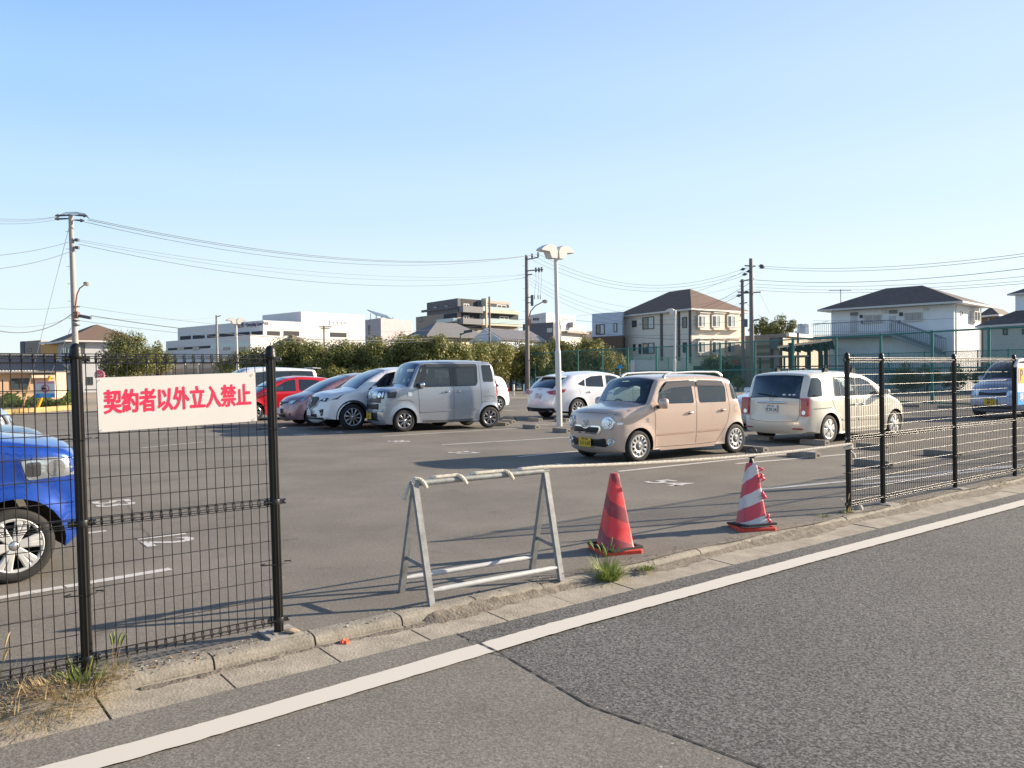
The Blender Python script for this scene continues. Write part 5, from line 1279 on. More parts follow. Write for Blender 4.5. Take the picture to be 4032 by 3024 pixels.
for sg in (1, -1):
    P = [(sg * .44, .66), (sg * .70, .66), (sg * .72, .84), (sg * .50, .80)]; P = P if sg > 0 else P[::-1]
    h = c.fpatch(P, 'headlight', m_lamp, off=.012, th=.03); c.spatch([(.64, .66), (.62, .80), (.20, .96), (.14, .94), (.40, .70)], 'headlight_side', m_lamp, sg, .008, .02, h)
c.fpatch(rect(-.42, .42, .56, .76, .03), 'grille', m_chrome, off=.012, th=.02)

# ---- 14 pale blue kei car at the right edge
P_lb = carpaint('paint_pale_blue', (.33, .37, .47), .45, .35)
sp = dict(hatch(3.395, 1.475, 1.62, 2.35, .66, 1.0, .27, .98, -.02, .65, .2, nose=.86, tumble=.15, sill=.22, tf=.10, g0=g_smoke))
c = car_at(sp, (4062, 1650), 180 + 31, 1.12, P_lb, 'front', 1, label='pale blue kei car with yellow plate behind the right fence', cat='car')
c.body(); c.wheels((6, .03, .04), .15, mrim=m_wcap); c.seats(-.9, .55); doors(c, 2.35, 1.6, .98); c.mirror(-.45, 1.03, P_lb)
c.plate(1, .46, .02, m_yplate, '多摩 580', '47-15', m_pblack, off=.035); c.fpatch(rect(-.36, .36, .62, .72, .02), 'grille', m_gr, off=.010, th=.02); c.fpatch(rect(-.5, .5, .26, .36, .03), 'lower_grille', m_gr, off=.010, th=.02)
for sg in (1, -1): c.fpatch(rect(min(sg * .38, sg * .58), max(sg * .38, sg * .58), .62, .76, .03), 'headlight', m_lamp, off=.012, th=.03)

# ================================================================ wheel stops
m_stop = mat('wheel_stop_concrete', (.27, .245, .20), .9, noise=.25, nscale=12, bump=.3)
b = MB(); pr_ = [(-.085, 0), (.085, 0), (.075, .06), (.045, .105), (-.06, .105), (-.085, .09)]
Mx = Matrix(((0, 1, 0), (1, 0, 0), (0, 0, 1))).transposed()
n = len(pr_); vs = [(-.30, p[0], p[1]) for p in pr_] + [(.30, p[0], p[1]) for p in pr_]
b.add(vs, [tuple(range(n))[::-1], tuple(range(n, 2 * n))] + [(i, (i + 1) % n, n + (i + 1) % n, n + i) for i in range(n)])
stop = b.build('wheel_stop', m_stop)
hb = MB(); 
for sg in (-1, 1): hb.box((sg * .3005, 0, .05), (.004, .06, .035))
hole = hb.build('end_hole', m_dark, stop)
stops = [(1977, 1676, 'beside the silver van rear wheel'), (2009, 1652, 'standing alone between the silver van and the white hatchback'), (2002, 1666, 'behind the rear of the silver van'),
         (2108, 1658, 'under the tail of the white hatchback'), (2213, 1659, 'beside the foot of the lamp post, under the white hatchback'), (2092, 1687, 'lying in the open bay left of the lamp post'),
         (2213, 1702, 'lying in the open bay in front of the lamp post'), (2966, 1778, 'behind the rear wheel of the beige kei car'), (2995, 1732, 'under the left rear of the cream estate'),
         (3208, 1750, 'under the right rear wheel of the cream estate'), (3165, 1800, 'in the empty bay behind the rope'), (3435, 1768, 'seen through the fence beside the cream estate'),
         (3440, 1836, 'nearest one seen through the right fence'), (3712, 1796, 'seen through the widest fence panel'), (3590, 1603, 'in the far row, left of the pair by the green fence'), (3726, 1607, 'in the far row, right of the pair by the green fence')]
for i, (x, y, t) in enumerate(stops):
    o = stop if i == 0 else copy_tree(stop)
    o.location = G(x, y) + Vector((0, 0, .001)); o.rotation_euler = (0, 0, radians(34 - 90) if y > 1620 else radians(-35))
    tag(o, 'concrete wheel stop ' + t, 'wheel stop', 'concrete wheel stops')
# ================================================================ buildings
m_win = mat('window_glass', (.05, .065, .075), .05, 0, .9); m_curt = mat('curtained_glass', (.42, .46, .46), .15, 0, .8)
m_wfr = mat('window_frame_white', (.62, .60, .57), .5); m_wfd = mat('window_frame_dark', (.06, .055, .05), .5)
def up2(x): return Vector((x.x, x.y, 0))
class Bld:
    def __init__(s, label, name='house', cat='house', group=None):
        s.r = empty(name, label=label, cat=cat, group=group)
    def foot(s, B, A, C):                       # near corner, left end, right end (px, depth)
        s.B, s.A, s.C = [up2(PD(p, 1450, D)) for p, D in (B, A, C)]
        s.r.location = s.B; s.D = s.A + s.C - s.B; return s
    def shift(s, p): return p - s.r.location
    def part(s, mb, name, m, parent=None, **k):
        mb.v = [tuple(Vector(v) - s.r.location) for v in mb.v]; return mb.build(name, m, parent or s.r, **k)
    def zt(s, px, py, D): return PD(px, py, D).z
    def box(s, z0, z1, m, name='wall', P=None, grow=0.0):
        P = P or [s.B, s.C, s.D, s.A]
        if grow:
            c = sum(P, Vector()) / 4; P = [p + (p - c).normalized() * grow for p in P]
        b = MB(); v = [p + Vector((0, 0, z0)) for p in P] + [p + Vector((0, 0, z1)) for p in P]
        b.add(v, [(3, 2, 1, 0), (4, 5, 6, 7), (0, 1, 5, 4), (1, 2, 6, 5), (2, 3, 7, 6), (3, 0, 4, 7)]); return s.part(b, name, m)
    def hip(s, z0, rise, m, over=.5, inset=None, P=None, m2=None, th=.18, name='roof'):
        P = P or [s.B, s.C, s.D, s.A]; c = sum(P, Vector()) / 4
        e1 = (P[1] - P[0]); e2 = (P[3] - P[0]); u, v = e1.normalized(), e2.normalized(); L1, L2 = e1.length + 2 * over, e2.length + 2 * over
        Q = [c + u * (a * L1 / 2) + v * (b_ * L2 / 2) for a, b_ in ((-1, -1), (1, -1), (1, 1), (-1, 1))]
        if L1 > L2: h = (L1 - L2) / 2; R = [c - u * h, c + u * h]; F = [(0, 1, 5, 4), (1, 2, 5), (2, 3, 4, 5), (3, 0, 4)]
        else: h = (L2 - L1) / 2; R = [c - v * h, c + v * h]; F = [(0, 1, 4), (1, 2, 5, 4), (2, 3, 5), (3, 0, 4, 5)]
        if inset is not None: pass
        V = [q + Vector((0, 0, z0)) for q in Q] + [r + Vector((0, 0, z0 + rise)) for r in R]
        b = MB(); b.add(V, F); ro = s.part(b, name, m)
        b = MB(); V2 = [q + Vector((0, 0, z0 - th)) for q in Q] + [q + Vector((0, 0, z0 - .003)) for q in Q]
        b.add(V2, [(3, 2, 1, 0), (0, 1, 5, 4), (1, 2, 6, 5), (2, 3, 7, 6), (3, 0, 4, 7)]); s.part(b, 'eaves', m2 or m_wfr)
        return ro, Q
    def wp(s, P, Q, px, py):
        d = (Q - P).normalized(); n = Vector((-d.y, d.x, 0)); w = onplane(px, py, P, n); return (w - P).dot(d), w.z
    def rect(s, P, Q, px0, px1, py0, py1):
        pm, ym = (px0 + px1) / 2, (py0 + py1) / 2
        return s.wp(P, Q, px0, ym)[0], s.wp(P, Q, px1, ym)[0], s.wp(P, Q, pm, py1)[1], s.wp(P, Q, pm, py0)[1]
    def out(s, P, Q):
        d = (Q - P).normalized(); n = Vector((-d.y, d.x, 0)); n = -n if n.dot(P) > 0 else n; return d, n     # normal towards the camera
    def slab(s, P, Q, px0, px1, py0, py1, m, name, d0=0, d1=.06, parent=None):
        a, b_, z0, z1 = s.rect(P, Q, px0, px1, py0, py1); d, n = s.out(P, Q); mb = MB()
        mb.boxp(P + d * a + n * d0 + Vector((0, 0, z0)), d * (b_ - a), n * (d1 - d0), (0, 0, z1 - z0)); return s.part(mb, name, m, parent)
    def window(s, P, Q, px0, px1, py0, py1, fr=None, gl=None, mull=1, fw=.07, deep=.06, half=None):
        a, b_, z0, z1 = s.rect(P, Q, px0, px1, py0, py1); d, n = s.out(P, Q); w = b_ - a; h = z1 - z0; o = P + d * a + Vector((0, 0, z0)); mb = MB()
        fw = min(fw, w * .2)
        mb.boxp(o, d * w, n * deep, (0, 0, fw)); mb.boxp(o + Vector((0, 0, h - fw)), d * w, n * deep, (0, 0, fw))
        for k in range(mull + 2):
            mb.boxp(o + d * ((w - fw) * k / (mull + 1)) + Vector((0, 0, fw)), d * fw, n * deep * .96, (0, 0, h - 2 * fw))
        f = s.part(mb, 'window', fr or m_wfr)
        for k in range(mull + 1):
            mb = MB(); x0 = (w - fw) * k / (mull + 1) + fw; x1 = (w - fw) * (k + 1) / (mull + 1)
            mb.boxp(o + d * x0 + n * .004 + Vector((0, 0, fw)), d * (x1 - x0), n * deep * .35, (0, 0, h - 2 * fw))
            s.part(mb, 'pane', (half if (half and k % 2) else gl) or m_win, f)
        return f
    def pipe(s, P, Q, px, py0, py1, m, r=.06, name='downpipe'):
        a, z1 = s.wp(P, Q, px, py0); _, z0 = s.wp(P, Q, px, py1); d, n = s.out(P, Q); mb = MB()
        mb.tube([P + d * a + n * (r + .02) + Vector((0, 0, z0)), P + d * a + n * (r + .02) + Vector((0, 0, z1))], r, 6); return s.part(mb, name, m)

def wallm(name, col, n=.06, sc=1.2, bump=.15): return mat(name, col, .85, noise=n, nscale=sc, bump=bump, bscale=30, detail=8)
w_beige = wallm('wall_beige_sided', (.72, .65, .55)); r_brown = mat('roof_brown', (.15, .10, .075), .85, noise=.22, nscale=6, bump=.5, bscale=12)
r_dark = mat('roof_dark', (.105, .082, .070), .8, noise=.3, nscale=3, bump=.4, bscale=9); w_white = wallm('wall_white', (.80, .82, .84)); w_pale = wallm('wall_pale_blue', (.50, .56, .64))
w_bigw = wallm('wall_store_white', (.66, .63, .60), .03, .3); w_grey = wallm('wall_grey', (.22, .22, .225)); w_greyd = wallm('wall_grey_dark', (.13, .13, .14)); w_tan = wallm('wall_tan', (.30, .25, .20))
w_brown = wallm('wall_brown', (.14, .085, .06)); w_orange = wallm('wall_orange', (.66, .36, .12)); w_apri = wallm('wall_apricot', (.62, .42, .27)); r_grey = mat('roof_grey', (.15, .15, .155), .85, noise=.15, nscale=4, bump=.3, bscale=12)
m_rail = mat('railing_grey', (.26, .27, .29), .5); m_teal = mat('teal_paint', (.015, .17, .145), .5); m_balg = mat('balcony_glass', (.42, .52, .52), .15)
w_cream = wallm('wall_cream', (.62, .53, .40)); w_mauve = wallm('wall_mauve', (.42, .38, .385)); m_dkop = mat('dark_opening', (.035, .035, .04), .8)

# ---- beige three storey house with brown hipped roof
h = Bld('beige three storey house with brown hipped roof and six bay windows').foot((2724, 88), (2440, 99), (2930, 93.5))
He = PD(2724, 1222, 88).z; h.box(-.3, He, w_beige); h.hip(He + .18, 2.75, r_brown, .55)
B, A_, C_ = h.B, h.A, h.C
for px in (2606, 2674): h.slab(A_, B, px - 4, px + 4, 1236 if px < 2650 else 1222, 1420, m_wfd, 'dark_trim', 0, .10)
h.pipe(A_, B, 2720, 1224, 1430, m_wfd, .13); h.pipe(A_, B, 2443, 1248, 1400, m_wfd, .08)
for (x0, x1, y0, y1, g) in ((2531, 2576, 1248, 1296, 1), (2490, 2507, 1262, 1288, 0), (2532, 2577, 1350, 1393, 1), (2494, 2503, 1355, 1382, 0), (2516, 2526, 1354, 1394, 0), (2688, 2705, 1248, 1291, 0), (2690, 2705, 1348, 1389, 0)):
    h.window(A_, B, x0, x1, y0, y1, m_wfd, m_win, g, .08, .08, m_curt)
for (x0, x1) in ((2749, 2779), (2803, 2838), (2864, 2897)):
    for (y0, y1) in ((1239, 1292), (1341, 1393)):
        d, n = h.out(B, C_); a, b_, z0, z1 = h.rect(B, C_, x0 - 5, x1 + 3, y0 - 4, y1 + 4)
        mb = MB(); mb.boxp(B + d * a + Vector((0, 0, z0)), d * (b_ - a), n * .42, (0, 0, z1 - z0)); bay_ = h.part(mb, 'bay_window', w_beige)
        P2, Q2 = B + n * .42, C_ + n * .42; w = h.window(P2, Q2, x0 - 1, x1 - 3, y0 + 3, y1 - 3, m_wfr, m_win, 1, .10, .06, m_curt)
        mb = MB(); mb.boxp(B + d * (a - .1) + Vector((0, 0, z0 - .12)), d * (b_ - a + .2), n * .55, (0, 0, .12)); mb.boxp(B + d * (a - .1) + Vector((0, 0, z1)), d * (b_ - a + .2), n * .55, (0, 0, .1)); h.part(mb, 'bay_ledge', w_beige)
h.slab(A_, B, 2610, 2640, 1160, 1176, r_grey, 'skylight', -2.6, -2.5) if False else None
h.slab(B, C_, 2876, 2916, 1411, 1438, mat('shop_sign_cream', (.66, .52, .34), .5), 'shop_sign', .05, .15)
d, n = h.out(B, C_); a, z = h.wp(B, C_, 2893, 1427); text_mesh('とILLL,', .62, mat('sign_orange', (.75, .14, .03), .5), frame(B + d * a + n * .17 + Vector((0, 0, z)) - h.r.location, d, (0, 0, 1)), h.r, .02, .02, name='shop_lettering')
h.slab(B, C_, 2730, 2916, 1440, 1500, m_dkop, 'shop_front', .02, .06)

# ---- white two storey apartment house with outside stair
h = Bld('white two storey apartment house with dark hipped roof and outside stair', 'apartment_house', 'apartment house').foot((3757, 63.0), (3274, 69.8), (3856, 67.8))
He = PD(3762, 1197, 63).z; h.box(-.3, He, w_white); h.hip(He + .16, 1.75, r_dark, .85, th=.14)
B, A_, C_ = h.B, h.A, h.C; bars = MB()
for (x0, x1, y0, y1) in ((3404, 3471, 1240, 1267), (3562, 3633, 1230, 1261)):
    f = h.window(A_, B, x0, x1, y0, y1, m_wfr, m_win, 1, .07, .08)
    a, b_, z0, z1 = h.rect(A_, B, x0, x1, y0, y1); d, n = h.out(A_, B); mb = MB()
    for k in range(15): mb.boxp(A_ + d * (a + (b_ - a) * (k + .3) / 15) + n * .12 + Vector((0, 0, z0)), d * .05, n * .04, (0, 0, z1 - z0))
    mb.boxp(A_ + d * (a - .05) + n * .11 + Vector((0, 0, z0 - .08)), d * (b_ - a + .1), n * .08, (0, 0, .08)); h.part(mb, 'window_bars', m_wfr, f)
for (x0, x1, y0, y1, m) in ((3350, 3378, 1230, 1242, w_grey), (3502, 3533, 1221, 1234, w_grey), (3387, 3397, 1240, 1252, m_wfd), (3543, 3555, 1230, 1244, m_wfd), (3475, 3491, 1219, 1233, m_wfr), (3637, 3655, 1210, 1223, m_wfr), (3393, 3399, 1262, 1274, m_wfd), (3538, 3546, 1262, 1274, m_wfd)):
    h.slab(A_, B, x0, x1, y0, y1, m, 'wall_vent', 0, .14)
for x0 in (3349, 3501): h.slab(A_, B, x0, x0 + 26, 1244, 1308, wallm('door_white', (.56, .57, .56)), 'door', 0, .05)
d, n = h.out(A_, B)
a0, zf = h.wp(A_, B, 3275, 1316); a1, _ = h.wp(A_, B, 3535, 1316); zf = h.wp(A_, B, 3450, 1318)[1]
mb = MB(); mb.boxp(A_ + d * (a0 - 1) + n * .02 + Vector((0, 0, zf - .22)), d * (a1 - a0 + 1), n * 1.3, (0, 0, .22)); h.part(mb, 'walkway', w_grey)
def railing(p, q, hh=1.05, gap=.16):
    mb = MB(); t = q - p; k = max(2, int(t.length / gap))
    for i in range(k + 1): c0 = p + t * i / k; mb.tube([c0, c0 + Vector((0, 0, hh))], .016, 4)
    mb.tube([p + Vector((0, 0, hh)), q + Vector((0, 0, hh))], .035, 6); mb.tube([p + Vector((0, 0, .08)), q + Vector((0, 0, .08))], .025, 5); return mb
e = A_ + d * (a0 - 1) + n * 1.27 + Vector((0, 0, zf)); f_ = A_ + d * a1 + n * 1.27 + Vector((0, 0, zf)); h.part(railing(e, f_), 'railing', m_rail)
st0 = A_ + d * a1 + n * .4 + Vector((0, 0, zf)); aS, zS = h.wp(A_, B, 3715, 1388); st1 = A_ + d * (aS + .3) + n * .4 + Vector((0, 0, zS))
for off in (0, .87):
    h.part(railing(st0 + n * off, st1 + n * off), 'stair_railing', m_rail)
mb = MB(); t = st1 - st0; k = 15
for i in range(k): mb.boxp(st0 + t * i / k + Vector((0, 0, -.05)), d * .27, n * .85, (0, 0, .04))
for off in (-.02, .87): mb.boxp(st0 + n * off + Vector((0, 0, -.25)), t, n * .04, (0, 0, .25))
h.part(mb, 'stair', m_rail)
h.pipe(A_, B, 3765, 1200, 1400, m_wfr, .06); h.pipe(B, C_, 3858, 1205, 1400, m_wfr, .05)
h.window(B, C_, 3819, 3842, 1226, 1267, m_wfr, m_win, 1, .08, .35); h.window(B, C_, 3780, 3790, 1224, 1242, m_wfr, m_win, 0, .06, .06)
mb = MB(); p = (h.A * .7 + h.D * .3) + Vector((0, 0, He + .8)); mb.tube([p, p + Vector((0, 0, 1.2))], .04, 5)
for k in range(5): mb.tube([p + Vector((-.9 + k * .4, -.3, 1.1)), p + Vector((-.9 + k * .4, .3, 1.1))], .02, 4)
mb.tube([p + Vector((-1, 0, 1.1)), p + Vector((.9, 0, 1.1))], .025, 4); h.part(mb, 'aerial', m_rail)

# ---- house at the right edge
h = Bld('grey house with purple brown roof and upper storey at the right edge').foot((4180, 52), (3872, 57), (4400, 60))
z1 = PD(3890, 1290, 57).z; h.box(-.3, z1, wallm('wall_greige', (.56, .54, .50)))
h.hip(z1 + .12, 1.45, r_dark, .45, th=.12)
B, A_ = h.B, h.A; d, n = h.out(A_, B)
za, zb_ = PD(3990, 1222, 57).z - .6, PD(3990, 1165, 57).z
a0, _ = h.wp(A_, B, 3933, 1200); P2 = [A_ + d * a0 - n * 1.6, A_ + d * (a0 + 7) - n * 1.6, A_ + d * (a0 + 7) - n * 6, A_ + d * a0 - n * 6]
mb = MB(); v = [p + Vector((0, 0, za - 1.5)) for p in P2] + [p + Vector((0, 0, zb_)) for p in P2]; mb.add(v, [(3, 2, 1, 0), (4, 5, 6, 7), (0, 1, 5, 4), (1, 2, 6, 5), (2, 3, 7, 6), (3, 0, 4, 7)]); h.part(mb, 'upper_wall', w_white)
h.hip(zb_ + .1, 1.2, r_dark, .35, P=P2, th=.1, name='upper_roof')
h.window(A_, B, 3950, 3968, 1294, 1319, m_wfd, m_win, 0, .06, .06); h.window(A_, B, 4026, 4046, 1294, 1317, m_wfd, m_win, 0, .06, .06)
# brown house between
h = Bld('narrow brown house behind the white apartment house').foot((3925, 82), (3862, 84), (3990, 88)); h.box(-.3, 6.6, w_brown); h.hip(6.75, .9, r_dark, .4)
h.window(h.A, h.B, 3885, 3900, 1250, 1265, m_wfd, m_win, 0)

# ---- striped beige hall, carport, canopy
h = Bld('low beige hall with brown stripes and white parapet behind the carport', 'hall', 'building').foot((3092, 84), (2925, 90), (3262, 95))
z1 = PD(3092, 1312, 84).z; h.box(-.3, z1, w_tan); B, A_, C_ = h.B, h.A, h.C
for y in (1358, 1388, 1418): h.slab(A_, B, 2975, 3040, y, y + 14, w_brown if False else mat('stripe_brown', (.17, .125, .085), .8), 'stripe', 0, .05)
h.slab(A_, B, 3040, 3080, 1330, 1374, w_greyd, 'dark_panel', 0, .3); h.slab(A_, B, 3040, 3044, 1330, 1450, w_brown, 'frame_post', 0, .3); h.slab(A_, B, 3077, 3081, 1330, 1450, w_brown, 'frame_post', 0, .3)
h.slab(B, C_, 3094, 3235, 1317, 1330, mat('parapet_white', (.66, .62, .56), .6), 'parapet', .02, .35); h.slab(B, C_, 3082, 3180, 1334, 1362, w_cream, 'bright_band', 0, .04); h.slab(B, C_, 3080, 3230, 1380, 1450, w_cream, 'front_band', 0, .04)
for x in (3115, 3160, 3205): h.window(B, C_, x, x + 22, 1338, 1356, m_wfr, m_win, 1, .06, .08)
m_cp = mat('carport_steel', (.018, .018, .02), .6)
cp = empty('carport', G(3270, 1500, 0), label='dark steel carport with a sloping roof beside the white apartment house', cat='carport'); o0 = cp.location.copy(); Dc = 62.0
def cpv(px, py, D): return PD(px, py, D) - o0
mb = MB(); q = [cpv(3062, 1372, 58), cpv(3275, 1342, 62), cpv(3284, 1374, 70), cpv(3125, 1384, 66)]; mb.add(q + [v + Vector((0, 0, .16)) for v in q], [(3, 2, 1, 0), (4, 5, 6, 7), (0, 1, 5, 4), (1, 2, 6, 5), (2, 3, 7, 6), (3, 0, 4, 7)]); mb.build('roof', m_cp, cp)
for px, D in ((3112, 59), (3230, 61), (3252, 64), (3185, 66)):
    p = PD(px, 1350, D); mb = MB(); mb.boxp(Vector((p.x - .12, p.y - .12, 0)) - o0, (.24, 0, 0), (0, .24, 0), (0, 0, p.z)); mb.build('post', m_cp, cp)
mb = MB()
for i in range(8): mb.boxp(q[0].lerp(q[1], i / 7) + Vector((0, 0, -.12)), q[3].lerp(q[2], i / 7) - q[0].lerp(q[1], i / 7), (.1, 0, 0), (0, 0, .12))
mb.build('rafters', m_cp, cp)
cn_ = empty('canopy', G(3060, 1530, 0), label='long low canopy with a pink white fascia below the striped hall', cat='canopy'); o0 = cn_.location.copy()
mb = MB(); p, q_ = PD(2952, 1409, 66), PD(3185, 1406, 60); mb.boxp(p - o0, q_ - p, (.3, 2.2, 0), (0, 0, .12)); mb.build('roof', m_wfd, cn_)
mb = MB(); t = q_ - p
for i in range(46): mb.boxp(p - o0 + t * i / 46 + Vector((0, -.05, .02)), t * (.7 / 46), (0, .05, 0), (0, 0, .13))
mb.build('fascia', mat('fascia_pink', (.62, .50, .46), .6), cn_)
for f in (.06, .2, .42, .62, .8, .97):
    c0 = p + t * f; mb = MB(); mb.boxp(Vector((c0.x, c0.y + .3, 0)) - o0, (.12, 0, 0), (0, .12, 0), (0, 0, c0.z)); mb.build('post', m_wfd, cn_)

# ---- pale blue and brown house, white blocks
h = Bld('pale blue upper storey house with brown ground floor', 'house').foot((2452, 96), (2333, 99), (2520, 112))
zt = PD(2333, 1236, 99).z; zm = PD(2400, 1323, 97).z; h.box(zm, zt, w_pale, 'upper_wall'); h.box(-.3, zm - .004, w_brown, 'lower_wall')
h.window(h.A, h.B, 2347, 2381, 1277, 1318, m_wfd, m_win, 1, .08, .08, m_curt); h.window(h.A, h.B, 2417, 2430, 1272, 1308, m_wfd, m_curt, 0, .08, .08)
h.slab(h.A, h.B, 2368, 2378, 1340, 1400, w_greyd, 'dark_door', 0, .05)
h = Bld('white stepped apartment block in the far middle', 'apartment_block', 'apartment block').foot((2152, 128), (2088, 134), (2268, 137))
h.box(-.3, PD(2152, 1230, 128).z, w_bigw); h.window(h.B, h.C, 2214, 2234, 1252, 1270, m_wfr, m_curt, 1); h.window(h.B, h.C, 2194, 2204, 1258, 1270, m_wfr, m_win, 0); h.window(h.B, h.C, 2250, 2258, 1254, 1270, m_wfr, m_curt, 0)
for x in (2100, 2108, 2116): h.window(h.A, h.B, x, x + 5, 1252, 1262, m_wfd, m_win, 0, .1)
h = Bld('lower white block with balconies in front of the stepped apartments', 'apartment_block', 'apartment block').foot((2208, 118), (2150, 120), (2310, 126))
h.box(-.3, PD(2208, 1269, 118).z, w_bigw)
for (x0, x1) in ((2226, 2240), (2262, 2280), (2288, 2298)): h.window(h.B, h.C, x0, x1, 1293, 1308, m_wfr, m_curt, 1)
h.slab(h.B, h.C, 2236, 2246, 1270, 1290, w_mauve, 'chimney_shaft', 0, .8); h.slab(h.B, h.C, 2212, 2306, 1308, 1314, w_tan, 'balcony_rail', 0, .9)
h = Bld('dark grey flat roofed house with white windows behind the utility pole', 'house').foot((2180, 108), (2060, 112), (2212, 115))
h.box(-.3, PD(2180, 1268, 108).z, w_greyd); h.window(h.A, h.B, 2155, 2175, 1292, 1308, m_wfr, m_curt, 1); h.window(h.B, h.C, 2190, 2206, 1292, 1310, m_wfr, m_curt, 1)
h = Bld('small dark house between the white blocks and the pale blue house').foot((2340, 125), (2310, 128), (2380, 132)); h.box(-.3, PD(2340, 1302, 125).z, w_mauve); h.window(h.A, h.B, 2312, 2318, 1308, 1322, m_wfr, m_curt, 0)

# ---- ribbed white metal roof house, grey hipped house, grey box with solar panel
h = Bld('house with a white ribbed metal roof left of the utility pole').foot((1975, 88), (1862, 94), (2140, 96))
z1 = PD(1975, 1345, 88).z; h.box(-.3, z1, w_pale); z2 = PD(1962, 1292, 90).z
d1 = (h.C - h.B); d2 = (h.A - h.B); b = MB(); u1 = d1.normalized(); u2 = d2.normalized(); o = h.B - u1 * .4 - u2 * .4
L1, L2 = d1.length + .8, d2.length + .8; V = [o, o + u1 * L1, o + u1 * L1 + u2 * L2, o + u2 * L2]; rz_ = [Vector((0, 0, z1 + .2)), Vector((0, 0, z2))]
v0, v1 = o + rz_[0], o + u1 * L1 + rz_[0]; r0, r1 = o + u2 * L2 * .5 + rz_[1], o + u1 * L1 + u2 * L2 * .5 + rz_[1]; v2, v3 = o + u1 * L1 + u2 * L2 + rz_[0], o + u2 * L2 + rz_[0]
nn = 22
for i in range(nn):
    f0, f1, f2 = i / nn, (i + .75) / nn, (i + 1) / nn
    for (p0, p1, q0, q1) in ((v0, v1, r0, r1), (r0, r1, v3, v2)):
        a_, b__, c_, d_ = p0.lerp(p1, f0), p0.lerp(p1, f1), q0.lerp(q1, f1), q0.lerp(q1, f0); b.quad(a_, b__, c_, d_)
        e_, f__ = p0.lerp(p1, f2), q0.lerp(q1, f2); zz = Vector((0, 0, .12)); b.quad(b__ + zz, e_ + zz, f__ + zz, c_ + zz); b.quad(b__, b__ + zz, c_ + zz, c_)
h.part(b, 'roof', mat('roof_white_metal', (.55, .50, .47), .45, .2)); b = MB(); b.add([v0, r0, v3, V[0] + Vector((0, 0, z1)), V[3] + Vector((0, 0, z1))], [(0, 1, 2), (0, 2, 4, 3)]); b.add([v1, r1, v2], [(0, 2, 1)]); h.part(b, 'gable', w_pale)
h.slab(h.A, h.B, 1880, 1886, 1355, 1380, w_greyd, 'shutter', 0, .05)
h = Bld('house with a grey slate hipped roof above the hedge').foot((1690, 92), (1612, 97), (1905, 99)); z1 = PD(1690, 1327, 92).z; h.box(-.3, z1, w_cream); h.hip(z1 + .18, 1.75, r_grey, .7, m2=m_wfd)
h.window(h.B, h.C, 1790, 1815, 1338, 1352, m_wfd, m_win, 1); h.slab(h.A, h.B, 1625, 1670, 1319, 1326, m_wfr, 'gutter_board', .6, .75)
h = Bld('flat grey mauve building with tilted solar panels', 'building', 'building').foot((1502, 118), (1440, 122), (1626, 125)); z1 = PD(1502, 1252, 118).z; h.box(-.3, z1, w_mauve)
h.window(h.A, h.B, 1450, 1457, 1281, 1316, m_wfd, m_win, 0, .1); p = h.B.lerp(h.A, .3) + Vector((0, 0, z1 + .5)); b = MB(); e1 = (h.C - h.B) * .55; e2 = (h.A - h.B) * .8
b.boxp(p, e1 + Vector((0, 0, -.5)), e2 * .7 + Vector((0, 0, .9)), (0, 0, .1)); h.part(b, 'solar_panel', mat('solar_black', (.02, .025, .04), .2)); b = MB()
for f in (.05, .35, .65, .95): b.tube([p + e1 * f + Vector((0, 0, -.5)), p + e1 * f + Vector((0, 0, 0))], .05, 4); b.tube([p + e1 * f + e2 * .5 + Vector((0, 0, -.5)), p + e1 * f + e2 * .5 + Vector((0, 0, .4))], .05, 4)
h.part(b, 'panel_stand', m_rail)
for (a_, b__, c_, D, lab) in ((1150, 1090, 1218, 84, 'brown roofed house peeping over the hedge in front of the store'),):
    h = Bld(lab).foot((a_, D), (b__, D + 4), (c_, D + 5)); z1 = PD(a_, 1352, D).z; h.box(-.3, z1, w_tan); h.hip(z1 + .1, 1.0, r_brown, .4); h.window(h.B, h.C, a_ + 20, a_ + 34, 1362, 1376, m_wfd, m_win, 1)

# ---- grey apartment block with balconies
h = Bld('grey and tan apartment block with glass balconies beyond the hedge', 'apartment_block', 'apartment block').foot((1805, 140), (1640, 152), (2042, 151))
z3 = PD(1805, 1228, 140).z; h.box(-.3, z3, w_tan); B, A_, C_ = h.B, h.A, h.C; d, n = h.out(B, C_); d2_, n2 = h.out(A_, B)
z4 = PD(1805, 1174, 140).z; a1_, _ = h.wp(B, C_, 1897, 1200)
P = [B, B + d * a1_, B + d * a1_ + (A_ - B) * .72, B + (A_ - B) * .72]; h.box(z3 + .002, z4, w_greyd, 'upper_wall', P)
a2_, _ = h.wp(B, C_, 2008, 1200); z5 = PD(1960, 1184, 146).z; P = [B + d * a1_ + n * .01, B + d * a2_, B + d * a2_ + (A_ - B) * .6, B + d * a1_ + (A_ - B) * .6]; h.box(z3 + .002, z5, wallm('wall_apart_beige', (.44, .38, .32)), 'right_wing', P)
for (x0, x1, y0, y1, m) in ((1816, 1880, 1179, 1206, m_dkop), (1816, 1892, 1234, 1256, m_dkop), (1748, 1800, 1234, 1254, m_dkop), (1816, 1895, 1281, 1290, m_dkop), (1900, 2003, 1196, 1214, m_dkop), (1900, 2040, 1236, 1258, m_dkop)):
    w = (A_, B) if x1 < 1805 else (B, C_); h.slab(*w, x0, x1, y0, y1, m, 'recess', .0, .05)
for (x0, x1, y0, y1) in ((1824, 1846, 1196, 1210), (1824, 1846, 1243, 1256), (1906, 1925, 1198, 1212), (1955, 1992, 1200, 1214), (1910, 1930, 1240, 1256), (1966, 2002, 1246, 1258), (1888, 1898, 1240, 1256)): h.window(B, C_, x0, x1, y0, y1, m_wfr, m_curt, 1, .12, .10)
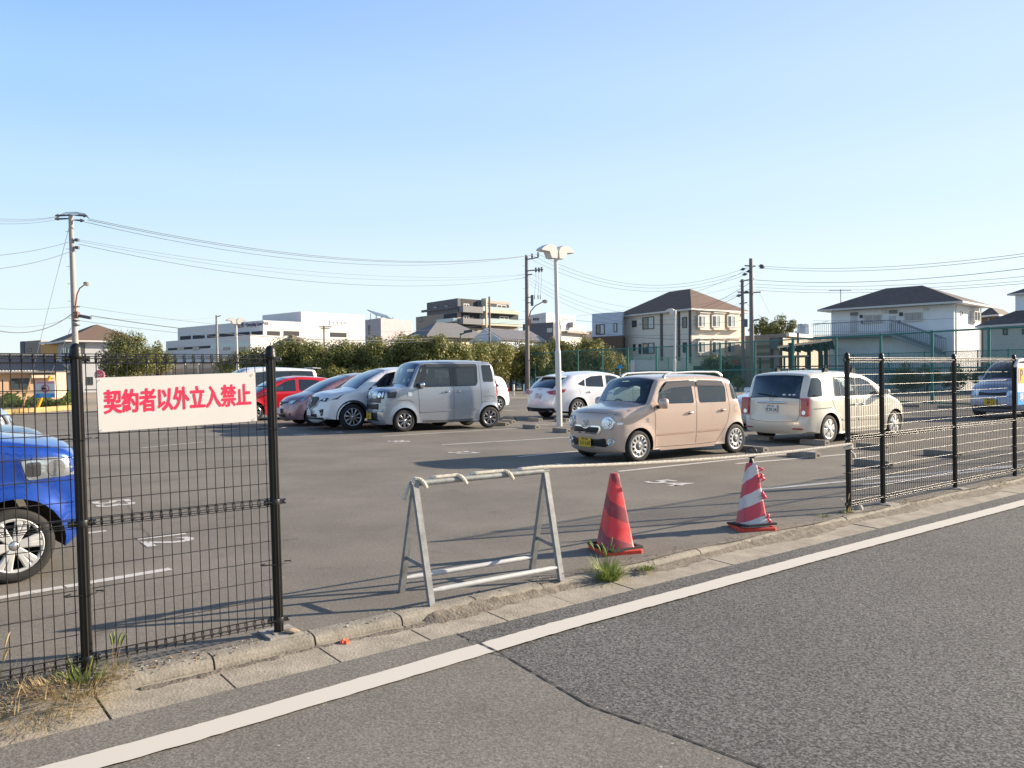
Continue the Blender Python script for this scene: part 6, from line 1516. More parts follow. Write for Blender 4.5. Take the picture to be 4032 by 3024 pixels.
for (x0, x1, y0, y1) in ((1751, 1765, 1200, 1219), (1706, 1722, 1205, 1216), (1651, 1662, 1248, 1267)): h.window(A_, B, x0, x1, y0, y1, m_wfd, m_curt, 1, .12, .10)
for (x0, x1, y0, y1, m) in ((1806, 1885, 1208, 1232, w_grey), (1806, 1885, 1256, 1278, w_grey), (1885, 1898, 1208, 1226, m_balg), (1885, 1898, 1256, 1276, m_balg), (1900, 2012, 1212, 1224, m_balg), (1900, 2038, 1258, 1276, m_balg), (1900, 2030, 1225, 1236, w_cream), (1880, 2040, 1277, 1284, w_cream)):
    h.slab(B, C_, x0, x1, y0, y1, m, 'balcony', .06, 1.1)
h.slab(A_, B, 1736, 1803, 1256, 1270, m_balg, 'balcony', .06, .9); h.slab(A_, B, 1664, 1800, 1213, 1222, w_greyd, 'terrace_rail', 0, .3); h.slab(B, C_, 1895, 1900, 1176, 1290, w_cream, 'party_wall', .02, 1.2)

# ---- big white store
h = Bld('big white store with parking decks and a sign on its shaded side', 'store', 'store').foot((1039, 170), (702, 194), (1439, 189.7))
zs = PD(1039, 1261, 170).z; B, A_, C_ = h.B, h.A, h.C; h.box(-.3, zs, w_bigw); d, n = h.out(B, C_); t0, _ = h.wp(B, C_, 1186, 1260); zt = PD(1186, 1226, 176.7).z
back = (A_ - B).normalized() * 15; P = [B + d * t0, C_, C_ + back, B + d * t0 + back]; h.box(zs + .002, zt, w_bigw, 'tall_block', P)
for (x0, x1) in ((710, 752), (759, 806), (816, 857), (864, 923), (930, 983), (991, 1034)):
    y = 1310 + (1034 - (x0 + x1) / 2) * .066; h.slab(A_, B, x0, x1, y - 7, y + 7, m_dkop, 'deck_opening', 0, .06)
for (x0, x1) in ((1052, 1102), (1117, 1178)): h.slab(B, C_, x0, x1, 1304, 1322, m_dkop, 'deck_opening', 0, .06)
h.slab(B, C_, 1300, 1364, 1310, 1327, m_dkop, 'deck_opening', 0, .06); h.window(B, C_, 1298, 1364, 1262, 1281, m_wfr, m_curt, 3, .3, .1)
dl, nl = h.out(A_, B); a, z = h.wp(A_, B, 991, 1278); Tm = frame(A_ + dl * a + nl * .12 + Vector((0, 0, z)) - h.r.location, dl, (0, 0, 1)); m_sgn = mat('store_letters', (.06, .07, .11), .5)
text_mesh('(高品質・Everyday Low Price', 1.05, m_sgn, Tm, h.r, .02, .03, name='store_lettering')
a, z = h.wp(A_, B, 947, 1282); sg_ = h.slab(A_, B, 940, 953, 1275, 1290, mat('store_red', (.60, .06, .06), .5), 'store_emblem', 0, .12); h.slab(A_, B, 942, 953, 1279, 1286, m_wfr, 'emblem_band', .12, .14, sg_)
h = Bld('lower white wing in front of the big store', 'store_wing', 'store').foot((988, 163), (655, 190), (1120, 170)); h.box(-.3, PD(988, 1318, 163).z, w_bigw)
h.slab(h.A, h.B, 662, 830, 1366, 1375, m_dkop, 'dark_band', 0, .06); h.slab(h.A, h.B, 830, 985, 1350, 1372, m_balg, 'glass_band', 0, .05)
for x in (700, 760, 880, 940): h.slab(h.A, h.B, x, x + 26, 1366, 1378, m_win, 'window', .06, .1)

# ---- left side houses
h = Bld('white house with brown hipped roof behind the left utility pole').foot((283, 99), (212, 107), (540, 104)); z1 = PD(283, 1345, 99).z; h.box(-.3, z1, wallm('wall_offwhite', (.46, .46, .47))); h.hip(z1 + .15, 2.2, r_brown, .9)
h.window(h.A, h.B, 246, 262, 1366, 1392, m_wfd, m_win, 1); h.window(h.A, h.B, 266, 276, 1370, 1392, m_wfd, m_win, 0); h.window(h.B, h.C, 306, 334, 1352, 1392, m_wfd, m_win, 1); h.window(h.B, h.C, 340, 366, 1484, 1516, m_wfd, m_win, 1)
h.slab(h.A, h.B, 225, 282, 1440, 1470, w_greyd, 'lower_roof', 0, .8)
h = Bld('flat roofed building with a tan left half').foot((163, 112), (82, 116), (200, 118)); h.box(-.3, PD(163, 1339, 112).z, w_tan); h.slab(h.A, h.B, 82, 98, 1344, 1400, w_greyd, 'dark_wall', 0, .1)
h.window(h.A, h.B, 111, 124, 1371, 1384, m_wfd, m_win, 1, .1); h.window(h.A, h.B, 86, 94, 1372, 1382, m_wfd, m_win, 0, .1)
h = Bld('bright orange building with white cornice').foot((232, 105), (162, 107), (262, 110)); z1 = PD(232, 1353, 105).z; h.box(-.3, z1, w_orange); h.slab(h.A, h.B, 162, 232, 1345, 1353, m_wfr, 'cornice', 0, .3); h.window(h.A, h.B, 192, 210, 1392, 1410, m_wfr, m_curt, 1)
h = Bld('low apricot bungalow with a grey ribbed roof at the left edge', 'bungalow', 'bungalow').foot((216, 60), (-160, 56), (262, 70)); z1 = 2.02; h.box(-.3, z1, w_apri)
b = MB(); B, A_, C_ = h.B, h.A, h.C; d, n = h.out(A_, B); o = A_ + n * .7 + Vector((0, 0, z1)); L1 = (B - A_).length + .8; rb = -n * 4.2 + Vector((0, 0, 1.15)); k = 34
for i in range(k):
    f0, f1 = i / k * L1, (i + 1) / k * L1; m_ = (f0 + f1) / 2; tr = .55 if False else 0
    b.quad(o + d * f0, o + d * m_ + Vector((0, 0, .10)), o + d * m_ + rb + Vector((0, 0, .10)), o + d * f0 + rb); b.quad(o + d * m_ + Vector((0, 0, .10)), o + d * f1, o + d * f1 + rb, o + d * m_ + rb + Vector((0, 0, .10)))
b.boxp(o + Vector((0, 0, -.12)), d * L1, -n * .12, (0, 0, .118)); b.boxp(o + rb, d * L1, -n * .3, (0, 0, .22)); h.part(b, 'roof', r_grey)
h.window(A_, B, 42, 116, 1490, 1534, m_wfd, m_win, 1, .06, .06); h.slab(A_, B, 118, 215, 1475, 1488, w_cream, 'awning', 0, .5)
h = Bld('dark roofed low house behind the bungalow').foot((100, 84), (-120, 80), (140, 95)); h.box(-.3, 2.2, w_greyd); h.hip(2.3, 1.6, r_dark, .4); h.window(h.A, h.B, 10, 30, 1440, 1450, m_wfd, m_win, 1)

# distant low skyline so that nothing ends at an empty horizon
rs = random.Random(31); cols = [w_tan, w_grey, w_mauve, w_white, w_cream, w_pale]
sky_h = [(-60, 60, 1455), (2560, 2610, 1440), (3235, 3330, 1322), (3130, 3180, 1300), (3060, 3100, 1330), (600, 660, 1440), (-300, -80, 1420), (4060, 4300, 1380)]
for i, (x0, x1, y) in enumerate(sky_h):
    D = 150 + 8 * i; h = Bld('distant %s building %s' % (['pale', 'grey', 'mauve', 'white'][i % 4], ['at the left edge', 'behind the board fence', 'right of the dark tree', 'behind the dark tree', 'behind the twin poles', 'beyond the left tree', 'out past the left edge', 'out past the right edge'][i]), 'distant_building', 'building').foot(((x0 + x1) / 2, D), (x0, D + 4), (x1, D + 4)); h.box(-.3, max(2, PD(x0, y, D).z), cols[i % 6])
    h.window(h.B, h.C, (x0 + x1) / 2 + 6, (x0 + x1) / 2 + 14, y + 8, y + 16, m_wfr, m_win, 0)

# ================================================================ elevated road with cars on it
er = empty('elevated_road', PD(760, 1450, 112), label='elevated road with a panelled sound barrier beyond the hedge', cat='elevated road'); o0 = er.location.copy()
p, q = up2(PD(330, 1450, 118)), up2(PD(1060, 1450, 106)); t = q - p; nrm = Vector((t.y, -t.x, 0)).normalized() * -1
b = MB(); b.boxp(p - o0 + Vector((0, 0, 1.5)), t, nrm * 9, (0, 0, .5)); b.build('deck', w_grey, er)
b = MB(); b.boxp(p - o0 + Vector((0, 0, 2.0)), t, nrm * .15, (0, 0, 1.15)); b.build('barrier_panel', mat('barrier_beige', (.44, .38, .30), .7), er)
b = MB(); b.boxp(p - o0 + Vector((0, 0, 2.0)) - nrm * .03, t, -nrm * .02, (0, 0, .55)); b.build('barrier_base', w_tan, er)
b = MB()
for i in range(14): b.boxp(p - o0 + t * i / 14 + Vector((0, 0, 1.9)) - nrm * .2, t.normalized() * .25, nrm * .15, (0, 0, 1.3))
b.build('barrier_rib', w_cream, er)
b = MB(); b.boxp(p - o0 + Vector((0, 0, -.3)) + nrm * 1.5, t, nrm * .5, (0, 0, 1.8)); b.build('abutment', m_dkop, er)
def far_car(loc, ang, m, label, grp, s=1.0):
    e = empty('car', loc, ang, label=label, cat='car', group=grp); b = MB()
    pr = [(-2.1, .25), (-2.1, .85), (-1.85, 1.0), (1.1, 1.0), (2.0, .8), (2.1, .5), (2.1, .25)]; M = Matrix(((1, 0, 0), (0, 0, -1), (0, 1, 0)))
    b.prism(pr, 1.65, M, z0=-.825); b.build('body', m, e)
    b = MB(); r0 = [(-1.8, .74, 1.0), (.75, .74, 1.0), (.75, -.74, 1.0), (-1.8, -.74, 1.0)]; r1 = [(-1.45, .62, 1.42), (.1, .62, 1.42), (.1, -.62, 1.42), (-1.45, -.62, 1.42)]
    b.add(r0 + r1, [(0, 1, 5, 4), (1, 2, 6, 5), (2, 3, 7, 6), (3, 0, 4, 7)]); b.build('windows', m_win, e)
    b = MB(); b.boxp((-1.47, -.64, 1.42), (1.6, 0, 0), (0, 1.28, 0), (0, 0, .06)); b.build('roof', m, e)
    for x in (-1.3, 1.35):
        for y in (-.75, .75):
            b = MB(); b.tube([(x, y - .1, .31), (x, y + .1, .31)], .31, 12, smooth=False); b.build('wheel', m_tyre, e)
    return e
fa = atan2(t.y, t.x)
for i, (px, m, c_) in enumerate(((648, P_lb, 'pale blue'), (682, P_white, 'white'), (706, P_dark, 'dark grey'), (812, P_dark, 'blackish'), (832, P_lil, 'silver'), (886, P_dark, 'dark blue'))):
    pp = PD(px, 1430, 112 + (i % 2) * 2); far_car(Vector((pp.x, pp.y + 3, 2.03)), fa, m, c_ + ' car on the elevated road, number %d from the left' % (i + 1) if False else '%s car on the elevated road%s' % (c_, [' just right of the left tree', ' second from the left tree', ' third from the left tree', ' left of the thin pole', ' between the thin pole and the blackish car', ' right of the thin pole'][i]), 'cars on the elevated road')
far_car(G(3700, 1535) + Vector((0, 6, 0)), .6, P_lil, 'silver car parked in the shade beyond the green fence', 'cars beyond the green fence')
far_car(PD(3125, 1440, 70) * 1.0 - Vector((0, 0, PD(3125, 1440, 70).z)), 1.1, P_white, 'white car under the carport roof at left', 'cars beyond the green fence')
far_car(PD(3195, 1440, 72) - Vector((0, 0, PD(3195, 1440, 72).z)), 1.1, P_cream, 'cream car under the carport roof at right', 'cars beyond the green fence')

# ================================================================ green mesh fences
def meshmat(name, col, a):
    m = bpy.data.materials.new(name); m.use_nodes = True; t = m.node_tree; N = t.nodes.new; K = t.links.new; b = t.nodes['Principled BSDF']; b.inputs['Base Color'].default_value = (*col, 1); b.inputs['Roughness'].default_value = .5
    tr = N('ShaderNodeBsdfTransparent'); mx = N('ShaderNodeMixShader'); tc = N('ShaderNodeTexCoord'); sp = N('ShaderNodeSeparateXYZ'); K(tc.outputs['UV'], sp.inputs[0])
    outs = []
    for sg in (1, -1):
        m1 = N('ShaderNodeMath'); m1.operation = 'MULTIPLY_ADD'; m1.inputs[1].default_value = sg; K(sp.outputs[0], m1.inputs[0]); K(sp.outputs[1], m1.inputs[2])
        m2 = N('ShaderNodeMath'); m2.operation = 'MULTIPLY'; m2.inputs[1].default_value = 14.0; K(m1.outputs[0], m2.inputs[0])
        f = N('ShaderNodeMath'); f.operation = 'FRACT'; K(m2.outputs[0], f.inputs[0]); l = N('ShaderNodeMath'); l.operation = 'LESS_THAN'; l.inputs[1].default_value = a; K(f.outputs[0], l.inputs[0]); outs.append(l)
    mxx = N('ShaderNodeMath'); mxx.operation = 'MAXIMUM'; K(outs[0].outputs[0], mxx.inputs[0]); K(outs[1].outputs[0], mxx.inputs[1])
    K(mxx.outputs[0], mx.inputs[0]); K(tr.outputs[0], mx.inputs[1]); K(b.outputs[0], mx.inputs[2]); K(mx.outputs[0], t.nodes['Material Output'].inputs[0]); return m
m_gmesh = meshmat('green_chain_link', (.012, .13, .11), .15)
def netting(name, pts, z0, z1, parent):
    me = bpy.data.meshes.new(name); V = []; F = []; UV = []; d = 0
    for i, p in enumerate(pts):
        if i: d += (pts[i] - pts[i - 1]).length
        V += [(p.x, p.y, z0), (p.x, p.y, z1)]; UV += [(d, z0), (d, z1)]
        if i: F.append((2 * i - 2, 2 * i, 2 * i + 1, 2 * i - 1))
    me.from_pydata(V, [], F); u = me.uv_layers.new(name='UVMap')
    for l in me.loops: u.data[l.index].uv = UV[l.vertex_index]
    me.materials.append(m_gmesh); o = bpy.data.objects.new(name, me); COL.objects.link(o); o.parent = parent; return o
def gfence(label, tops, H, rails, r=.05, k=1.0, rows=None):
    e = empty('chain_link_fence', label=label, cat='fence', group='green chain link fences'); pts = []
    for (px, py) in tops:
        hz_ = HOR - .011 * (px - 2016); D = (H - EYE) * FPX / (hz_ - py); p = PD(px, hz_, D); pts.append(up2(p))
    for p in pts:
        b = MB(); b.tube([p + Vector((0, 0, -.3)), p + Vector((0, 0, H + .04))], r, 8); b.build('fence_post', m_teal, e)
    for z in rails: b = MB(); b.tube([p + Vector((0, 0, z)) for p in pts], r * .55, 6); b.build('fence_rail', m_teal, e)
    netting('netting', pts, .03, H, e); return pts
T1 = [(1700, 1411), (1800, 1407), (1880, 1403), (1956, 1400), (2031, 1394), (2107, 1391), (2190, 1386), (2276, 1380), (2372, 1376), (2473, 1371), (2585, 1366), (2705, 1359), (2836, 1352), (2973, 1344), (3123, 1335), (3292, 1326), (3468, 1317), (3670, 1305), (3894, 1292), (4180, 1278), (4500, 1262)]
gfence('tall green chain link fence running across the far side of the car park', T1, 3.12, (.05, 1.55, 3.1), .06)
T2 = [(x, 1408.5 - (x - 2100) * .0020) for x in range(2067, 2960, 71)]
gfence('lower green chain link fence standing behind the tall one', T2, 3.1 if False else 2.85, (.05, 2.83), .045)
T3 = [(3240, 1399), (3360, 1396), (3500, 1390), (3640, 1386), (3850, 1380), (3970, 1376), (4150, 1372)]
gfence('low green chain link fence in front of the white apartment house', T3, 2.6, (.05, 2.58), .04)

# ================================================================ trees
m_bark = mat('bark', (.10, .075, .055), .9, noise=.3, nscale=8, bump=.8, bscale=20)
L1m = [leafmat('leaf_olive', (.10, .115, .027), (.31, .31, .085), 2.2, .5), leafmat('leaf_dark', (.055, .070, .020), (.17, .175, .055), 2.2, .5), leafmat('leaf_yellow', (.26, .21, .045), (.48, .37, .10), 2.5, .5), leafmat('leaf_green', (.08, .12, .028), (.22, .27, .08), 2.2, .5)]
def tree_mesh(seed, rx, ry, rz, cz, n, ls, w, clumps=26, hole=.0):
    r = random.Random(seed); b = MB(); cl = []
    for i in range(clumps):
        while True:
            v = Vector((r.uniform(-1, 1), r.uniform(-1, 1), r.uniform(-1, 1)))
            if .15 < v.length < 1: break
        v = v * (.55 + .45 * r.random()) / max(.55, v.length ** .4)
        cl.append((Vector((v.x * rx * .8, v.y * ry * .8, cz + v.z * rz * .78)), r.uniform(.22, .42) * min(rx, rz)))
    for i in range(n):
        c, R = cl[r.randrange(len(cl))]
        while True:
            v = Vector((r.uniform(-1, 1), r.uniform(-1, 1), r.uniform(-1, 1)))
            if v.length < 1: break
        v = v.normalized() * (v.length ** .45) * R * r.uniform(.7, 1.15); p = c + v
        if p.z < .15: continue
        nrm = (v.normalized() + Vector((r.uniform(-1, 1), r.uniform(-1, 1), r.uniform(-.4, 1.2))) * .8).normalized()
        t = nrm.cross(Vector((r.uniform(-1, 1), r.uniform(-1, 1), r.uniform(-1, 1)))).normalized(); s_ = nrm.cross(t); l = ls * r.uniform(.6, 1.3)
        q = r.random(); mi = 0 if q < w[0] else 1 if q < w[1] else 2 if q < w[2] else 3
        b.add([p - t * l, p - s_ * l * .5, p + t * l, p + s_ * l * .5], [(0, 1, 2, 3)], False, mi)
    return b
def trunk_mesh(seed, H, r0, cz, rx):
    r = random.Random(seed); b = MB(); p = Vector((0, 0, -.2)); top = Vector((r.uniform(-.2, .2), r.uniform(-.2, .2), H * .8)); fork = Vector((top.x * .3, top.y * .3, H * .3))
    b.tube([p, fork * .5, fork, top], [r0 * 1.2, r0, r0 * .8, r0 * .2], 8)
    for k in range(6):
        a = 2 * pi * k / 6 + r.random(); e = Vector((cos(a) * rx * .6, sin(a) * rx * .6, cz + r.uniform(-.2, .3) * H * .4)); b.tube([fork, fork.lerp(e, .5) + Vector((0, 0, .2)), e], [r0 * .5, r0 * .3, r0 * .1], 6)
    return b
protos = {}
def tree(kind, loc, rx, rz, H, n, ls, w, label, group, seed, name='tree', rot=0.0, sc=(1, 1, 1), clumps=26):
    e = empty(name, loc, rot, label=label, cat='tree', group=group); e.scale = sc
    if kind in protos:
        for o in protos[kind]: c_ = o.copy(); COL.objects.link(c_); c_.parent = e
    else:
        cz = H - rz; c1_ = tree_mesh(seed, rx, rx * .9, rz, cz, n, ls, w, clumps).build('crown', L1m, e); c2_ = trunk_mesh(seed, H, .045 * H ** .7, cz, rx).build('trunk', m_bark, e); protos[kind] = (c1_, c2_)
    return e
r = random.Random(17)
hedge = [(935, 1395, 70), (985, 1372, 64), (1040, 1372, 62), (1100, 1348, 62), (1160, 1322, 62), (1215, 1350, 63), (1265, 1352, 60), (1325, 1340, 62), (1385, 1342, 61), (1440, 1345, 62), (1500, 1336, 60), (1560, 1322, 63), (1620, 1312, 61), (1680, 1315, 60), (1740, 1330, 62), (1795, 1340, 61), (1850, 1352, 63), (1905, 1338, 66), (1960, 1345, 68), (2010, 1345, 70), (2060, 1336, 72), (2110, 1352, 70), (2160, 1350, 72), (2215, 1328, 73), (2262, 1340, 72), (2318, 1322, 73), (2352, 1352, 72), (2415, 1378, 74)]
posn = ['at the left end of the row beside the thin pole', 'behind the white people carrier', 'behind the red car', 'left of the peeping brown roof', 'in front of the peeping brown roof', 'below the tall block of the store', 'below the store window', 'behind the pink car', 'below the right end of the store', 'behind the white sport utility car', 'below the solar panel building', 'left of the grey slate roof', 'below the grey slate roof', 'above the silver van windscreen', 'above the silver van roof', 'left of the green lamp post', 'right of the green lamp post', 'below the grey apartment block', 'left of the ribbed white roof', 'below the ribbed white roof', 'left of the utility pole', 'right of the utility pole', 'left of the lamp post', 'right of the lamp post', 'below the white stepped block', 'below the pale blue house at left', 'below the pale blue house', 'at the right end of the row in front of the beige house']
for i, (px, py, D) in enumerate(hedge):
    H = PD(px, py, D).z; yl = i >= 16; k = ('y' if yl else 'g') + str(i % 4); base = 4.2
    tree(k, up2(PD(px, 1480, D)), 2.0, 2.0, base, 9500, .085, (.45, .62, .88, 1) if yl else (.60, .84, .93, 1), ('yellowing' if yl else 'olive green') + ' tree ' + posn[i], 'row of trees along the car park', 100 + i, rot=i * 1.7, sc=(1, 1, H / base * 1.13), clumps=34)
# second layer of shrubs closing the foot of the row
for i in range(15):
    px = 930 + i * 62; D = 57 + (i % 3); e = tree('s%d' % (i % 2), up2(PD(px, 1500, D)), 1.9, 1.2, 2.4, 4500, .08, (.5, .85, .93, 1), 'dark shrub under the tree row ' + ['far left', 'behind the people carrier roof', 'left of the red car roof', 'above the red car roof', 'right of the red spoiler', 'behind the pink bonnet', 'behind the pink roof', 'left of the white car roof', 'above the white car roof', 'right of the white car roof', 'behind the van windscreen', 'behind the van door', 'behind the van rear door', 'behind the van tail', 'beside the two posts'][i], 'shrubs under the tree row', 200 + i, name='shrub', rot=i * 2.1)
# big broadleaf tree behind the sign
H = PD(600, 1292, 50).z
tree('big', up2(PD(505, 1480, 50)), 2.45, 1.85, H, 17000, .068, (.22, .86, .90, 1), 'broad dark green tree above the white board on the left fence', None, 300, clumps=60)
tree('big2', up2(PD(625, 1480, 52)), 1.2, 1.3, 3.9, 5000, .065, (.4, .75, .90, 1), 'smaller green tree at the right side of the broad dark tree', None, 301)
tree('far', up2(PD(3045, 1450, 118)), 4.2, 2.5, PD(3045, 1232, 118).z, 8000, .16, (.3, .85, .92, 1), 'large dark evergreen tree behind the striped hall', None, 302, clumps=30)
tree('bush', up2(PD(2825, 1450, 66)), 1.5, 1.3, PD(2825, 1388, 66).z, 5000, .07, (.15, .85, .88, 1), 'round dark green tree in front of the beige three storey house', None, 303)
tree('bush2', up2(PD(2905, 1450, 60)), .6, .7, 1.5, 1500, .06, (.3, .6, .9, 1), 'small green shrub right of the round dark tree', None, 304, name='shrub')
for i, px in enumerate((3560, 3650, 3760, 3880, 4000)):
    tree('dk%d' % (i % 2), up2(PD(px, 1450, 50 + i * .5)), 1.2, .9, 1.9, 2600, .07, (.2, .9, .93, 1), 'dark shrub in the shade behind the green fence ' + ['below the stair', 'right of the stair', 'below the lit gable', 'below the brown house', 'below the right edge house'][i], 'shrubs below the apartment house', 320 + i, name='shrub', rot=i)
# taro and shrubs at the far left
r = random.Random(5); b = MB()
for i in range(5200):
    px = r.uniform(-120, 288); D = r.uniform(43.5, 46); p = up2(PD(px, 1500, D)) + Vector((0, 0, r.uniform(.0, .75) * (.7 + .3 * sin(px * .05)))); nrm = Vector((r.uniform(-1, 1), r.uniform(-1.5, .3), r.uniform(-.2, 1))).normalized(); t = nrm.cross(Vector((r.uniform(-1, 1), r.uniform(-1, 1), r.uniform(-1, 1)))).normalized(); s_ = nrm.cross(t); l = r.uniform(.04, .09)
    b.add([p - t * l, p - s_ * l * .6, p + t * l, p + s_ * l * .6], [(0, 1, 2, 3)], False, r.choice((0, 1, 1, 3, 3)))
tag(b.build('hedge', L1m), 'low leafy hedge in front of the apricot bungalow', 'hedge')
for i, (px, py) in enumerate(((75, 1560), (37, 1568), (60, 1555), (265, 1542), (20, 1580), (105, 1575))):
    e = empty('taro_plant', up2(PD(px, py, 43.2)), label='tall taro plant with pale broad leaves ' + ['highest of the hedge', 'left of the highest one', 'just above its neighbour', 'beside the utility pole', 'nearest the left edge', 'below the yellow guard'][i], cat='plant', group='taro plants in the hedge')
    z = PD(px, py, 43.2).z; b = MB()
    for k in range(5):
        a = r.uniform(0, 6.28); c0 = Vector((cos(a) * .18, sin(a) * .18, z - k * .12)); b.add([c0, c0 + Vector((.10, -.03, .07)), c0 + Vector((.24, -.08, .20)), c0 + Vector((.06, -.06, .19))], [(0, 1, 2, 3)], False)
    b.build('leaves', mat('taro_leaf', (.22, .36, .09), .4), e); b = MB()
    for k in range(4): b.tube([(0, 0, 0), (.05 * k - .08, 0, z - .1)], .012, 4)
    b.build('stalks', L1m[3], e)
ykb = MB(); p, q = G(-60, 1640), G(300, 1612); ykb.boxp(p, q - p, Vector((0, .35, 0)), (0, 0, .22)); tag(ykb.build('planter_kerb', mat('ochre_kerb', (.40, .28, .12), .9, noise=.3, nscale=6)), 'ochre planter kerb at the foot of the hedge', 'kerb')

# ================================================================ poles, lamps, wires
m_pole = mat('pole_concrete', (.36, .33, .31), .8, noise=.1, nscale=3); m_poled = mat('pole_grey', (.20, .175, .165), .7, noise=.1, nscale=3); m_wire = mat('cable', (.09, .10, .12), .6); m_wirel = mat('cable_pale', (.20, .22, .25), .5)
m_lampw = mat('lamp_white', (.66, .63, .58), .4); m_lens = mat('lamp_lens', (.55, .52, .45), .2); m_brownp = mat('brown_arm', (.26, .10, .06), .5)
def pole(px, ptop, D, r0, r1, m, label, name='utility_pole', cat='utility pole', lean=0.0):
    base = up2(PD(px, HOR, D)); H = PD(px, ptop, D).z; e = empty(name, base, label=label, cat=cat); b = MB(); b.tube([(0, 0, -.3), (lean * .5, 0, H / 2), (lean, 0, H)], [r0, (r0 + r1) / 2, r1], 14); b.build('shaft', m, e)
    st = MB(); z = 1.9
    while z < H - .5: sg = 1 if int(z / .45) % 2 else -1; st.tube([(lean * z / H, 0, z), (lean * z / H + sg * (r0 + .14), 0, z)], .012, 4); z += .9
    st.build('step_bolts', m_wire, e); return e, base, H
def rel(base, px, py, D): return PD(px, py, D) - base
PL, bl0, HL = pole(303, 850, 43, .17, .115, m_pole, 'pale concrete utility pole at the left with a street lamp', lean=-.17)
b = MB()
for (x, y) in ((231, 849), (229, 862), (330, 849), (318, 868)):
    p = rel(bl0, x, y, 43); q = rel(bl0, 288, y - 2, 43); b.tube([q, q.lerp(p, .5), p], [.02, .045, .05], 6); b.tube([p, p + (p - q).normalized() * .18], [.10, .03], 8)
b.build('insulators', m_wire, PL); b = MB()
for (x, y) in ((283, 943), (303, 945), (304, 975), (286, 988)): b.box(rel(bl0, x, y, 43) * 1.0, (.18, .18, .14))
b.build('brackets', m_wire, PL); b = MB()
for k in range(3): b.tube([rel(bl0, 225 + k * 6, 850, 43), rel(bl0, 260 + k * 4, 836 + k * 4, 43), rel(bl0, 300, 835 + k * 3, 43), rel(bl0, 335, 842 + k * 3, 43), rel(bl0, 352, 862, 43)], .014, 5)
b.build('jumper_loops', m_wire, PL)
b = MB(); b.tube([rel(bl0, x, y, 42.7) for x, y in ((297, 1232), (298, 1200), (303, 1160), (314, 1135), (332, 1122))], [.045, .04, .035, .03, .028], 8); b.build('lamp_arm', m_brownp, PL)
b = MB(); c0 = rel(bl0, 340, 1118, 42.7); b.lathe(c0, [(.0, -.11), (.10, -.09), (.15, -.02), (.155, 0)], 14, Matrix.Rotation(.25, 3, 'Y'), cap=False); lh = b.build('lamp_lens', m_lens, PL); b = MB(); b.lathe(c0, [(.155, 0), (.14, .06), (.07, .10), (0, .11)], 14, Matrix.Rotation(.25, 3, 'Y'), cap=False); b.build('lamp_hood', m_poled, PL)
b = MB(); b.box(rel(bl0, 301, 1240, 42.7), (.16, .12, .36)); b.build('lamp_box', m_brownp, PL)
b = MB(); p, q = rel(bl0, 312, 1243, 42.8), rel(bl0, 358, 1252, 42.8); b.tube([p, q], .09, 8); b.build('splice_case', m_wire, PL)
b = MB()
for y in (1207, 1232, 1245, 1262, 1280): b.ring(rel(bl0, 300, y, 43), (0, 0, 1), .16, .03, 12, 5)
b.build('pole_bands', m_wire, PL); b = MB(); b.tube([rel(bl0, 303, 1480, 43), rel(bl0, 303, 1530, 43)], .19, 12); b.build('notice_wrap', mat('wrap_pale', (.42, .45, .43), .6), PL)

PM, bm0, HM = pole(2077, 1007, 66, .19, .13, m_poled, 'grey utility pole in the middle with transformer box and curved lamp arm', lean=.02)
def arm(P, b0, x0, y0, x1, y1, D, w=.05, name='crossarm'):
    b = MB(); b.tube([rel(b0, x0, y0, D), rel(b0, x1, y1, D)], w, 6); b.build(name, m_poled, P)
arm(PM, bm0, 2070, 1023, 2120, 1013, 65.9); arm(PM, bm0, 2067, 1067, 2139, 1061, 65.9); arm(PM, bm0, 2072, 1083, 2095, 1080, 65.9)
b = MB()
for (x, y) in ((2071, 1010), (2095, 1005), (2119, 1000), (2110, 1060), (2122, 1060), (2133, 1058)): b.lathe(rel(bm0, x, y, 65.9), [(.05, -.25), (.09, -.1), (.05, 0), (.09, .1), (0, .16)], 8)
b.build('insulators', m_wire, PM)
b = MB(); b.box(rel(bm0, 2095, 1183, 65.7), (.85 / 4, .3, .85)); b.tube([rel(bm0, 2077, 1170, 66), rel(bm0, 2095, 1170, 65.7)], .04, 5); b.tube([rel(bm0, 2077, 1192, 66), rel(bm0, 2095, 1192, 65.7)], .04, 5); b.build('transformer_box', mat('switch_grey', (.12, .14, .16), .5), PM)
b = MB()
for (x) in (2104, 2118, 2127): b.tube([rel(bm0, x, 1162, 65.8), rel(bm0, x + 1, 1178, 65.8)], .04, 6)
for (x0, x1) in ((2109, 2104), (2120, 2119), (2130, 2128)): b.tube([rel(bm0, x0, 1062, 65.8), rel(bm0, x0 + 2, 1110, 65.8), rel(bm0, x1, 1162, 65.8)], .012, 4)
b.build('drop_leads', m_wirel, PM)
b = MB(); b.tube([rel(bm0, x, y, 65.6) for x, y in ((2083, 1280), (2083, 1250), (2090, 1225), (2108, 1204), (2135, 1190))], [.06, .055, .05, .045, .04], 8); b.build('lamp_arm', m_brownp, PM)
b = MB(); c0 = rel(bm0, 2146, 1187, 65.6); b.lathe(c0, [(0, -.16), (.16, -.12), (.24, -.02), (.24, 0)], 14, cap=False); b.build('lamp_lens', m_lens, PM); b = MB(); b.lathe(c0, [(.24, 0), (.2, .1), (0, .15)], 14, cap=False); b.build('lamp_hood', m_poled, PM)
b = MB(); b.box(rel(bm0, 2085, 1270, 65.7), (.22, .2, .5)); b.build('lamp_box', m_brownp, PM)
PR, br0, HR_ = pole(2962, 1018, 62, .20, .13, m_poled, 'tall dark utility pole, the right one of the pair by the beige house', lean=-.05)
PR2, br1, HR2 = pole(2928, 1100, 66, .18, .13, m_poled, 'shorter dark utility pole, the left one of the pair by the beige house', lean=-.05)
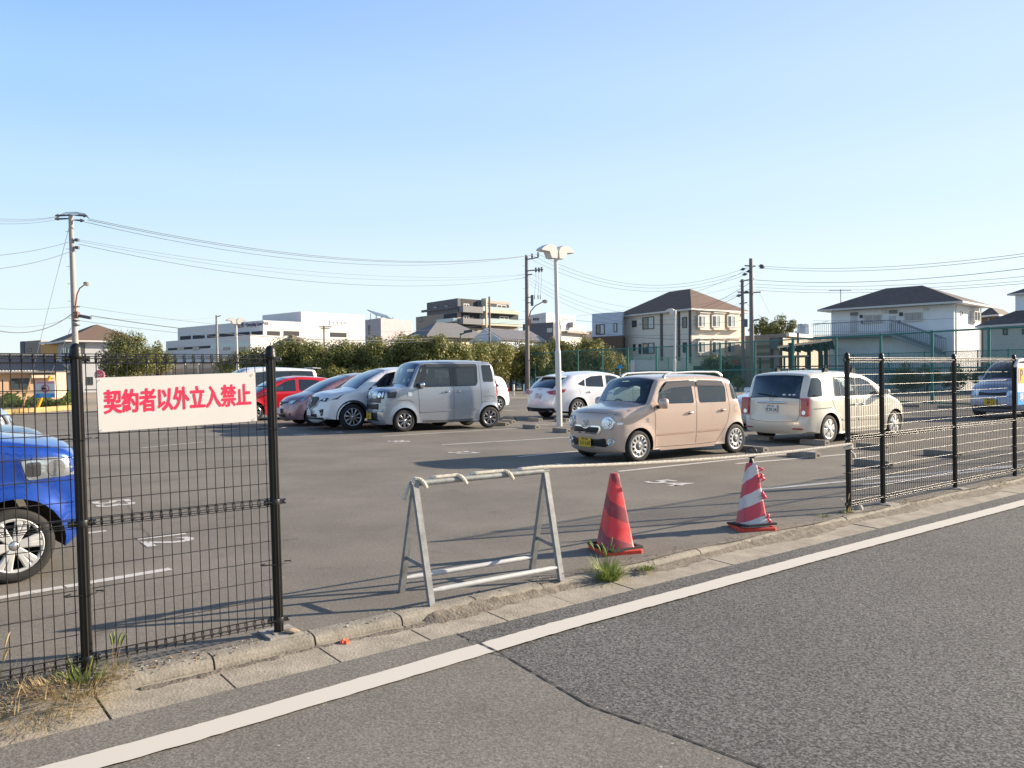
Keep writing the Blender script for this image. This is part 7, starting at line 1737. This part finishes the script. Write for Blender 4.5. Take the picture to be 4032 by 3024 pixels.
arm(PR, br0, 2932, 1046, 2975, 1048, 62); arm(PR, br0, 2930, 1154, 2995, 1150, 62); arm(PR, br0, 2962, 1262, 2990, 1258, 62, .07, 'lamp_bracket'); arm(PR2, br1, 2913, 1108, 2968, 1098, 66); arm(PR2, br1, 2904, 1150, 2940, 1150, 66); arm(PR2, br1, 2912, 1196, 2942, 1191, 66)
b = MB()
for (x, y) in ((2996, 1046), (3000, 1053), (2925, 1060), (2932, 1080), (2948, 1068), (2937, 1150), (2909, 1164)): c0 = rel(br0, x, y, 61.8); b.tube([c0 - Vector((.2, 0, .05)), c0, c0 + Vector((.2, 0, .03))], [.02, .12, .03], 7)
b.build('insulators', m_wire, PR)
b = MB(); b.box(rel(br1, 2934, 1272, 65.7), (.32, .3, .62)); b.build('transformer_box', mat('switch_grey', (.12, .14, .16), .5), PR2)
pole(1060 - 3, 1 + 1166, 170, .16, .1, m_rail, 'thin aerial mast above the store roof', 'aerial_mast', 'mast') if False else None
P5, b5, H5 = pole(857, 1241, 90, .16, .11, m_pole, 'slim utility pole in front of the big store', lean=-.03); arm(P5, b5, 855, 1246, 870, 1243, 90, .05)
P6, b6, H6 = pole(1930, 1168, 86, .14, .10, m_poled, 'slim utility pole in front of the grey apartment block')
P7, b7, H7 = pole(1278, 1282, 96, .12, .09, m_poled, 'small utility pole with crossarms before the white store'); arm(P7, b7, 1256, 1287, 1306, 1287, 96, .06); arm(P7, b7, 1262, 1294, 1298, 1294, 96, .05)
P8, b8, H8 = pole(3143, 1310, 74, .12, .10, m_poled, 'short dark pole beside the striped hall')
# double headed lamp posts
def lamp2(px, py0, ptop, D, label, two=True, base=True, ang=.0, grp='white lamp posts in the car park', sleeve=.55):
    b0 = G(px, py0) if base else up2(PD(px, HOR, D)); D = b0.y; H = PD(px - 20 if base else px, ptop, D).z; e = empty('lamp_post', b0, ang, label=label, cat='lamp post', group=grp); k = -.016
    b = MB(); b.tube([(0, 0, 0), (k * H * .42, 0, H * .42)], .085, 14); b.tube([(k * H * .42, 0, H * .42), (k * H * .45, 0, H * .45)], [.085, .060], 14, cap=False); b.tube([(k * H * .45, 0, H * .45), (k * H, 0, H - .1)], [.060, .055], 14); b.build('shaft', m_lampw, e)
    b = MB(); b.box((k * H, 0, H - .06), (.11, .11, .24)); b.build('neck', m_lampw, e)
    for sg in ((-1, 1) if two else (1,)):
        prof = [(.04, -.20), (.02, .0), (.08, .12), (.20, .18), (.36, .17), (.52, .09), (.60, .02), (.58, .0), (.32, -.02), (.24, -.20)]
        b = MB(); w = .14; n = len(prof); vs = []
        for y in (-w, w): vs += [(k * H + sg * x, y, H - .02 + z) for x, z in prof]
        b.add(vs, [tuple(range(n))[::(-1 if sg > 0 else 1)], tuple(range(n, 2 * n))[::(1 if sg > 0 else -1)]]); b.add(vs, [(i, (i + 1) % n, n + (i + 1) % n, n + i) for i in range(n)], False); h_ = b.build('lamp_head', m_lampw, e)
        b = MB(); b.boxp((k * H + sg * .36, -w * .8, H - .045), (sg * .22, 0, .01), (0, w * 1.6, 0), (0, 0, .02)); b.build('lamp_lens', m_lens, h_)
    return e
lamp2(2203, 1678, 990, 0, 'white double headed lamp post standing in the middle of the car park', ang=.62)
lamp2(938, 0, 1262, 51, 'white double headed lamp post beside the store, behind the left fence', base=False, ang=.62)
e = lamp2(2655, 0, 1225, 49, 'white single headed lamp post in front of the beige house', two=False, base=False, ang=pi - .5)
# green lamp post
b0 = up2(PD(1815, HOR, 62)); e = empty('lamp_post', b0, label='thin green lamp post with one dark head above the silver van', cat='lamp post'); H = PD(1815, 1312, 62).z; b = MB(); b.tube([(0, 0, 0), (0, 0, H)], .06, 8); b.build('shaft', mat('green_post', (.06, .13, .09), .5), e)
b = MB(); b.tube([(0, 0, H - .1), (.3, 0, H)], .05, 6); b.boxp((.25, -.15, H - .02), (.65, 0, .1), (0, .3, 0), (0, 0, .2)); b.build('lamp_head', mat('lamp_dark', (.06, .07, .07), .5), e)
# yellow guards of the stay wires
for (x0, y0, x1, y1, r_, m, lab) in ((88, 1608, 119, 1497, .035, mat('guard_orange', (.62, .38, .16), .5), 'thin orange stay wire guard left of the no engine sign'), (146, 1610, 197, 1480, .075, mat('guard_yellow', (.85, .42, .02), .5), 'thick yellow stay wire guard behind the no engine sign')):
    p, q = PD(x0, y0, 42), PD(x1, y1, 42); e = empty('stay_guard', p, label=lab, cat='stay guard'); b = MB(); b.tube([(0, 0, 0), q - p], r_, 8); b.build('sleeve', m, e); b = MB(); b.tube([q - p, PD(280 if r_ > .05 else 278, 1290 if r_ > .05 else 870, 43) - p], .01, 4); b.build('stay_wire', m_wirel, e)
def wire(x0, y0, D0, x1, y1, D1, sag, r_, label, m=None):
    p, q = PD(x0, y0, D0), PD(x1, y1, D1); b = MB(); N_ = 18; b.tube([p.lerp(q, i / N_) + Vector((0, 0, -4 * sag * (i / N_) * (1 - i / N_))) for i in range(N_ + 1)], r_ * .72, 4, cap=False)
    o = b.build('power_line', m or m_wire); tag(o, label, 'cable', 'overhead cables')
W_ = [(-60, 858, 30, 229, 852, 43, .1, .016, 'upper cable running left from the top of the left utility pole'), (-60, 866, 30, 231, 853, 43, .12, .016, 'second cable running left from the top of the left utility pole'), (-60, 879, 30, 228, 864, 43, .1, .016, 'third cable left of the top of the left utility pole'),
 (-60, 1010, 30, 283, 949, 43, .12, .018, 'cable running left from the upper bracket of the left pole'), (-60, 1064, 30, 285, 987, 43, .15, .018, 'cable running left from the lower bracket of the left pole'), (-60, 1212, 30, 283, 1207, 43, .1, .014, 'level cable running left at lamp height of the left pole'),
 (-60, 1290, 30, 283, 1236, 43, .5, .03, 'thick sagging cable left of the splice case'), (-60, 1275, 30, 283, 1245, 43, .3, .012, 'thin cable left of the splice case'),
 (352, 862, 43, 2071, 1008, 66, 1.15, .022, 'high cable between the left and the middle utility poles, topmost'), (345, 866, 43, 2095, 1005, 66, 1.25, .022, 'high cable between the left and the middle poles, second'), (330, 873, 43, 2119, 1000, 66, 1.5, .020, 'high cable between the left and the middle poles, lowest of three'),
 (310, 944, 43, 2070, 1080, 66, .9, .012, 'thin cable at mid height between the left and middle poles'), (310, 950, 43, 2070, 1082, 66, 1.1, .012, 'second thin cable at mid height between the left and middle poles'), (308, 961, 43, 2068, 1094, 66, 1.3, .020, 'dark cable at mid height between the left and middle poles'),
 (305, 1205, 43, 2075, 1255, 66, 1.2, .013, 'cable from the left pole lamp to the middle pole'), (358, 1243, 43, 2080, 1285, 66, 1.2, .034, 'thick telephone cable from the splice case to the middle pole'), (310, 1262, 43, 2080, 1300, 66, 1.1, .018, 'lower telephone cable between the left and middle poles'), (306, 1250, 43, 857, 1250, 90, .2, .010, 'thin line from the left pole to the slim pole by the store'),
 (2119, 1000, 66, 2950, 1050, 62, 1.9, .016, 'high cable from the middle pole to the tall right pole, topmost'), (2095, 1005, 66, 2948, 1066, 62, 1.9, .016, 'high cable from the middle pole to the tall right pole, second'), (2071, 1010, 66, 2930, 1085, 62, 1.9, .016, 'high cable from the middle pole to the tall right pole, third'),
 (2095, 1080, 66, 2925, 1150, 66, 2.0, .012, 'low cable from the middle pole to the short right pole, first'), (2083, 1092, 66, 2925, 1152, 66, 2.3, .012, 'low cable from the middle pole to the short right pole, second'), (2083, 1105, 66, 2925, 1190, 66, 2.2, .012, 'low cable from the middle pole to the short right pole, third'), (2083, 1118, 66, 2925, 1194, 66, 2.4, .012, 'low cable from the middle pole to the short right pole, fourth'),
 (2140, 1245, 66, 2928, 1262, 66, .5, .018, 'telephone cable crossing the beige house front, upper'), (2083, 1270, 66, 2928, 1285, 66, .9, .018, 'telephone cable crossing the beige house front, middle'), (2430, 1322, 66, 2928, 1330, 66, .2, .03, 'thick telephone cable crossing the beige house front, lowest'), (1700, 1235, 90, 2928, 1120, 66, 1.5, .010, 'thin line rising from the apartments to the right poles'),
 (2720, 1222, 88, 2955, 1112, 62, .3, .022, 'cable rising from the beige house corner to the tall right pole'), (2740, 1225, 88, 2955, 1136, 62, .3, .022, 'second cable rising from the beige house corner'), (2560, 1190, 80, 2926, 1070, 62, .4, .014, 'cable over the brown roof to the tall right pole'),
 (2998, 1048, 62, 4200, 975, 40, .5, .020, 'high cable running right from the tall right pole, topmost'), (3002, 1056, 62, 4200, 984, 40, .55, .020, 'high cable running right from the tall right pole, second'), (2970, 1102, 62, 4200, 1035, 40, .5, .026, 'cable running right from the tall right pole, third'), (2970, 1118, 62, 4200, 1072, 40, .4, .018, 'cable running right from the tall right pole, fourth'), (2970, 1130, 62, 4200, 1090, 40, .4, .016, 'cable running right from the tall right pole, fifth'), (2970, 1142, 62, 4200, 1100, 40, .4, .018, 'cable running right from the tall right pole, lowest'),
 (2985, 1242, 62, 3262, 1262, 62, .5, .018, 'low cable from the tall right pole to the apartment house, upper'), (2990, 1262, 62, 3262, 1265, 62, .5, .016, 'low cable from the tall right pole to the apartment house, lower'), (2990, 1152, 62, 3030, 1235, 70, .0, .012, 'slanting stay down to the dark evergreen'), (3200, 1262, 60, 4200, 1225, 45, .2, .014, 'thin cable crossing the apartment house wall, upper'), (3200, 1305, 60, 4200, 1270, 45, .2, .016, 'thin cable crossing the apartment house wall, lower')]
for a in W_: wire(*a)

# ================================================================ signs and small things
def board(name, c, wdt, hgt, m, ang=0.0): pass
m_sblue = mat('sign_blue', (.02, .33, .70), .4); m_sred = mat('sign_pale_red', (.72, .06, .10), .4); m_spink = mat('sign_pink', (.75, .35, .40), .5); m_swhite = mat('sign_white', (.74, .73, .72), .4)
bs = G(139, 1626); e = empty('no_engine_sign', bs, label='white sign with a red forbidden symbol and a blue foot on a dark post', cat='sign'); D = bs.y
def se(px, py, o=0.0): return PD(px, py, D - o) - bs
b = MB(); b.tube([(0, 0, 0), se(138, 1492)], .02, 6); b.build('post', m_black, e)
b = MB(); q = se(143, 1566), se(218, 1500); b.boxp((q[0].x, -.04, q[0].z), (q[1].x - q[0].x, 0, 0), (0, .02, 0), (0, 0, q[1].z - q[0].z)); pn = b.build('panel', m_swhite, e)
wd, hg = q[1].x - q[0].x, q[1].z - q[0].z; b = MB(); b.boxp((q[0].x, -.045, q[0].z), (wd, 0, 0), (0, .004, 0), (0, 0, hg * .25)); b.build('blue_band', m_sblue, pn); b = MB(); b.boxp((q[0].x + wd * .03, -.045, q[1].z - hg * .15), (wd * .94, 0, 0), (0, .004, 0), (0, 0, hg * .12)); b.build('pink_band', m_spink, pn)
cc = Vector((q[0].x + wd * .5, -.05, q[0].z + hg * .55)); b = MB(); b.ring(cc, (0, 1, 0), hg * .22, hg * .025, 24, 6); b.tube([cc + Vector((-hg * .15, 0, hg * .15)), cc + Vector((hg * .15, 0, -hg * .15))], hg * .022, 6); b.build('forbidden_ring', m_sred, pn)
b = MB(); b.prism(roundpoly([(-.14, -.05), (.05, -.05), (.08, 0), (.02, .05), (-.08, .05), (-.14, 0)], .02), .006, frame(cc + Vector((-.02, -.002, 0)), (1, 0, 0), (0, 0, 1))); b.build('car_symbol', m_black, pn)
text_mesh('アイドリング・ストップ', hg * .085, m_sred, frame((q[0].x + wd * .5, -.046, q[1].z - hg * .09), (1, 0, 0), (0, 0, 1)), pn, .001, .001); text_mesh('駐車中はエンジンを\n止めてください', hg * .075, m_swhite, frame((q[0].x + wd * .5, -.046, q[0].z + hg * .125), (1, 0, 0), (0, 0, 1)), pn, .0005, .001)
# far black fence beside it
e = empty('mesh_fence', G(20, 1632), label='far low black mesh fence along the hedge at the left', cat='fence'); o0 = e.location.copy(); b = MB(); p, q = G(-120, 1638), G(139, 1628)
for z in (.05, .45, .9, 1.42): b.tube([p - o0 + Vector((0, 0, z)), q - o0 + Vector((0, 0, z))], .012, 5)
b.build('rails', m_fence, e); b = MB()
for i in range(60): c0 = p.lerp(q, i / 59) - o0; b.tube([c0, c0 + Vector((0, 0, 1.42))], .004, 4, cap=False)
b.build('mesh_panel', m_fence, e)
for f in (.0, .5, 1): b = MB(); c0 = p.lerp(q, f) - o0; b.tube([c0, c0 + Vector((0, 0, 1.5))], .03, 8); b.build('fence_post', m_fence, e)
# hydrant sign
D = 46; c0 = PD(392, 1476, D); e = empty('hydrant_sign', up2(c0), label='round red fire hydrant sign just above the white board', cat='sign'); b = MB(); b.tube([(0, .02, 0), (0, .02, c0.z)], .03, 8); b.build('post', m_sred, e)
b = MB(); b.tube([(0, -.03, c0.z), (0, 0, c0.z)], .285, 24, smooth=False); b.build('disc', m_sred, e); b = MB(); b.ring((0, -.032, c0.z), (0, 1, 0), .275, .01, 28, 5); b.build('rim', m_swhite, e); text_mesh('消火栓', .17, m_swhite, frame((0, -.036, c0.z - .02), (1, 0, 0), (0, 0, 1)), e, .004, .002)
text_mesh('FIRE HYDRANT', .045, m_swhite, frame((0, -.036, c0.z + .15), (1, 0, 0), (0, 0, 1)), e, .001, .002)
# parking sign at the right edge, fixed to the fence
uS, zS = UZ(4003, 1510, -.06); e = empty('parking_sign', L(uS, -.06, 0), FANG, label='white parking sign with yellow square and blue foot on the right fence', cat='sign'); zt_ = UZ(4003, 1430, -.06)[1]; zb__ = UZ(4010, 1594, -.06)[1]; hh = zt_ - zb__; w = hh * .62
b = MB(); b.boxp((0, -.012, zb__), (w, 0, 0), (0, .012, 0), (0, 0, hh)); pn = b.build('panel', m_swhite, e); b = MB(); b.boxp((.0, -.016, zb__), (w, 0, 0), (0, .003, 0), (0, 0, hh * .31)); b.build('blue_foot', m_sblue, pn)
b = MB(); b.boxp((w * .10, -.016, zb__ + hh * .52), (w * .8, 0, 0), (0, .003, 0), (0, 0, hh * .37)); b.build('yellow_square', mat('sign_yellow', (.85, .50, .03), .4), pn)
text_mesh('P', hh * .40, mat('sign_navy', (.04, .04, .22), .4), frame((w * .10 + hh * .15, -.0175, zb__ + hh * .70), (1, 0, 0), (0, 0, 1)), pn, .001, .001, sx=.8); text_mesh('場', hh * .24, m_swhite, frame((w * .34, -.0175, zb__ + hh * .16), (1, 0, 0), (0, 0, 1)), pn, .002, .001)
b = MB(); b.tube([(-.12, -.02, zt_ - .05), (-.08, -.03, zt_ + .01), (.0, -.03, zt_ + .035), (w * .5, -.03, zt_ + .05), (w, -.03, zt_ + .05)], [.018, .022, .022, .022, .022], 8); b.build('light_hood', mat('hood_white', (.75, .74, .72), .35), e)
# bollards, blank board, road sign
for i, (x, y0, y1) in enumerate(((2023, 1558, 1513), (2063, 1555, 1512), (3434, 1525, 1480), (2698, 1500, 1440))):
    b0 = G(x, y0); hz_ = PD(x, y1, b0.y).z; e = MB(); e.tube([(0, 0, 0), (0, 0, hz_ - .03), (0, 0, hz_)], [.055, .055, .03], 10); o = e.build('bollard', m_lampw); o.location = b0
    tag(o, 'slim white bollard ' + ['left of the first green fence post', 'right of the first green fence post', 'behind the right mesh fence', 'under the single headed lamp post'][i], 'bollard', 'white bollards')
e = empty('blank_board', up2(PD(2535, 1450, 56)), label='blank pale grey board behind the green fence', cat='board'); o0 = e.location.copy(); b = MB(); p, q = PD(2484, 1470, 56), PD(2580, 1417, 56); b.boxp(Vector((p.x, p.y, p.z)) - o0, (q.x - p.x, 0, 0), (0, .05, 0), (0, 0, q.z - p.z)); b.build('panel', mat('board_pale', (.46, .48, .54), .6), e)
for px in (2495, 2570): p = PD(px, 1470, 56.1); b = MB(); b.tube([(p.x - o0.x, .08, 0), (p.x - o0.x, .08, p.z + .1)], .03, 6); b.build('board_leg', m_rail, e)
e = empty('road_sign', up2(PD(2441, 1450, 66)), label='small blue road sign on a white post beyond the green fence', cat='sign'); z = PD(2441, 1446, 66).z; b = MB(); b.tube([(0, 0, 0), (0, 0, z)], .03, 6); b.build('post', m_lampw, e); b = MB(); b.prism([(-.3, 0), (.3, 0), (.2, .15), (0, .35), (-.2, .15)], .02, frame((0, -.05, z - .1), (1, 0, 0), (0, 0, 1))); b.build('sign_plate', m_sblue, e)
e = empty('box_cabinet', up2(PD(2195, 1480, 44)), label='small ochre box on the lamp post behind the white hatchback roof', cat='box') if False else None
# posts and tank on the striped hall roof
for i, px in enumerate((3170, 3190)):
    b0 = PD(px, 1320, 96); o = MB(); o.lathe((0, 0, 0), [(.45, -.6), (.45, .6), (.3, .72), (0, .75)], 14); t_ = o.build('water_tank', w_white if i else m_curt); t_.location = PD(px - 15, 1300, 96); tag(t_, ('white' if i else 'pale grey') + ' water tank on the roof behind the striped hall', 'tank')
